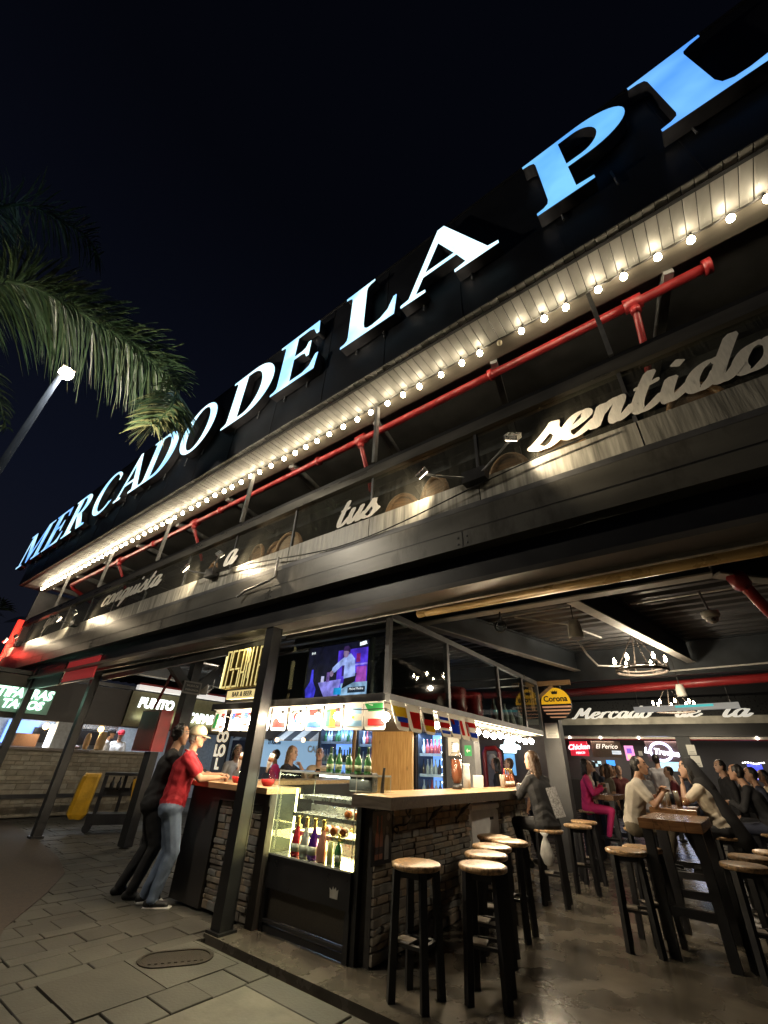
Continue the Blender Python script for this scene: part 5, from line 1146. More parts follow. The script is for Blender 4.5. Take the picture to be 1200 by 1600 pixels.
# ------------------------------------------------------------------ dining hall: pillar, ceiling, beams, pipes
hall = thing('dining_hall', 'dark steel framed dining hall behind the open front with corrugated ceiling', 'hall', (-2.9, 9.3, 0))
DECK = mat('corrugated_deck', (.060, .061, .064), .4, .3, .3, 4, .1, stretch=(.3, 3, 1))
m_ = MB(); y = 3.9
while y < 10.4:
    m_.add([(-17.8, y, 3.60), (7, y, 3.60), (7, y+.10, 3.60), (-17.8, y+.10, 3.60), (-17.8, y+.14, 3.66), (7, y+.14, 3.66), (7, y+.24, 3.66), (-17.8, y+.24, 3.66), (-17.8, y+.28, 3.60), (7, y+.28, 3.60)], [(0,1,2,3), (3,2,5,4), (4,5,6,7), (7,6,9,8)]); y += .28
m_.build('corrugated_ceiling', DECK, hall)
FLG = mat('lit_flange_steel', (.36, .345, .315), .5, .1, .25, 5, .1); WEB = mat('beam_blue_black', (.035, .042, .050), .5, .1, .3, 4, .1)  # light from the bulbs is put into the pale flange colour
def ibeam(a, b, h=.34, w=.13, nm='ceiling_beam', fm=FLG):
    a, b = Vector(a), Vector(b); u = (b-a).normalized(); up = Vector((0,0,1))
    m_ = MB(); m_.bar(a+up*(h/2+.012), b+up*(h/2+.012), .02, h-.002); m_.bar(a+up*(h+.020), b+up*(h+.020), w, .016); o = m_.build(nm, WEB, hall)
    m_ = MB(); m_.bar(a, b, w, .020); m_.build('flange', fm, o)
ibeam((-6.0, 5.06, 3.20), (.22, 5.06, 3.20), .38, .15); ibeam((.24, 5.07, 3.20), (3.6, 8.6, 3.20), .38, .13)
ibeam((-1.17, 5.16, 3.20), (-.35, 9.4, 3.20), .34, .14); ibeam((-3.3, 5.16, 3.20), (-2.3, 9.4, 3.20), .34, .14); ibeam((-8, 9.55, 3.02), (6, 9.55, 3.02), .55, .16, fm=WEB)
ibeam((-13, 4.4, 3.05), (-6.2, 4.4, 3.05), .3, .14); 
for i, xx in enumerate((-9.2, -12.5)): ibeam((xx, 3.8, 3.2), (xx+.4, 12, 3.2), .3, .14)
MB().bx(-3.10, -2.77, 9.16, 9.38, 0, 3.0).build('pillar', mat('pillar_charcoal', (.030, .031, .033), .55, 0, .25, 4, .1), hall)
MB().tube([(-3.3, 10.0, 2.87), (3.2, 9.35, 2.93)], .075, 12).build('red_pipe', RED, hall, True); MB().tube([(.42, 5.2, 3.15), (.62, 5.9, 2.95), (1.2, 7.6, 2.7)], .055, 10).build('red_pipe', RED, hall, True)
MB().tube([(.40, 5.12, 3.16), (.43, 5.24, 3.12)], .085, 10).build('red_pipe_joint', RED, hall, True)
for pts in ([(-1.95, 5.3, 3.17), (-1.6, 6.4, 3.3), (-1.35, 7.4, 3.3)], [(-2.4, 6.0, 3.42), (-1.05, 6.0, 3.42)], [(-.7, 6.3, 3.42), (1.6, 6.25, 3.42)], [(-1.62, 7.0, 3.2), (-1.55, 7.1, 3.0), (-1.55, 7.7, 2.94), (-1.1, 7.9, 2.92)], [(-.9, 9.0, 3.0), (3, 8.9, 3.05)]):
    MB().tube(pts, .014, 6).build('conduit', mat('conduit_pale', (.42, .41, .39), .4), hall, True)
m_ = MB(); m_.tube([(-2.05, 5.05, 3.18), (-2.05, 5.03, 3.06)], .012, 6); m_.tube([(-2.05+.07*math.sin(a), 5.03, 2.99-.07*math.cos(a)+.07*0) for a in [PI*.95-2*PI*k/14*.9 for k in range(15)]], .012, 6); tag(m_.build('ring_hook', BLK, None, True), 'dark ring hanging from the nearest ceiling beam', 'hook')
# pendant speakers and camera
SPK = mat('speaker_offwhite', (.50, .48, .43), .5)
for (x, y, z, s, lb) in ((-1.26, 5.42, 2.83, 1.0, 'off white bell shaped pendant speaker under the nearest ceiling beam'), (-.62, 9.1, 2.60, .9, 'off white bell shaped pendant speaker below the red pipe by the chandelier'), (-9.6, 5.6, 2.62, 1.2, 'off white bell shaped pendant speaker over the left entrance')):
    t = thing('pendant_speaker', lb, 'speaker', (x, y, z), 0, None)
    MB().lathe([(.085*s,0),(.088*s,.03*s),(.078*s,.14*s),(.055*s,.22*s),(.0001,.225*s)], 18, (x, y, z)).build('shell', SPK, t, True); MB().lathe([(.0001,-.002),(.082*s,-.002),(.082*s,.004)], 18, (x, y, z)).build('grille', DGREY, t)
    MB().tube([(x, y, z+.22*s), (x, y, 3.5)], .006, 5).build('cable', CABLE, t)
cc = thing('dome_camera', 'white dome security camera hanging near the beam corner', 'camera', (.10, 5.6, 2.85))
MB().lathe([(.075,.0),(.085,.02),(.085,.06),(.0001,.06)], 16, (.10, 5.62, 2.93)).build('base', SPK, cc, True); MB().sph((.10, 5.62, 2.925), .062, 14, 8).build('dome', gloss('grey_dome', (.35, .34, .33), 0, .2), cc, True); MB().sph((.11, 5.575, 2.90), .022, 8, 6).build('lens', BLK, cc, True); MB().tube([(.10, 5.62, 2.99), (.07, 5.5, 3.2)], .012, 6).build('stem', DGREY, cc)
cc.rotation_euler = (0, 0, 0)
# chandeliers
def chandelier(c, label, s=1.0, n=6, w=14):
    t = thing('chandelier', label, 'chandelier', c); c = Vector(c); IR = mat('rusty_iron', (.045, .035, .028), .55, .4, .4, 25, .4)
    m_ = MB(); m_.tube([c+Vector((.36*s*math.cos(2*PI*k/28), .36*s*math.sin(2*PI*k/28), .0)) for k in range(29)], .022*s, 8); m_.tube([c+Vector((.33*s*math.cos(2*PI*k/28), .33*s*math.sin(2*PI*k/28), .05*s)) for k in range(29)], .014*s, 6); m_.build('ring', IR, t, True)
    for k in range(4):
        a = 2*PI*k/4+.4; m_ = MB()
        for j in range(9):
            f = j/9; p0 = c+Vector((math.cos(a)*.34*s*(1-f), math.sin(a)*.34*s*(1-f), .05+.55*s*f)); f = (j+.85)/9; p1 = c+Vector((math.cos(a)*.34*s*(1-f), math.sin(a)*.34*s*(1-f), .05+.55*s*f)); m_.tube([p0, p1], .010*s, 5)
        m_.build('chain', IR, t)
    MB().tube([c+Vector((0, 0, .6*s)), c+Vector((0, 0, 3.55-c.z))], .010, 5).build('cable', CABLE, t)
    em_ = emit('chandelier_bulb', (1, .82, .56), 85)
    for k in range(n):
        a = 2*PI*k/n+.2; p = c+Vector((.36*s*math.cos(a), .36*s*math.sin(a), .02)); m_ = MB(); m_.tube([p, p+Vector((0, 0, .10*s))], .018*s, 8); h_ = m_.build('candle_socket', IR, t, True)
        m_ = MB(); m_.lathe([(.0001,0),(.016,.01),(.024,.04),(.014,.08),(.0001,.105)], 9, p+Vector((0, 0, .10*s))); m_.build('bulb', em_, h_, True)
    point('chandelier_light', c+Vector((0, 0, -.05)), w, (1, .84, .62), .04, t)
chandelier((-.98, 8.0, 2.86), 'rusty ring chandelier with candle bulbs under the near ceiling, closest to the beams', 1.0, 6, 75)
chandelier((-1.25, 14.5, 2.95), 'rusty ring chandelier farther back in front of the white script letters', 1.3, 8, 120)
chandelier((2.8, 8.5, 2.9), 'rusty ring chandelier over the tables at the right edge', 1.0, 6, 24) if False else None
# round beer sign on a timber bracket
co = thing('round_sign', 'round yellow sign reading Corona with black stripes hung from a timber bracket by the pillar', 'sign', (-2.70, 9.06, 2.30)); WB = woodmat('raw_timber', (.25, .15, .07), (.42, .27, .14), .5)
m_ = MB(); m_.bar((-3.25, 8.98, 2.93), (-2.38, 9.0, 2.93), .06, .09); m_.bar((-3.10, 8.98, 2.62), (-2.72, 8.99, 2.88), .05, .06); m_.bar((-3.16, 8.98, 2.45), (-3.16, 8.98, 2.98), .05, .06); m_.build('bracket', WB, co)
m_ = MB(); m_.tube([(-2.82, 9.0, 2.885), (-2.82, 9.0, 2.80)], .006, 5); m_.tube([(-2.58, 9.0, 2.885), (-2.58, 9.0, 2.80)], .006, 5); m_.build('chain', MIDG, co)
dx = frame((-2.70, 8.97, 2.56), (1, 0, 0), (0, 0, 1)); YEL = emit('sign_yellow', (.95, .52, .02), .38, (.75, .42, .02)); PEA = emit('sign_peach', (.80, .40, .22), .28, (.6, .33, .2))
MB().prism(ell(0, 0, .285, .285, 0, 350, 35), lambda a, b, c: dx(a, b, c-.05), .05).build('disc', BLK, co)
MB().prism([(x, y) for x, y in ell(0, 0, .28, .28, -2, 182, 30)], lambda a, b, c: dx(a, b, .001+c), .004).build('yellow_half', YEL, co)
for k in range(4):
    y0 = -.045-.062*k; y1 = y0-.030+.004*k; xa, xb = math.sqrt(.28**2-y0*y0), math.sqrt(.28**2-y1*y1); MB().prism([(-xa, y0), (xa, y0), (xb, y1), (-xb, y1)], lambda a, b, c: dx(a, b, .001+c), .004).build('stripe', PEA, co)
text('sign_text', 'Corona', .145, frame((-2.70, 8.962, 2.64), (1, 0, 0), (0, 0, 1)), BLK, co, .004, bold=.004)
cfn = frame((-2.70, 8.962, 2.755), (1, 0, 0), (0, 0, 1)); MB().prism([(-.05, -.03), (.05, -.03), (.065, .035), (.035, .01), (.02, .04), (0, .012), (-.02, .04), (-.035, .01), (-.065, .035)], lambda a, b, c: cfn(a, b, c), .004).build('crown', BLK, co)
def paper(x0, x1, y, z0, z1, label, lines=5, nx=0):
    t = thing('paper_notice', label, 'notice', ((x0+x1)/2, y, z0)); MB().bx(x0, x1, y-.006, y, z0, z1).build('sheet', PAPER, t); m_ = MB(); w, h = x1-x0, z1-z0
    m_.bx(x0+w*.2, x1-w*.2, y-.0075, y-.0062, z0+h*.30, z0+h*.34)
    for k in range(3): m_.bx(x0+w*.12, x1-w*(.12+.12*(k == 2)), y-.0075, y-.0062, z0+h*(.08+.06*k), z0+h*(.10+.06*k))
    m_.build('print', mat('ink_grey', (.22, .22, .22), .6), t)
paper(-3.04, -2.80, 9.158, 1.98, 2.24, 'white paper notice taped to the charcoal pillar under the round sign')

# tables of the hall
tb = thing('high_table', 'nearest high table with thick brown top, empty, at the right', 'table', (0, 0, 0), 0, 'high tables of the dining hall')
w_, d_ = .56, 1.06
for k in range(4): MB().ob((-w_/2+w_*(k+.5)/4, 0, 1.015), (w_/4-.003, d_, .09), None, .005).build('plank', WOODTAB, tb, world=False)
for sx in (-1, 1):
    for sy in (-1, 1): MB().bar((sx*(w_/2-.06), sy*(d_/2-.08), .969), (sx*(w_/2-.05), sy*(d_/2-.07), 0), .085, .085, up=(0, 1, 0)).build('leg', LEGM, tb, world=False)
MB().bar((-w_/2+.1, -d_/2+.08, .34), (w_/2-.1, -d_/2+.08, .34), .05, .07).build('crossbar', LEGM, tb, world=False); MB().bar((-w_/2+.1, d_/2-.08, .34), (w_/2-.1, d_/2-.08, .34), .05, .07).build('crossbar', LEGM, tb, world=False)
tb.location = (-.86, 6.47, 0)
for x, y, a, lb in ((-1.10, 8.55, .05, 'high table crowded with glasses before the man in the grey polo'), (-2.72, 11.4, .0, 'small high table in front of the woman in pink'), (-.55, 12.6, .1, 'high table beside the diners in black jackets at the right'), (.35, 8.3, .0, 'high table cut off by the right edge of the view'), (-2.35, 14.6, 0, 'high table far back near the waiter'), (.25, 14.2, .1, 'high table far back at the right before the blue screens')):
    dup(tb, (x, y, 0), a, lb)
SG = 'bar stools around the tables'
for x, y, a, lb in ((-1.33, 5.98, .2, 'bar stool at the front left corner of the nearest table'), (-1.24, 6.36, .7, 'bar stool behind the front left one, against the nearest table'), (-.34, 6.05, .3, 'bar stool at the front right of the nearest table'), (-.30, 6.72, .5, 'bar stool at the right side of the nearest table, farther in'), (-.10, 7.35, .1, 'bar stool standing free right of the nearest table'), (.06, 7.9, .4, 'bar stool beside the table cut off by the right edge'),
        (-1.62, 8.35, .2, 'bar stool under the man in the grey polo'), (-.60, 8.62, .3, 'bar stool under the woman in cream and black'), (-2.98, 10.95, .1, 'bar stool under the woman in pink'), (-3.25, 12.3, .2, 'bar stool under the woman in the cream top'), (-2.47, 6.95, .2, 'bar stool under the woman in the black jacket'), (-2.35, 7.9, .3, 'empty bar stool behind the woman in the black jacket'), (-2.45, 8.6, .5, 'empty bar stool by the charcoal pillar'), (-.05, 9.7, .6, 'bar stool under the diner in a black jacket at the right'), (-1.9, 11.9, .2, 'bar stool under the back diner with grey sleeves'), (.02, 11.2, .2, 'bar stool under the diner in navy at the right')):
    dup(stl, (x, y, 0), a, lb, SG)
def glassware(x, y, z, h, r, label, m=None, group=None):
    t = tag(centred(MB().lathe([(.0001,.004),(r*.8,.004),(r,h*.5),(r*.95,h),(r*.88,h),(r*.9,h*.5),(r*.7,.01),(.0001,.01)], 10, (x, y, z)).build('glass', m or JG, None, True)), label, 'glass', group); return t
rnd = random.Random(5)
for i in range(9): glassware(-1.30+rnd.random()*.42, 8.15+rnd.random()*.5, 1.061, rnd.uniform(.12, .22), .035, 'glass on the crowded table between the man in grey and the woman in cream', rnd.choice((JG, gloss('soda_glass', (.16, .06, .03), 0, .1), gloss('milky_glass', (.45, .44, .42), 0, .2))), 'glasses on the crowded table')
for i in range(3): glassware(-2.85+i*.12, 11.1+i*.1, 1.061, .20, .035, 'glass on the table in front of the woman in pink', gloss('milky_glass', (.45, .44, .42), 0, .2), 'glasses before the woman in pink')
glassware(-.60, 12.35, 1.061, .14, .05, 'white cup on the table by the diners in black jackets', PAPER)

# ------------------------------------------------------------------ far side of the hall
fw = thing('opposite_gallery', 'opposite gallery of the hall with white cursive letters over lit food stalls', 'gallery', (-3, 22, 0))
MB().bx(-30, 9, 22.0, 22.2, 3.52, 4.2).build('glass_band', mat('gallery_dark', (.02, .021, .022), .3), fw); MB().bx(-30, 9, 21.98, 22.2, 3.25, 3.518).build('parapet_strip', mat('gallery_strip', (.48, .45, .38), .5, 0, .35, 2.0), fw); MB().bx(-30, 9, 22.0, 22.4, 2.82, 3.248).build('beam', BLKM, fw); MB().bx(-30, 9, 22.1, 22.2, 4.202, 7.5).build('upper_wall', mat('gallery_upper', (.012, .012, .014), .7), fw)
MB().tube([(-30, 22.3, 2.74), (9, 22.3, 2.74)], .06, 8).build('red_pipe', RED, fw); MB().bx(-30, 9, 22.2, 22.28, 2.72, 2.80).build('lit_edge', mat('pale_edge', (.5, .46, .4), .4), fw)
gw = lambda x0, z0: (lambda a, b, c: Vector((x0+a, 21.97-c, z0+b)))
LETW = emit('gallery_letters', (1, .97, .88), .35, (.8, .78, .7))
script('word', 'Mercado', gw(-5.95, 3.50), .25, LETW, fw, xs=1.85); script('word', 'de', gw(-1.95, 3.50), .25, LETW, fw, xs=1.85); script('word', 'la', gw(-.42, 3.47), .27, LETW, fw, xs=2.1, half=.13); script('word', 'C', gw(1.4, 3.58), .27, LETW, fw, xs=1.8)
MB().bx(-30, 9, 24.9, 25.1, 0, 2.8).build('rear_wall', mat('stall_dark_wall', (.03, .027, .026), .7), fw)
for xx in (-1.95, 1.6, -9.6, -14.0): MB().bx(xx-.24, xx+.24, 22.1, 22.5, 0, 2.81).build('pillar', _M['pillar_charcoal'], fw)
for xx in (-5.0, -3.5, -6.3, .4): 
    m_ = MB(); m_.sph((xx, 22.15, 2.76), .05, 8, 6); m_.build('downlight', emit('downlight_white', (1, .9, .75), 10), fw); 
for i, (xx, ww) in enumerate(((-5.6, 50), (-3.0, 44), (.6, 24))): area('stall_ceiling_light', (xx, 23.8, 2.70), (xx, 23.6, 0), ww, 1.6, .5, (1, .88, .72), fw)
area('gallery_wash', (-3.0, 20.2, 2.5), (-3.0, 22, 3.45), 60, 5, .2, (1, .86, .62), fw)
def stallsign(name, label, x0, x1, z0, z1, y, m, d=.05):
    t = thing(name, label, 'sign', ((x0+x1)/2, y, z0)); MB().bx(x0, x1, y, y+d, z0, z1).build('board', m, t); return t
t = stallsign('neon_sign', 'red neon script sign reading Chicken at the left of the far stalls', -6.75, -5.95, 2.08, 2.68, 23.5, emit('neon_red_back', (.75, .02, .05), .55))
text('script_text', 'Chicken', .30, frame((-6.35, 23.49, 2.44), (1, 0, .06), (-.0, 0, 1)), emit('neon_pink', (1, .62, .66), 1.6), t, .02, shear=.25, bold=.010); text('small_text', 'PERICO', .12, frame((-6.3, 23.49, 2.20), (1, 0, .06), (0, 0, 1)), emit('neon_pink', (1, .62, .66), 1.6), t, .02, bold=.004)
t = stallsign('stall_sign', 'brown backlit board with pale lettering beside the red Chicken sign', -5.8, -4.55, 2.05, 2.70, 23.6, mat('stall_brown', (.10, .062, .045), .6))
text('script_text', 'El Perico', .26, frame((-5.15, 23.59, 2.48), (1, 0, 0), (0, 0, 1)), emit('pale_letters', (1, .90, .76), 1.1), t, .02, shear=.3); MB().bx(-4.95, -4.58, 23.575, 23.595, 2.18, 2.32).build('small_plate', emit('plate_white', (.75, .85, .95), .7), t); text('plate_text', 'POLLO', .11, frame((-4.76, 23.572, 2.25), (1, 0, 0), (0, 0, 1)), DGREY, t, .004)
t = stallsign('menu_screen', 'slanted pink and purple menu screen between the far stalls', -4.38, -4.02, 1.95, 2.52, 23.4, emit('screen_pink', (.85, .30, .62), .9)); MB().bx(-4.30, -4.10, 23.392, 23.399, 2.22, 2.42).build('picture', emit('screen_violet', (.22, .10, .55), .9), t); MB().bx(-4.32, -4.16, 23.392, 23.399, 2.0, 2.18).build('picture', emit('screen_peach', (1, .55, .40), .9), t)
t = stallsign('neon_sign', 'round blue white neon ring sign with script across it above the far counter', -3.55, -2.25, 1.95, 2.72, 23.6, mat('plum_board', (.09, .05, .055), .6)); NB = emit('neon_white_blue', (.62, .66, 1.0), 5)
MB().tube([(-3.0+.42*math.cos(2*PI*k/32), 23.56, 2.32+.36*math.sin(2*PI*k/32)) for k in range(33)], .018, 6).build('neon_ring', NB, t); MB().tube([(-3.0+.36*math.cos(2*PI*k/32), 23.56, 2.32+.30*math.sin(2*PI*k/32)) for k in range(33)], .012, 6).build('neon_ring', NB, t); text('neon_text', 'La Trevina', .30, frame((-3.0, 23.52, 2.30), (1, 0, -.10), (0, 0, 1)), emit('neon_script', (.85, .88, 1), 4), t, .02, shear=.3, bold=.012)
area('neon_glow', (-3.0, 23.4, 2.3), (-3.0, 20, 1.2), 6, .9, .7, (.62, .66, 1), t)
for i, (x0, x1, z0, z1, c, st, nm, lb) in enumerate(((-6.4, -5.6, 1.68, 1.90, (.45, .70, .80), .8, 'checker_panel', 'blue and black chequered lit panel under the red Chicken sign'), (-5.35, -5.0, 1.70, 1.95, (.05, .30, .85), 1.0, 'menu_screen', 'small blue screen on the far counter'), (-3.2, -1.95, 1.62, 1.98, (.42, .72, .95), .95, 'lit_counter_panel', 'pale blue lit panel behind the waiter'), (-.2, .25, 1.45, 1.95, (.06, .08, .80), 1.0, 'menu_screen', 'deep blue lit screen at the far right edge'))):
    t = stallsign(nm, lb, x0, x1, z0, z1, 23.9 if i != 3 else 23.5, emit('glow_%s_%d' % (nm, i), c, st))
    m_ = MB()
    if i == 0:
        for k in range(6):
            for j in range(2):
                if (k+j) % 2: m_.bx(x0+k*.8/6, x0+(k+1)*.8/6, 23.88, 23.899, z0+j*.11, z0+(j+1)*.11)
        m_.build('squares', BLK, t)
    if i == 3:
        m_.bx(x0+.1, x1-.02, 23.48, 23.499, z0+.02, z0+.22); m_.build('picture', emit('screen_lilac', (.65, .55, 1), 1.2), t); m_ = MB()
        for k in range(9): m_.sph((x0-.1+k*.08, 23.4, 1.99+.02*math.sin(k)), .022, 6, 5)
        m_.build('bulbs', emit('tiny_white_bulb', (1, .95, .9), 12), t)
MB().bx(-6.9, -2.0, 23.0, 23.5, 0, 1.15).build('far_counter', mat('far_counter_dark', (.06, .05, .045), .6), fw)
paper(-1.90, -1.62, 22.08, 2.18, 2.52, 'upper of two paper notices on the far hall pillar'); paper(-1.86, -1.55, 22.08, 1.78, 2.15, 'lower of two paper notices on the far hall pillar'); paper(-3.85, -3.70, 23.39, 2.15, 2.32, 'tiny white notice left of the round neon sign')
# hanging white and turquoise light box across the letters
t = thing('light_box', 'long hanging white box with a turquoise stripe in front of the far letters', 'light box', (-1, 13.2, 2.72)); MB().bar((-2.02, 13.2, 2.86), (.14, 13.1, 2.89), .16, .12).build('box', emit('box_white_lit', (.8, .78, .72), .22, (.5, .5, .47)), t)
MB().bar((-1.57, 13.11, 2.885), (-.34, 13.04, 2.905), .012, .05).build('turquoise_stripe', emit('turquoise', (.10, .62, .62), .6), t); MB().bar((-1.16, 13.10, 2.893), (-.80, 13.08, 2.903), .016, .052).build('logo', emit('logo_white', (.75, .72, .68), .5), t)
for xx in (-1.9, 0): MB().tube([(xx, 13.15, 2.9), (xx, 13.15, 4.2)], .008, 5).build('hanger', CABLE, t)
# seen through the bar: red arch, cloud sign
t = thing('red_arch', 'red rounded arch frame seen through the bar behind the diners', 'arch', (-5.5, 12, 0)); m_ = MB(); m_.tube([(-5.74, 12, 0), (-5.74, 12, 1.78), (-5.68, 12, 1.88), (-5.40, 12, 1.90), (-5.30, 12, 1.80), (-5.30, 12, 0)], .06, 8); m_.build('frame', RED, t); MB().bx(-5.68, -5.36, 12.02, 12.06, 0, 1.84).build('panel', mat('arch_grey', (.17, .17, .175), .5), t); MB().sph((-5.50, 11.98, 1.62), .13, 12, 8, (1, .3, 1.1)).build('emblem', mat('emblem_grey', (.32, .33, .34), .4), t, True)
t = thing('neon_sign', 'cloud shaped white neon sign glowing behind the bar', 'sign', (-4.97, 12, 1.7)); NBW = emit('cloud_neon', (.72, .95, 1.0), 2.6); cpts = [(-.27, -.03), (-.23, -.06), (-.20, -.05), (-.17, -.14), (.16, -.14), (.19, -.05), (.27, -.06), (.30, .0), (.25, .05), (.16, .07), (.13, .15), (.0, .19), (-.12, .15), (-.15, .06), (-.25, .04)]
clf = frame((-4.98, 11.98, 1.93), (1, 0, 0), (0, 0, 1)); MB().prism(cpts, lambda a, b, c: clf(a, b, c), .03).build('cloud', NBW, t); text('cloud_text', 'LA MONTANESA', .072, frame((-4.97, 11.945, 1.95), (1, 0, 0), (0, 0, 1)), mat('teal_ink', (.02, .10, .14), .5), t, .004); MB().bx(-5.18, -4.9, 12.0, 12.05, 1.3, 1.77).build('blue_panel', emit('blue_panel', (.14, .38, .72), .7), t)
m_ = MB(); m_.bx(-5.98, -5.93, 11.9, 11.95, 1.75, 2.15); tag(m_.build('blue_tube', emit('blue_strip', (.12, .18, 1), 1.8)), 'short vertical blue light strip beside the grey pillar', 'light')
hb = thing('hall_partition', 'dark partition behind the diners seen through the bar', 'partition', (-5, 13, 0)); MB().bx(-7.6, -4.05, 12.6, 12.7, 0, 2.5).build('panel', mat('partition_brown', (.075, .055, .045), .6), hb)
point('partition_light', (-4.6, 11.2, 2.3), 14, (1, .8, .55), .2, hb); MB().sph((-4.6, 11.2, 2.42), .06, 8, 6).build('lamp', emit('downlight_warm', (1, .8, .5), 14), hb)

# ------------------------------------------------------------------ left stalls
ls = thing('food_stalls', 'row of food stalls with lit signs and stone counter across the left entrance', 'food stalls', (-14, 6, 0))
MB().bx(-14.55, -14.0, 2.6, 7.05, 0, 1.36).build('counter_core', mat('pale_mortar', (.27, .24, .18), .85, 0, .2, 8, .3), ls)
MB().bx(-14.6, -13.93, 2.6, 5.3, 1.363, 1.42).build('counter_top', mat('stall_counter_top', (.16, .13, .11), .4), ls); MB().bx(-14.6, -13.93, 5.31, 7.1, 1.363, 1.42).build('counter_top', mat('stall_counter_pale', (.34, .30, .24), .4), ls)
lm = [MB() for _ in range(3)]; rnd = random.Random(2); z = .01
while z < 1.34:
    h = rnd.choice((.07, .09, .12)); y = 2.6-rnd.random()*.2
    while y < 7.05:
        l = rnd.uniform(.16, .36); a, b = max(2.6, y), min(7.05, y+l)
        if b-a > .03: lm[rnd.randrange(3)].ob((-13.99, (a+b)/2, z+h/2), (rnd.uniform(.024, .034), b-a-.006, min(h, 1.36-z)-.008), None, .006)
        y += l
    z += h
PST = [mat('pale_stall_stone_'+n, c, .8, 0, .2, 9, .4) for n, c in (('a', (.33, .29, .22)), ('b', (.28, .25, .19)), ('c', (.36, .33, .26)))]
for mb, m in zip(lm, PST): tag(mb.build('stones', m, ls), kind='stuff')
MB().bx(-14.4, -14.1, -2, 12, 2.02, 2.98).build('sign_band', mat('stall_band_dark', (.03, .022, .018), .5), ls); MB().bx(-17.5, -17.3, -2, 12, 0, 3).build('rear_wall', mat('stall_rear_wall', (.40, .43, .46), .5), ls); MB().bx(-17.3, -14.1, -2, 12, 3.0, 3.1).build('stall_ceiling', BLKM, ls)
MB().bx(-14.2, -14.0, 4.38, 4.72, 1.42, 2.015).build('white_pier', mat('pier_white', (.50, .53, .55), .5), ls); MB().bx(-17.0, -15.5, 5.2, 6.5, 1.95, 2.30).build('steel_hood', STEEL, ls); MB().bx(-17.25, -16.4, 4.8, 8, 0, 1.2).build('steel_bench', STEEL, ls); MB().bx(-17.28, -17.2, 4.8, 7.4, 1.55, 1.95).build('shelf_back', mat('shelf_dark', (.05, .045, .045), .5), ls)
area('stall_light', (-15.6, 5.8, 2.9), (-15.6, 5.8, 0), 220, 2.6, .6, (.80, .88, 1.0), ls); area('stall_light', (-15.6, 3.4, 2.9), (-15.6, 3.4, 0), 80, 1.6, .6, (.78, .90, 1.0), ls)
MB().bx(-17.28, -17.22, 4.1, 4.9, 1.5, 2.1).build('fridge_glow', emit('stall_blue', (.20, .38, 1.0), 1.2), ls); MB().bx(-15.0, -14.6, 3.75, 4.25, 1.43, 1.72).build('bread_rack', woodmat('bread_brown', (.10, .04, .015), (.30, .15, .06), .5, scale=14), ls); MB().bx(-14.1, -14.05, 4.26, 4.33, 1.43, 1.95).build('led_strip', emit('stall_led', (.85, .93, 1), 4), ls)
for (yy, zz, nm) in ((5.55, 1.93, 'x'), (4.22, 1.90, 'y')):
    t = thing('pendant_bulb', 'bare warm bulb hanging over the %s stall counter at the left' % ('steel hood' if nm == 'x' else 'bread'), 'bulb', (-14.3, yy, zz)); MB().sph((-14.3, yy, zz), .075, 12, 8).build('bulb', emit('stall_bulb', (1, .60, .22), 7), t, True); MB().tube([(-14.3, yy, zz+.07), (-14.3, yy, 2.4)], .008, 5).build('cord', CABLE, t)
    point('bulb_light', (-14.25, yy, zz-.1), 12, (1, .72, .4), .08, t)
t = thing('stall_sign', 'green glowing two line sign at the far left above the stalls', 'sign', (-13.98, 3.2, 2.3)); MB().bx(-14.09, -14.04, 2.2, 4.05, 2.14, 2.70).build('board', emit('green_board', (.22, .38, .26), .18, (.10, .16, .11)), t); NG = emit('green_letters', (.62, 1.0, .80), 2.0)
pfn = lambda y, z: (lambda a, b, c: Vector((-14.03+c, y+a, z+b)))
text('sign_text', 'BUTIFARRAS', .30, pfn(3.25, 2.56), NG, t, .03, shear=.15, bold=.012, xs=.9); text('sign_text', 'TACOS', .26, pfn(3.45, 2.31), NG, t, .03, shear=.15, bold=.012); MB().lathe([(.07, 0), (.12, 0), (.12, .03), (.07, .03)], 16, (-14.03, 2.42, 2.62), Matrix.Rotation(PI/2, 3, 'Y')).build('ring_logo', NG, t)
area('green_glow', (-13.9, 3.2, 2.42), (-14.5, 3.2, 2.42), 1.5, 1.4, .4, (.5, 1, .7), t)
t = thing('stall_sign', 'olive sign board with white glowing block letters PUNTO TAPAS', 'sign', (-13.98, 7.4, 2.1)); MB().bx(-14.08, -14.0, 5.95, 9.1, 2.05, 2.98).build('board', mat('olive_board', (.15, .135, .07), .55), t); NW = emit('white_block_letters', (.88, 1.0, 1.0), 3.2)
text('sign_text', 'PUNTO', .36, pfn(6.75, 2.68), NW, t, .05, shear=.1, bold=.016, xs=.88); text('sign_text', 'TAPAS', .36, pfn(8.30, 2.42), NW, t, .05, shear=.1, bold=.016, xs=.88)
area('sign_glow', (-13.88, 7.5, 2.3), (-14.2, 7.5, 2.5), 5, 2.6, .1, (.95, 1, .75), t)
t = thing('lit_ledge', 'white and red lit ledge above the PUNTO TAPAS board', 'ledge', (-13.9, 8, 3.0)); MB().bx(-14.0, -13.8, 6.0, 9.2, 3.02, 3.14).build('white_strip', emit('ledge_white', (1, .95, .9), .55), t); MB().bx(-13.99, -13.82, 6.0, 9.2, 3.145, 3.20).build('red_strip', RED, t)
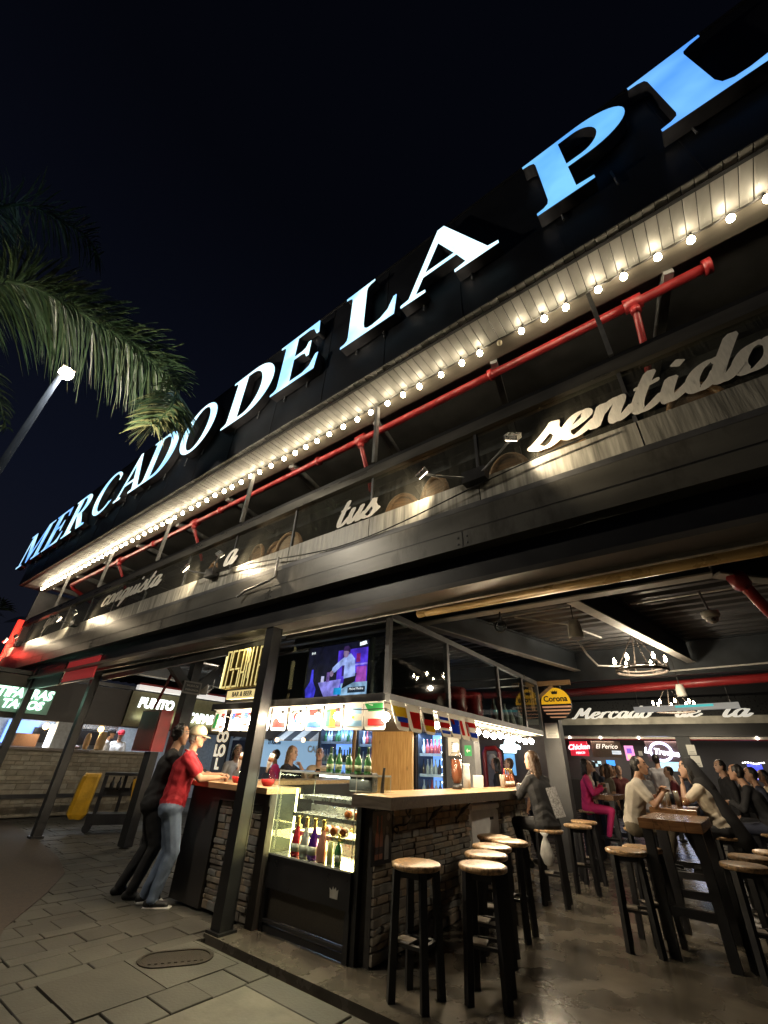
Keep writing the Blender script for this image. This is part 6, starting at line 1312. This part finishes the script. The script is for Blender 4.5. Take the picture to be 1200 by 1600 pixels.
cl = thing('steel_column', 'dark steel column with angled head standing left of the man in red', 'column', (-9.0, 4.95, 0)); MB().bx(-9.12, -8.88, 4.83, 5.07, 0, 2.72).build('shaft', DGREY, cl); m_ = MB(); m_.bar((-9.0, 4.95, 2.55), (-9.0, 5.6, 3.15), .16, .16); m_.bar((-9.0, 4.95, 2.55), (-9.0, 4.3, 3.1), .16, .16); m_.bx(-9.1, -8.9, 4.86, 5.04, 2.725, 3.2); m_.build('brace', DGREY, cl)
t = thing('framed_notice', 'small grey framed notice on the dark steel column', 'notice', (-8.86, 4.95, 2.5)); MB().bx(-8.875, -8.85, 4.70, 5.10, 2.50, 2.74).build('frame', mat('frame_grey', (.32, .31, .30), .5), t); MB().bx(-8.849, -8.845, 4.73, 5.07, 2.53, 2.71).build('face', DGREY, t); text('notice_text', 'SALIDA DE', .055, lambda a, b, c: Vector((-8.844+c, 4.90+a, 2.655+b)), PAPER, t, .002); text('notice_text', 'EMERGENCIA', .05, lambda a, b, c: Vector((-8.844+c, 4.90+a, 2.575+b)), PAPER, t, .002)
t = thing('red_cabinet', 'tall red fire hose cabinet with a pink lit side before the steel column', 'cabinet', (-9.4, 4.6, 1.42)); MB().bx(-9.78, -9.0, 4.48, 4.73, 1.45, 2.17).build('body', REDP, t); MB().bx(-9.74, -9.04, 4.465, 4.478, 1.48, 2.14).build('door', mat('maroon_door', (.22, .04, .03), .35, 0, .3, 3), t); MB().bx(-9.35, -9.1, 4.55, 4.70, 0, 1.445).build('stand', BLK, t)
MB().tube([(-9.6, 4.6, 2.22), (-9.45, 4.7, 2.95)], .03, 8).build('pipe', RED, t)
# rail of the low bench, cart
t = thing('foot_rail', 'long black foot rail before the stone stall counter', 'rail', (-13.5, 5, 0)); MB().bar((-13.55, 2.4, .45), (-13.55, 7.6, .45), .06, .08).build('rail', BLK, t)
for yy in (3.5, 5.2, 7.2): MB().bar((-13.55, yy, .41), (-13.55, yy, 0), .05).build('leg', BLK, t)
def at(a, b, c): return Vector((-10.55+.26*a-.966*b*-.0, 4.6, 0))
ct = thing('cleaning_cart', 'black janitor cart with an open yellow waste bag at its end', 'cart', (-10.6, 4.75, 0)); cfx = frame((-11.35, 4.42, 0), (.42, .905, 0), (.905, -.42, 0))
def cb_(a0, a1, b0, b1, z0, z1, name, m, par=None):
    mb = MB(); mb.prism([(a0, b0), (a1, b0), (a1, b1), (a0, b1)], lambda a, b, c: cfx(a, b)+Vector((0, 0, z0+c)), z1-z0); return mb.build(name, m, par or ct)
cb_(.28, 1.25, -.22, .22, .13, .31, 'deck', BLK); cb_(1.0, 1.25, -.22, .22, .315, .54, 'bucket', BLK); cb_(.36, 1.20, -.235, -.228, .60, .74, 'shelf', BLK); cb_(.36, 1.20, -.18, .2, .98, 1.03, 'top_tray', BLK)
for a, b in ((.40, -.2), (.40, .2), (.78, -.2), (1.16, -.2), (1.16, .2)): cb_(a-.032, a+.032, b-.025, b+.025, .315, .978, 'post', BLK)
for a, b in ((.34, -.2), (.34, .2), (1.18, -.2), (1.18, .2)): MB().tube([cfx(a, b-.02)+Vector((0, 0, .08)), cfx(a, b+.02)+Vector((0, 0, .08))], .08, 12).build('wheel', BLK, ct)
for a in (.55, .68, .95): MB().lathe([(.0001,0),(.04,.01),(.045,.12),(.015,.18),(.02,.24),(.0001,.25)], 8, cfx(a, .02)+Vector((0, 0, .705))).build('spray_bottle', mat('spray_dark', (.02, .022, .024), .3), ct, True)
YB = mat('yellow_vinyl_bag', (.66, .37, .02), .40, 0, .25, 5, .9, bscale=9); m_ = MB(); rings = []
for k, (z, a0, a1, bw) in enumerate(((.22, .0, .20, .17), (.30, -.07, .26, .20), (.55, -.05, .27, .21), (.80, -.04, .29, .20), (.95, -.01, .30, .19), (1.0, .02, .29, .18))):
    rings.append([cfx(a, b)+Vector((0, 0, z+random.uniform(-.008, .008))) for a, b in ((a0, -bw), (a0+.06, -bw-.025), (a1-.05, -bw-.02), (a1, -bw), (a1, bw), (a1-.05, bw+.02), (a0+.06, bw+.025), (a0, bw), (a0-.03, bw*.4), (a0-.03, -bw*.4))])
n_ = 10; m_.add([p for r in rings for p in r], [(i*n_+k, i*n_+(k+1) % n_, (i+1)*n_+(k+1) % n_, (i+1)*n_+k) for i in range(5) for k in range(n_)]+[tuple(range(n_-1, -1, -1)), tuple(5*n_+k for k in range(n_))])
bg_ = m_.build('waste_bag', YB, ct); MB().tube([cfx(.03, -.225)+Vector((0, 0, .25)), cfx(.02, -.24)+Vector((0, 0, .6)), cfx(.05, -.225)+Vector((0, 0, .94)), cfx(.15, -.20)+Vector((0, 0, 1.0))], .006, 5).build('zip', BLK, bg_)
t = thing('floor_sign', 'folded yellow floor sign leaning beside the cart', 'floor sign', (-9.75, 4.9, 0)); MB().bar((-9.80, 4.80, .98), (-9.75, 4.88, .32), .03, .16).build('panel', mat('floor_sign_yellow', (.48, .27, .02), .4), t)
# blue white canopied stall and letters seen past the man in red
t = thing('canopy_stall', 'pale blue lit stall with striped awning seen over the front counter', 'stall', (-13, 12.2, 0)); MB().bx(-16.6, -11.2, 12.3, 12.4, 0, 2.3).build('back_panel', emit('stall_pale_blue', (.30, .52, .75), .55, (.4, .5, .6)), t)
for k in range(12):
    x0 = -16.6+k*.45; m_ = MB(); m_.prism([(11.5, 1.98), (12.28, 2.5), (12.28, 2.53), (11.5, 2.02)], lambda a, b, c: Vector((x0+c, a, b)), .445); m_.build('awning_stripe', (mat('awning_white', (.6, .64, .68), .6), mat('awning_dark', (.05, .06, .08), .6))[k % 2], t)
MB().bx(-16.6, -11.2, 11.6, 12.1, 0, 1.12).build('counter', mat('stall_counter_dark', (.05, .05, .055), .5), t); text('stall_text', 'CAFE', .30, frame((-12.6, 12.28, 1.75), (1, 0, 0), (0, 0, 1)), PAPER, t, .02, bold=.006); text('stall_text', 'El Rincon', .2, frame((-14.9, 12.28, 1.95), (1, 0, 0), (0, 0, 1)), mat('navy_ink', (.02, .04, .10), .5), t, .02, shear=.2)
area('awning_light', (-13.8, 11.0, 2.9), (-13.8, 12.3, 1.2), 34, 3, .3, (.75, .88, 1), t)
for xx in (-12.2, -13.6, -15.2):
    m_ = MB(); m_.sph((xx, 11.3, 2.0), .07, 8, 6); m_.build('bulb', emit('stall_bulb', (1, .60, .22), 7), t)
t = thing('menu_board', 'dark upright menu board with big cream letters behind the cap of the man in red', 'menu board', (-13.9, 9.2, 1.2)); MB().bx(-14.2, -13.5, 9.20, 9.26, .9, 2.2).build('board', mat('menu_black', (.02, .02, .02), .5), t); CR = emit('cream_letters', (1, .85, .62), .45)
text('menu_text', 'CO', .42, frame((-13.85, 9.195, 1.95), (1, 0, 0), (0, 0, 1)), CR, t, .02, bold=.02); text('menu_text', 'LO', .46, frame((-13.85, 9.195, 1.55), (1, 0, 0), (0, 0, 1)), CR, t, .02, bold=.02); text('menu_text', 'L', .42, frame((-13.85, 9.195, 1.18), (1, 0, 0), (0, 0, 1)), CR, t, .02, bold=.02)
point('left_hall_fill', (-10.2, 6.2, 2.9), 70, (1, .85, .65), .3, ls)  # fill light added to brighten the left hall, no fixture
for xx, yy in ((-7.6, 4.9), (-9.9, 6.0)):
    t = thing('track_spot', 'small silver track spotlight over the left entrance', 'spotlight', (xx, yy, 2.86), 0, 'track spotlights at the left entrance'); MB().tube([(xx, yy, 2.86), (xx-.05, yy-.10, 2.70)], .05, 10).build('can', STEEL, t); MB().tube([(xx, yy, 2.86), (xx, yy, 3.1)], .01, 5).build('stem', BLK, t)
    m_ = MB(); m_.tube([(xx-.051, yy-.102, 2.698), (xx-.052, yy-.104, 2.696)], .042, 10); m_.build('lens', emit('downlight_white', (1, .9, .75), 10), t); spot('spot_beam', (xx-.06, yy-.12, 2.68), (xx-.4, yy-1.2, 0), 14, 80, (1, .86, .66), .05, .6, t)

# ------------------------------------------------------------------ the people
CR_ = cloth('red_polo', (.36, .012, .022)); JEAN = cloth('blue_jeans', (.15, .20, .29)); BLKC = cloth('black', (.018, .018, .02)); CHAR = cloth('charcoal', (.022, .022, .024)); GREYC = cloth('grey_polo', (.42, .38, .32)); PINK = cloth('pink', (.75, .04, .19)); CREAM = cloth('cream', (.62, .54, .42)); DARKP = cloth('dark_trousers', (.03, .03, .034)); TANC = cloth('tan_check', (.42, .33, .22)); WHC = cloth('white', (.62, .60, .58)); NAVY = cloth('navy', (.03, .035, .06)); LGREY = cloth('light_grey', (.33, .32, .33)); OLIVE = cloth('olive', (.12, .10, .07))
CAPM = mat('beige_cap', (.42, .34, .22), .8, 0, .1, 9, .2)
def red_extra(t, L, nk, p, d2, Xs):
    # white tipped collar
    m_ = MB(); m_.tube([nk+Vector((.080*math.cos(a), .076*math.sin(a)+.006, .018+.028*(-math.sin(a)))) for a in [2*PI*k/20 for k in range(21)]], .013, 6); c = m_.build('collar', CR_, t, True, world=False)
    m_ = MB(); m_.tube([nk+Vector((.084*math.cos(a), .080*math.sin(a)+.006, .032+.028*(-math.sin(a)))) for a in [2*PI*k/20 for k in range(21)]], .004, 6); m_.build('collar_stripe', WHC, c, True, world=False)
    for sx, fy in ((-.12, -.04), (.11, .06)):
        m_ = MB(); m_.ob((sx*1.05, fy+.045, .013), (.095, .29, .026), Matrix.Rotation(-.25*(1 if sx > 0 else -1), 3, 'Z'), .01); m_.build('sole', SOLE, t, world=False)
person('man in a red polo and beige cap leaning his elbows on the front counter', (-5.83, 3.37, -.03), 58, 'stand', .13, CR_, JEAN, 'tan', 'short', 'grey', 'short', hl=(-.12, .50, 1.25), hr=(.13, .47, 1.23), hint_l=(-.5, .2, -1), hint_r=(.7, .1, -1), head=(-.10, .02), hz=.96, scale=1.0, feet=[(-.12, -.06, .09), (.11, .04, .09)], cap=CAPM, vox=.009, extra=red_extra, curl=1.2, bulk=1.40, legk=1.38)
person('person in black with dark curly hair leaning behind the man in red', (-6.28, 3.36, -.03), 60, 'stand', .16, CHAR, BLKC, 'tan', 'curly', 'black', 'long', hl=(-.14, .52, 1.22), hr=(.12, .52, 1.2), hint_l=(-.5, .2, -1), hint_r=(.6, .1, -1), scale=1.03, feet=[(-.13, -.12, .09), (.12, .02, .09)], head=(-.2, 0), bulk=1.22, legk=1.3)
person('woman with long fair hair in black drinking at the back of the bar', (-6.95, 6.10, .0), 18, 'sit', .12, BLKC, DARKP, 'light', 'long', 'blond', 'short', hl=(-.02, .28, 1.33), hr=(.16, .36, 1.12), hint_l=(-.8, .3, -.8), head=(0, .06), vox=.009, seat=.72)
person('man in a tan checked shirt looking at his phone behind the bar', (-6.75, 6.75, .0), -48, 'sit', .14, TANC, DARKP, 'tan', 'short', 'black', 'short', hl=(-.06, .30, 1.20), hr=(.07, .30, 1.20), head=(0, -.28), vox=.009, seat=.72)
ph_ = tag(MB().ob((-6.52, 6.50, 1.235), (.075, .012, .15), Matrix.Rotation(R(42), 3, 'Z') @ Matrix.Rotation(-.7, 3, 'X'), .003).build('phone', gloss('phone', (.012, .012, .014), 0, .15)), 'black phone held by the man in the tan checked shirt', 'phone')
person('woman in pale top with dark hair at the left end behind the jug', (-8.5, 6.05, 0), -20, 'sit', .1, WHC, DARKP, 'light', 'bob', 'black', 'short', seat=.72, vox=.014)
person('person in bright pink seated behind the corner column at the far left bar', (-9.0, 7.6, 0), -120, 'sit', .1, PINK, DARKP, 'tan', 'short', 'black', 'short', seat=.68, vox=.014)
person('woman in a black jacket seated at the oak counter with her hand to her head', (-2.47, 6.95, 0), 158, 'sit', .20, BLKC, BLKC, 'light', 'long', 'brown', 'long', hl=(-.02, .42, 1.22), hr=(.07, .17, 1.47), hint_l=(-.6, .2, -1), hint_r=(.5, .7, -.9), head=(.25, 0), vox=.009, palm_r=(-.2, .1, 1))
bgx = thing('shoulder_bag', 'grey patterned bag hanging down the back of the woman in the black jacket', 'bag', (-2.28, 6.86, .9)); MB().bar((-2.30, 6.78, 1.25), (-2.22, 6.80, .92), .03, .13).build('strap', mat('patterned_strap', (.20, .20, .21), .7, 0, .7, 60), bgx)
tag(centred(MB().lathe([(.0001,0),(.05,.03),(.09,.12),(.05,.24),(.02,.30),(.06,.34),(.0001,.33)], 10, (-2.38, 6.55, .42), None, .5).build('plastic_bag', mat('white_plastic_bag', (.50, .50, .49), .4, 0, .2, 8, .8), None, True)), 'white plastic bag hanging below the stool of the woman in the black jacket', 'bag')
person('man in a grey polo seated on a stool leaning over the crowded table', (-1.62, 8.22, 0), 12, 'sit', .34, GREYC, OLIVE, 'tan', 'short', 'black', 'short', hl=(.0, .42, 1.22), hr=(.10, .43, 1.19), hint_l=(-.6, .1, -1), hint_r=(.7, -.1, -.9), head=(-.1, -.1), vox=.009, scale=1.03, bulk=1.25, legk=1.2)
person('woman in pink top and trousers seated at the small table', (-2.98, 10.95, 0), 14, 'sit', .14, PINK, PINK, 'tan', 'bob', 'black', 'long', hl=(-.05, .32, 1.22), hr=(.12, .32, 1.16), head=(0, -.05))
person('woman in a cream top seated behind the woman in pink', (-3.28, 12.3, 0), 20, 'sit', .12, CREAM, BLKC, 'light', 'long', 'black', 'short', head=(0, 0))
def shawl(t, L, nk, p, d2, Xs):
    m_ = MB(); m_.cap(nk+Vector((0, -.06, .03)), p+Vector((0, -.17, -.12)), .13, .15, 12); m_.cap(L(0, -.05, .06), nk+Vector((0, -.12, -.05)), .10, .12, 12); m_.build('dark_shawl', BLKC, t, True, world=False)
person('woman in a cream shirt under long black hair resting her chin on her hands', (-.60, 8.62, 0), 185, 'sit', .34, CREAM, BLKC, 'light', 'long', 'black', 'short', hl=(-.05, .33, 1.33), hr=(.05, .33, 1.33), hint_l=(-.5, .4, -1), hint_r=(.5, .4, -1), head=(0, -.02), vox=.009, extra=shawl, palm_l=(0, -.2, 1), palm_r=(0, -.2, 1))
def specs(t, L, nk, p, d2, Xs):
    m_ = MB()
    for s in (-1, 1): m_.tube([L(s*.034+.024*math.cos(a), .100, .010+.018*math.sin(a)) for a in [2*PI*k/12 for k in range(13)]], .003, 5); m_.tube([L(s*.058, .098, .012), L(s*.078, .0, .01)], .003, 5)
    m_.build('glasses', BLK, t, world=False)
person('man with glasses in dark clothes behind the woman with long black hair', (-.98, 10.3, 0), -50, 'sit', .24, NAVY, DARKP, 'tan', 'short', 'grey', 'long', hl=(-.1, .40, 1.12), hr=(.12, .40, 1.12), extra=specs, head=(.5, -.1))
person('diner in a black jacket seated at the right bending to the left', (-.02, 9.75, 0), 172, 'sit', .38, BLKC, NAVY, 'tan', 'short', 'black', 'long', hl=(-.1, .42, 1.12), hr=(.1, .42, 1.12), head=(0, -.15))
person('man in black standing behind the seated diners near the far pillar', (-.50, 12.1, 0), 210, 'stand', .08, BLKC, BLKC, 'light', 'short', 'black', 'long', head=(0, -.1), vox=.014, scale=1.0)
person('waiter in a light grey shirt standing with his back turned by the far counter', (-2.12, 15.2, 0), 80, 'stand', .06, LGREY, BLKC, 'tan', 'short', 'black', 'short', hl=(-.22, .25, 1.05), hr=(.22, .25, 1.05), vox=.014, scale=1.10)
for i, (x, y, f, c, hc_, hs, lb) in enumerate(((-2.4, 13.0, 20, WHC, 'black', 'bob', 'small figure in white seated far back left of the waiter'), (-1.55, 13.4, 190, cloth('wine', (.14, .02, .03)), 'black', 'short', 'small figure in wine red seated far back below the round neon sign'), (-3.5, 15.8, 10, GREYC, 'black', 'short', 'small figure in beige seated far back under the violet screen'), (-.55, 15.0, 200, GREYC, 'brown', 'long', 'small figure in beige seated far back by the paper notices'), (-.28, 14.2, 160, BLKC, 'black', 'short', 'small figure in black seated far back right of the pillar'), (-3.9, 16.4, -20, NAVY, 'brown', 'bob', 'small figure in navy seated far back under the Chicken sign'), (-3.05, 13.2, 30, OLIVE, 'brown', 'long', 'woman with long brown hair seen from behind beyond the woman in pink'), (-3.1, 14.9, -60, cloth('maroon', (.10, .02, .02)), 'black', 'short', 'person in maroon beyond the crowded tables'), (-1.95, 12.0, 150, LGREY, 'black', 'short', 'diner with grey sleeves beyond the man in the grey polo'), (.02, 11.2, 190, NAVY, 'black', 'short', 'diner in navy at the right behind the black jackets'),
        (-.04, 13.3, 150, OLIVE, 'brown', 'short', 'diner in olive at the far right, left of the pair'), (.20, 13.6, 200, TANC, 'black', 'bob', 'diner in tan at the far right edge of the view'), (-4.55, 10.3, 190, BLKC, 'black', 'bob', 'dark haired woman seen through the bar left of the paper cup'), (-4.25, 10.35, 200, cloth('plum', (.07, .03, .04)), 'brown', 'short', 'balding man in plum seen through the bar'), (-3.85, 10.6, 160, BLKC, 'brown', 'short', 'man in dark clothes seen through the bar beside the woman in the black jacket'), (-1.55, 17.0, 250, BLKC, 'black', 'short', 'person in black near the far lit counter'), (-4.3, 17.6, 200, CHAR, 'black', 'short', 'person in charcoal below the far brown sign'))):
    person(lb, (x, y, 0), f, 'sit' if i < 15 else 'stand', .16, c, DARKP, ('tan', 'light', 'brown')[i % 3], hs, hc_, ('short', 'long')[i % 2], seat=.72, vox=.016)
person('cook in a white shirt and black cap behind the left stall counter', (-14.75, 5.95, .2), 60, 'stand', .12, WHC, BLKC, 'tan', 'short', 'black', 'short', cap=BLKC, vox=.014)
person('cook in white with a red cap behind the left stall hood', (-15.3, 6.55, .2), -20, 'stand', .1, WHC, BLKC, 'tan', 'short', 'black', 'short', cap=CR_, vox=.014)
tag(centred(MB().lathe([(.0001,0),(.06,0),(.075,.1),(.07,.3),(.04,.38),(.0001,.40)], 10, (-14.15, 5.25, 1.421)).build('mustard_tub', mat('tan_tub', (.50, .32, .14), .5), None, True)), 'tall tan tub standing on the left stall counter', 'tub')
tag(centred(MB().lathe([(.0001,0),(.14,.0),(.16,.2),(.13,.40),(.10,.44),(.0001,.45)], 12, (-14.2, 5.62, 1.421), None, .7).build('paper_sack', mat('kraft_sack', (.42, .31, .17), .8, 0, .2, 6, .4), None, True)), 'brown paper sack beside the tan tub on the left stall counter', 'sack')
tag(centred(MB().sph((-14.2, 4.98, 1.47), .16, 12, 6, (.8, 1, .3)).build('pink_tray', mat('pale_pink', (.45, .28, .25), .5), None, True)), 'flat pinkish tray of food left of the tan tub', 'tray')
finish_people()
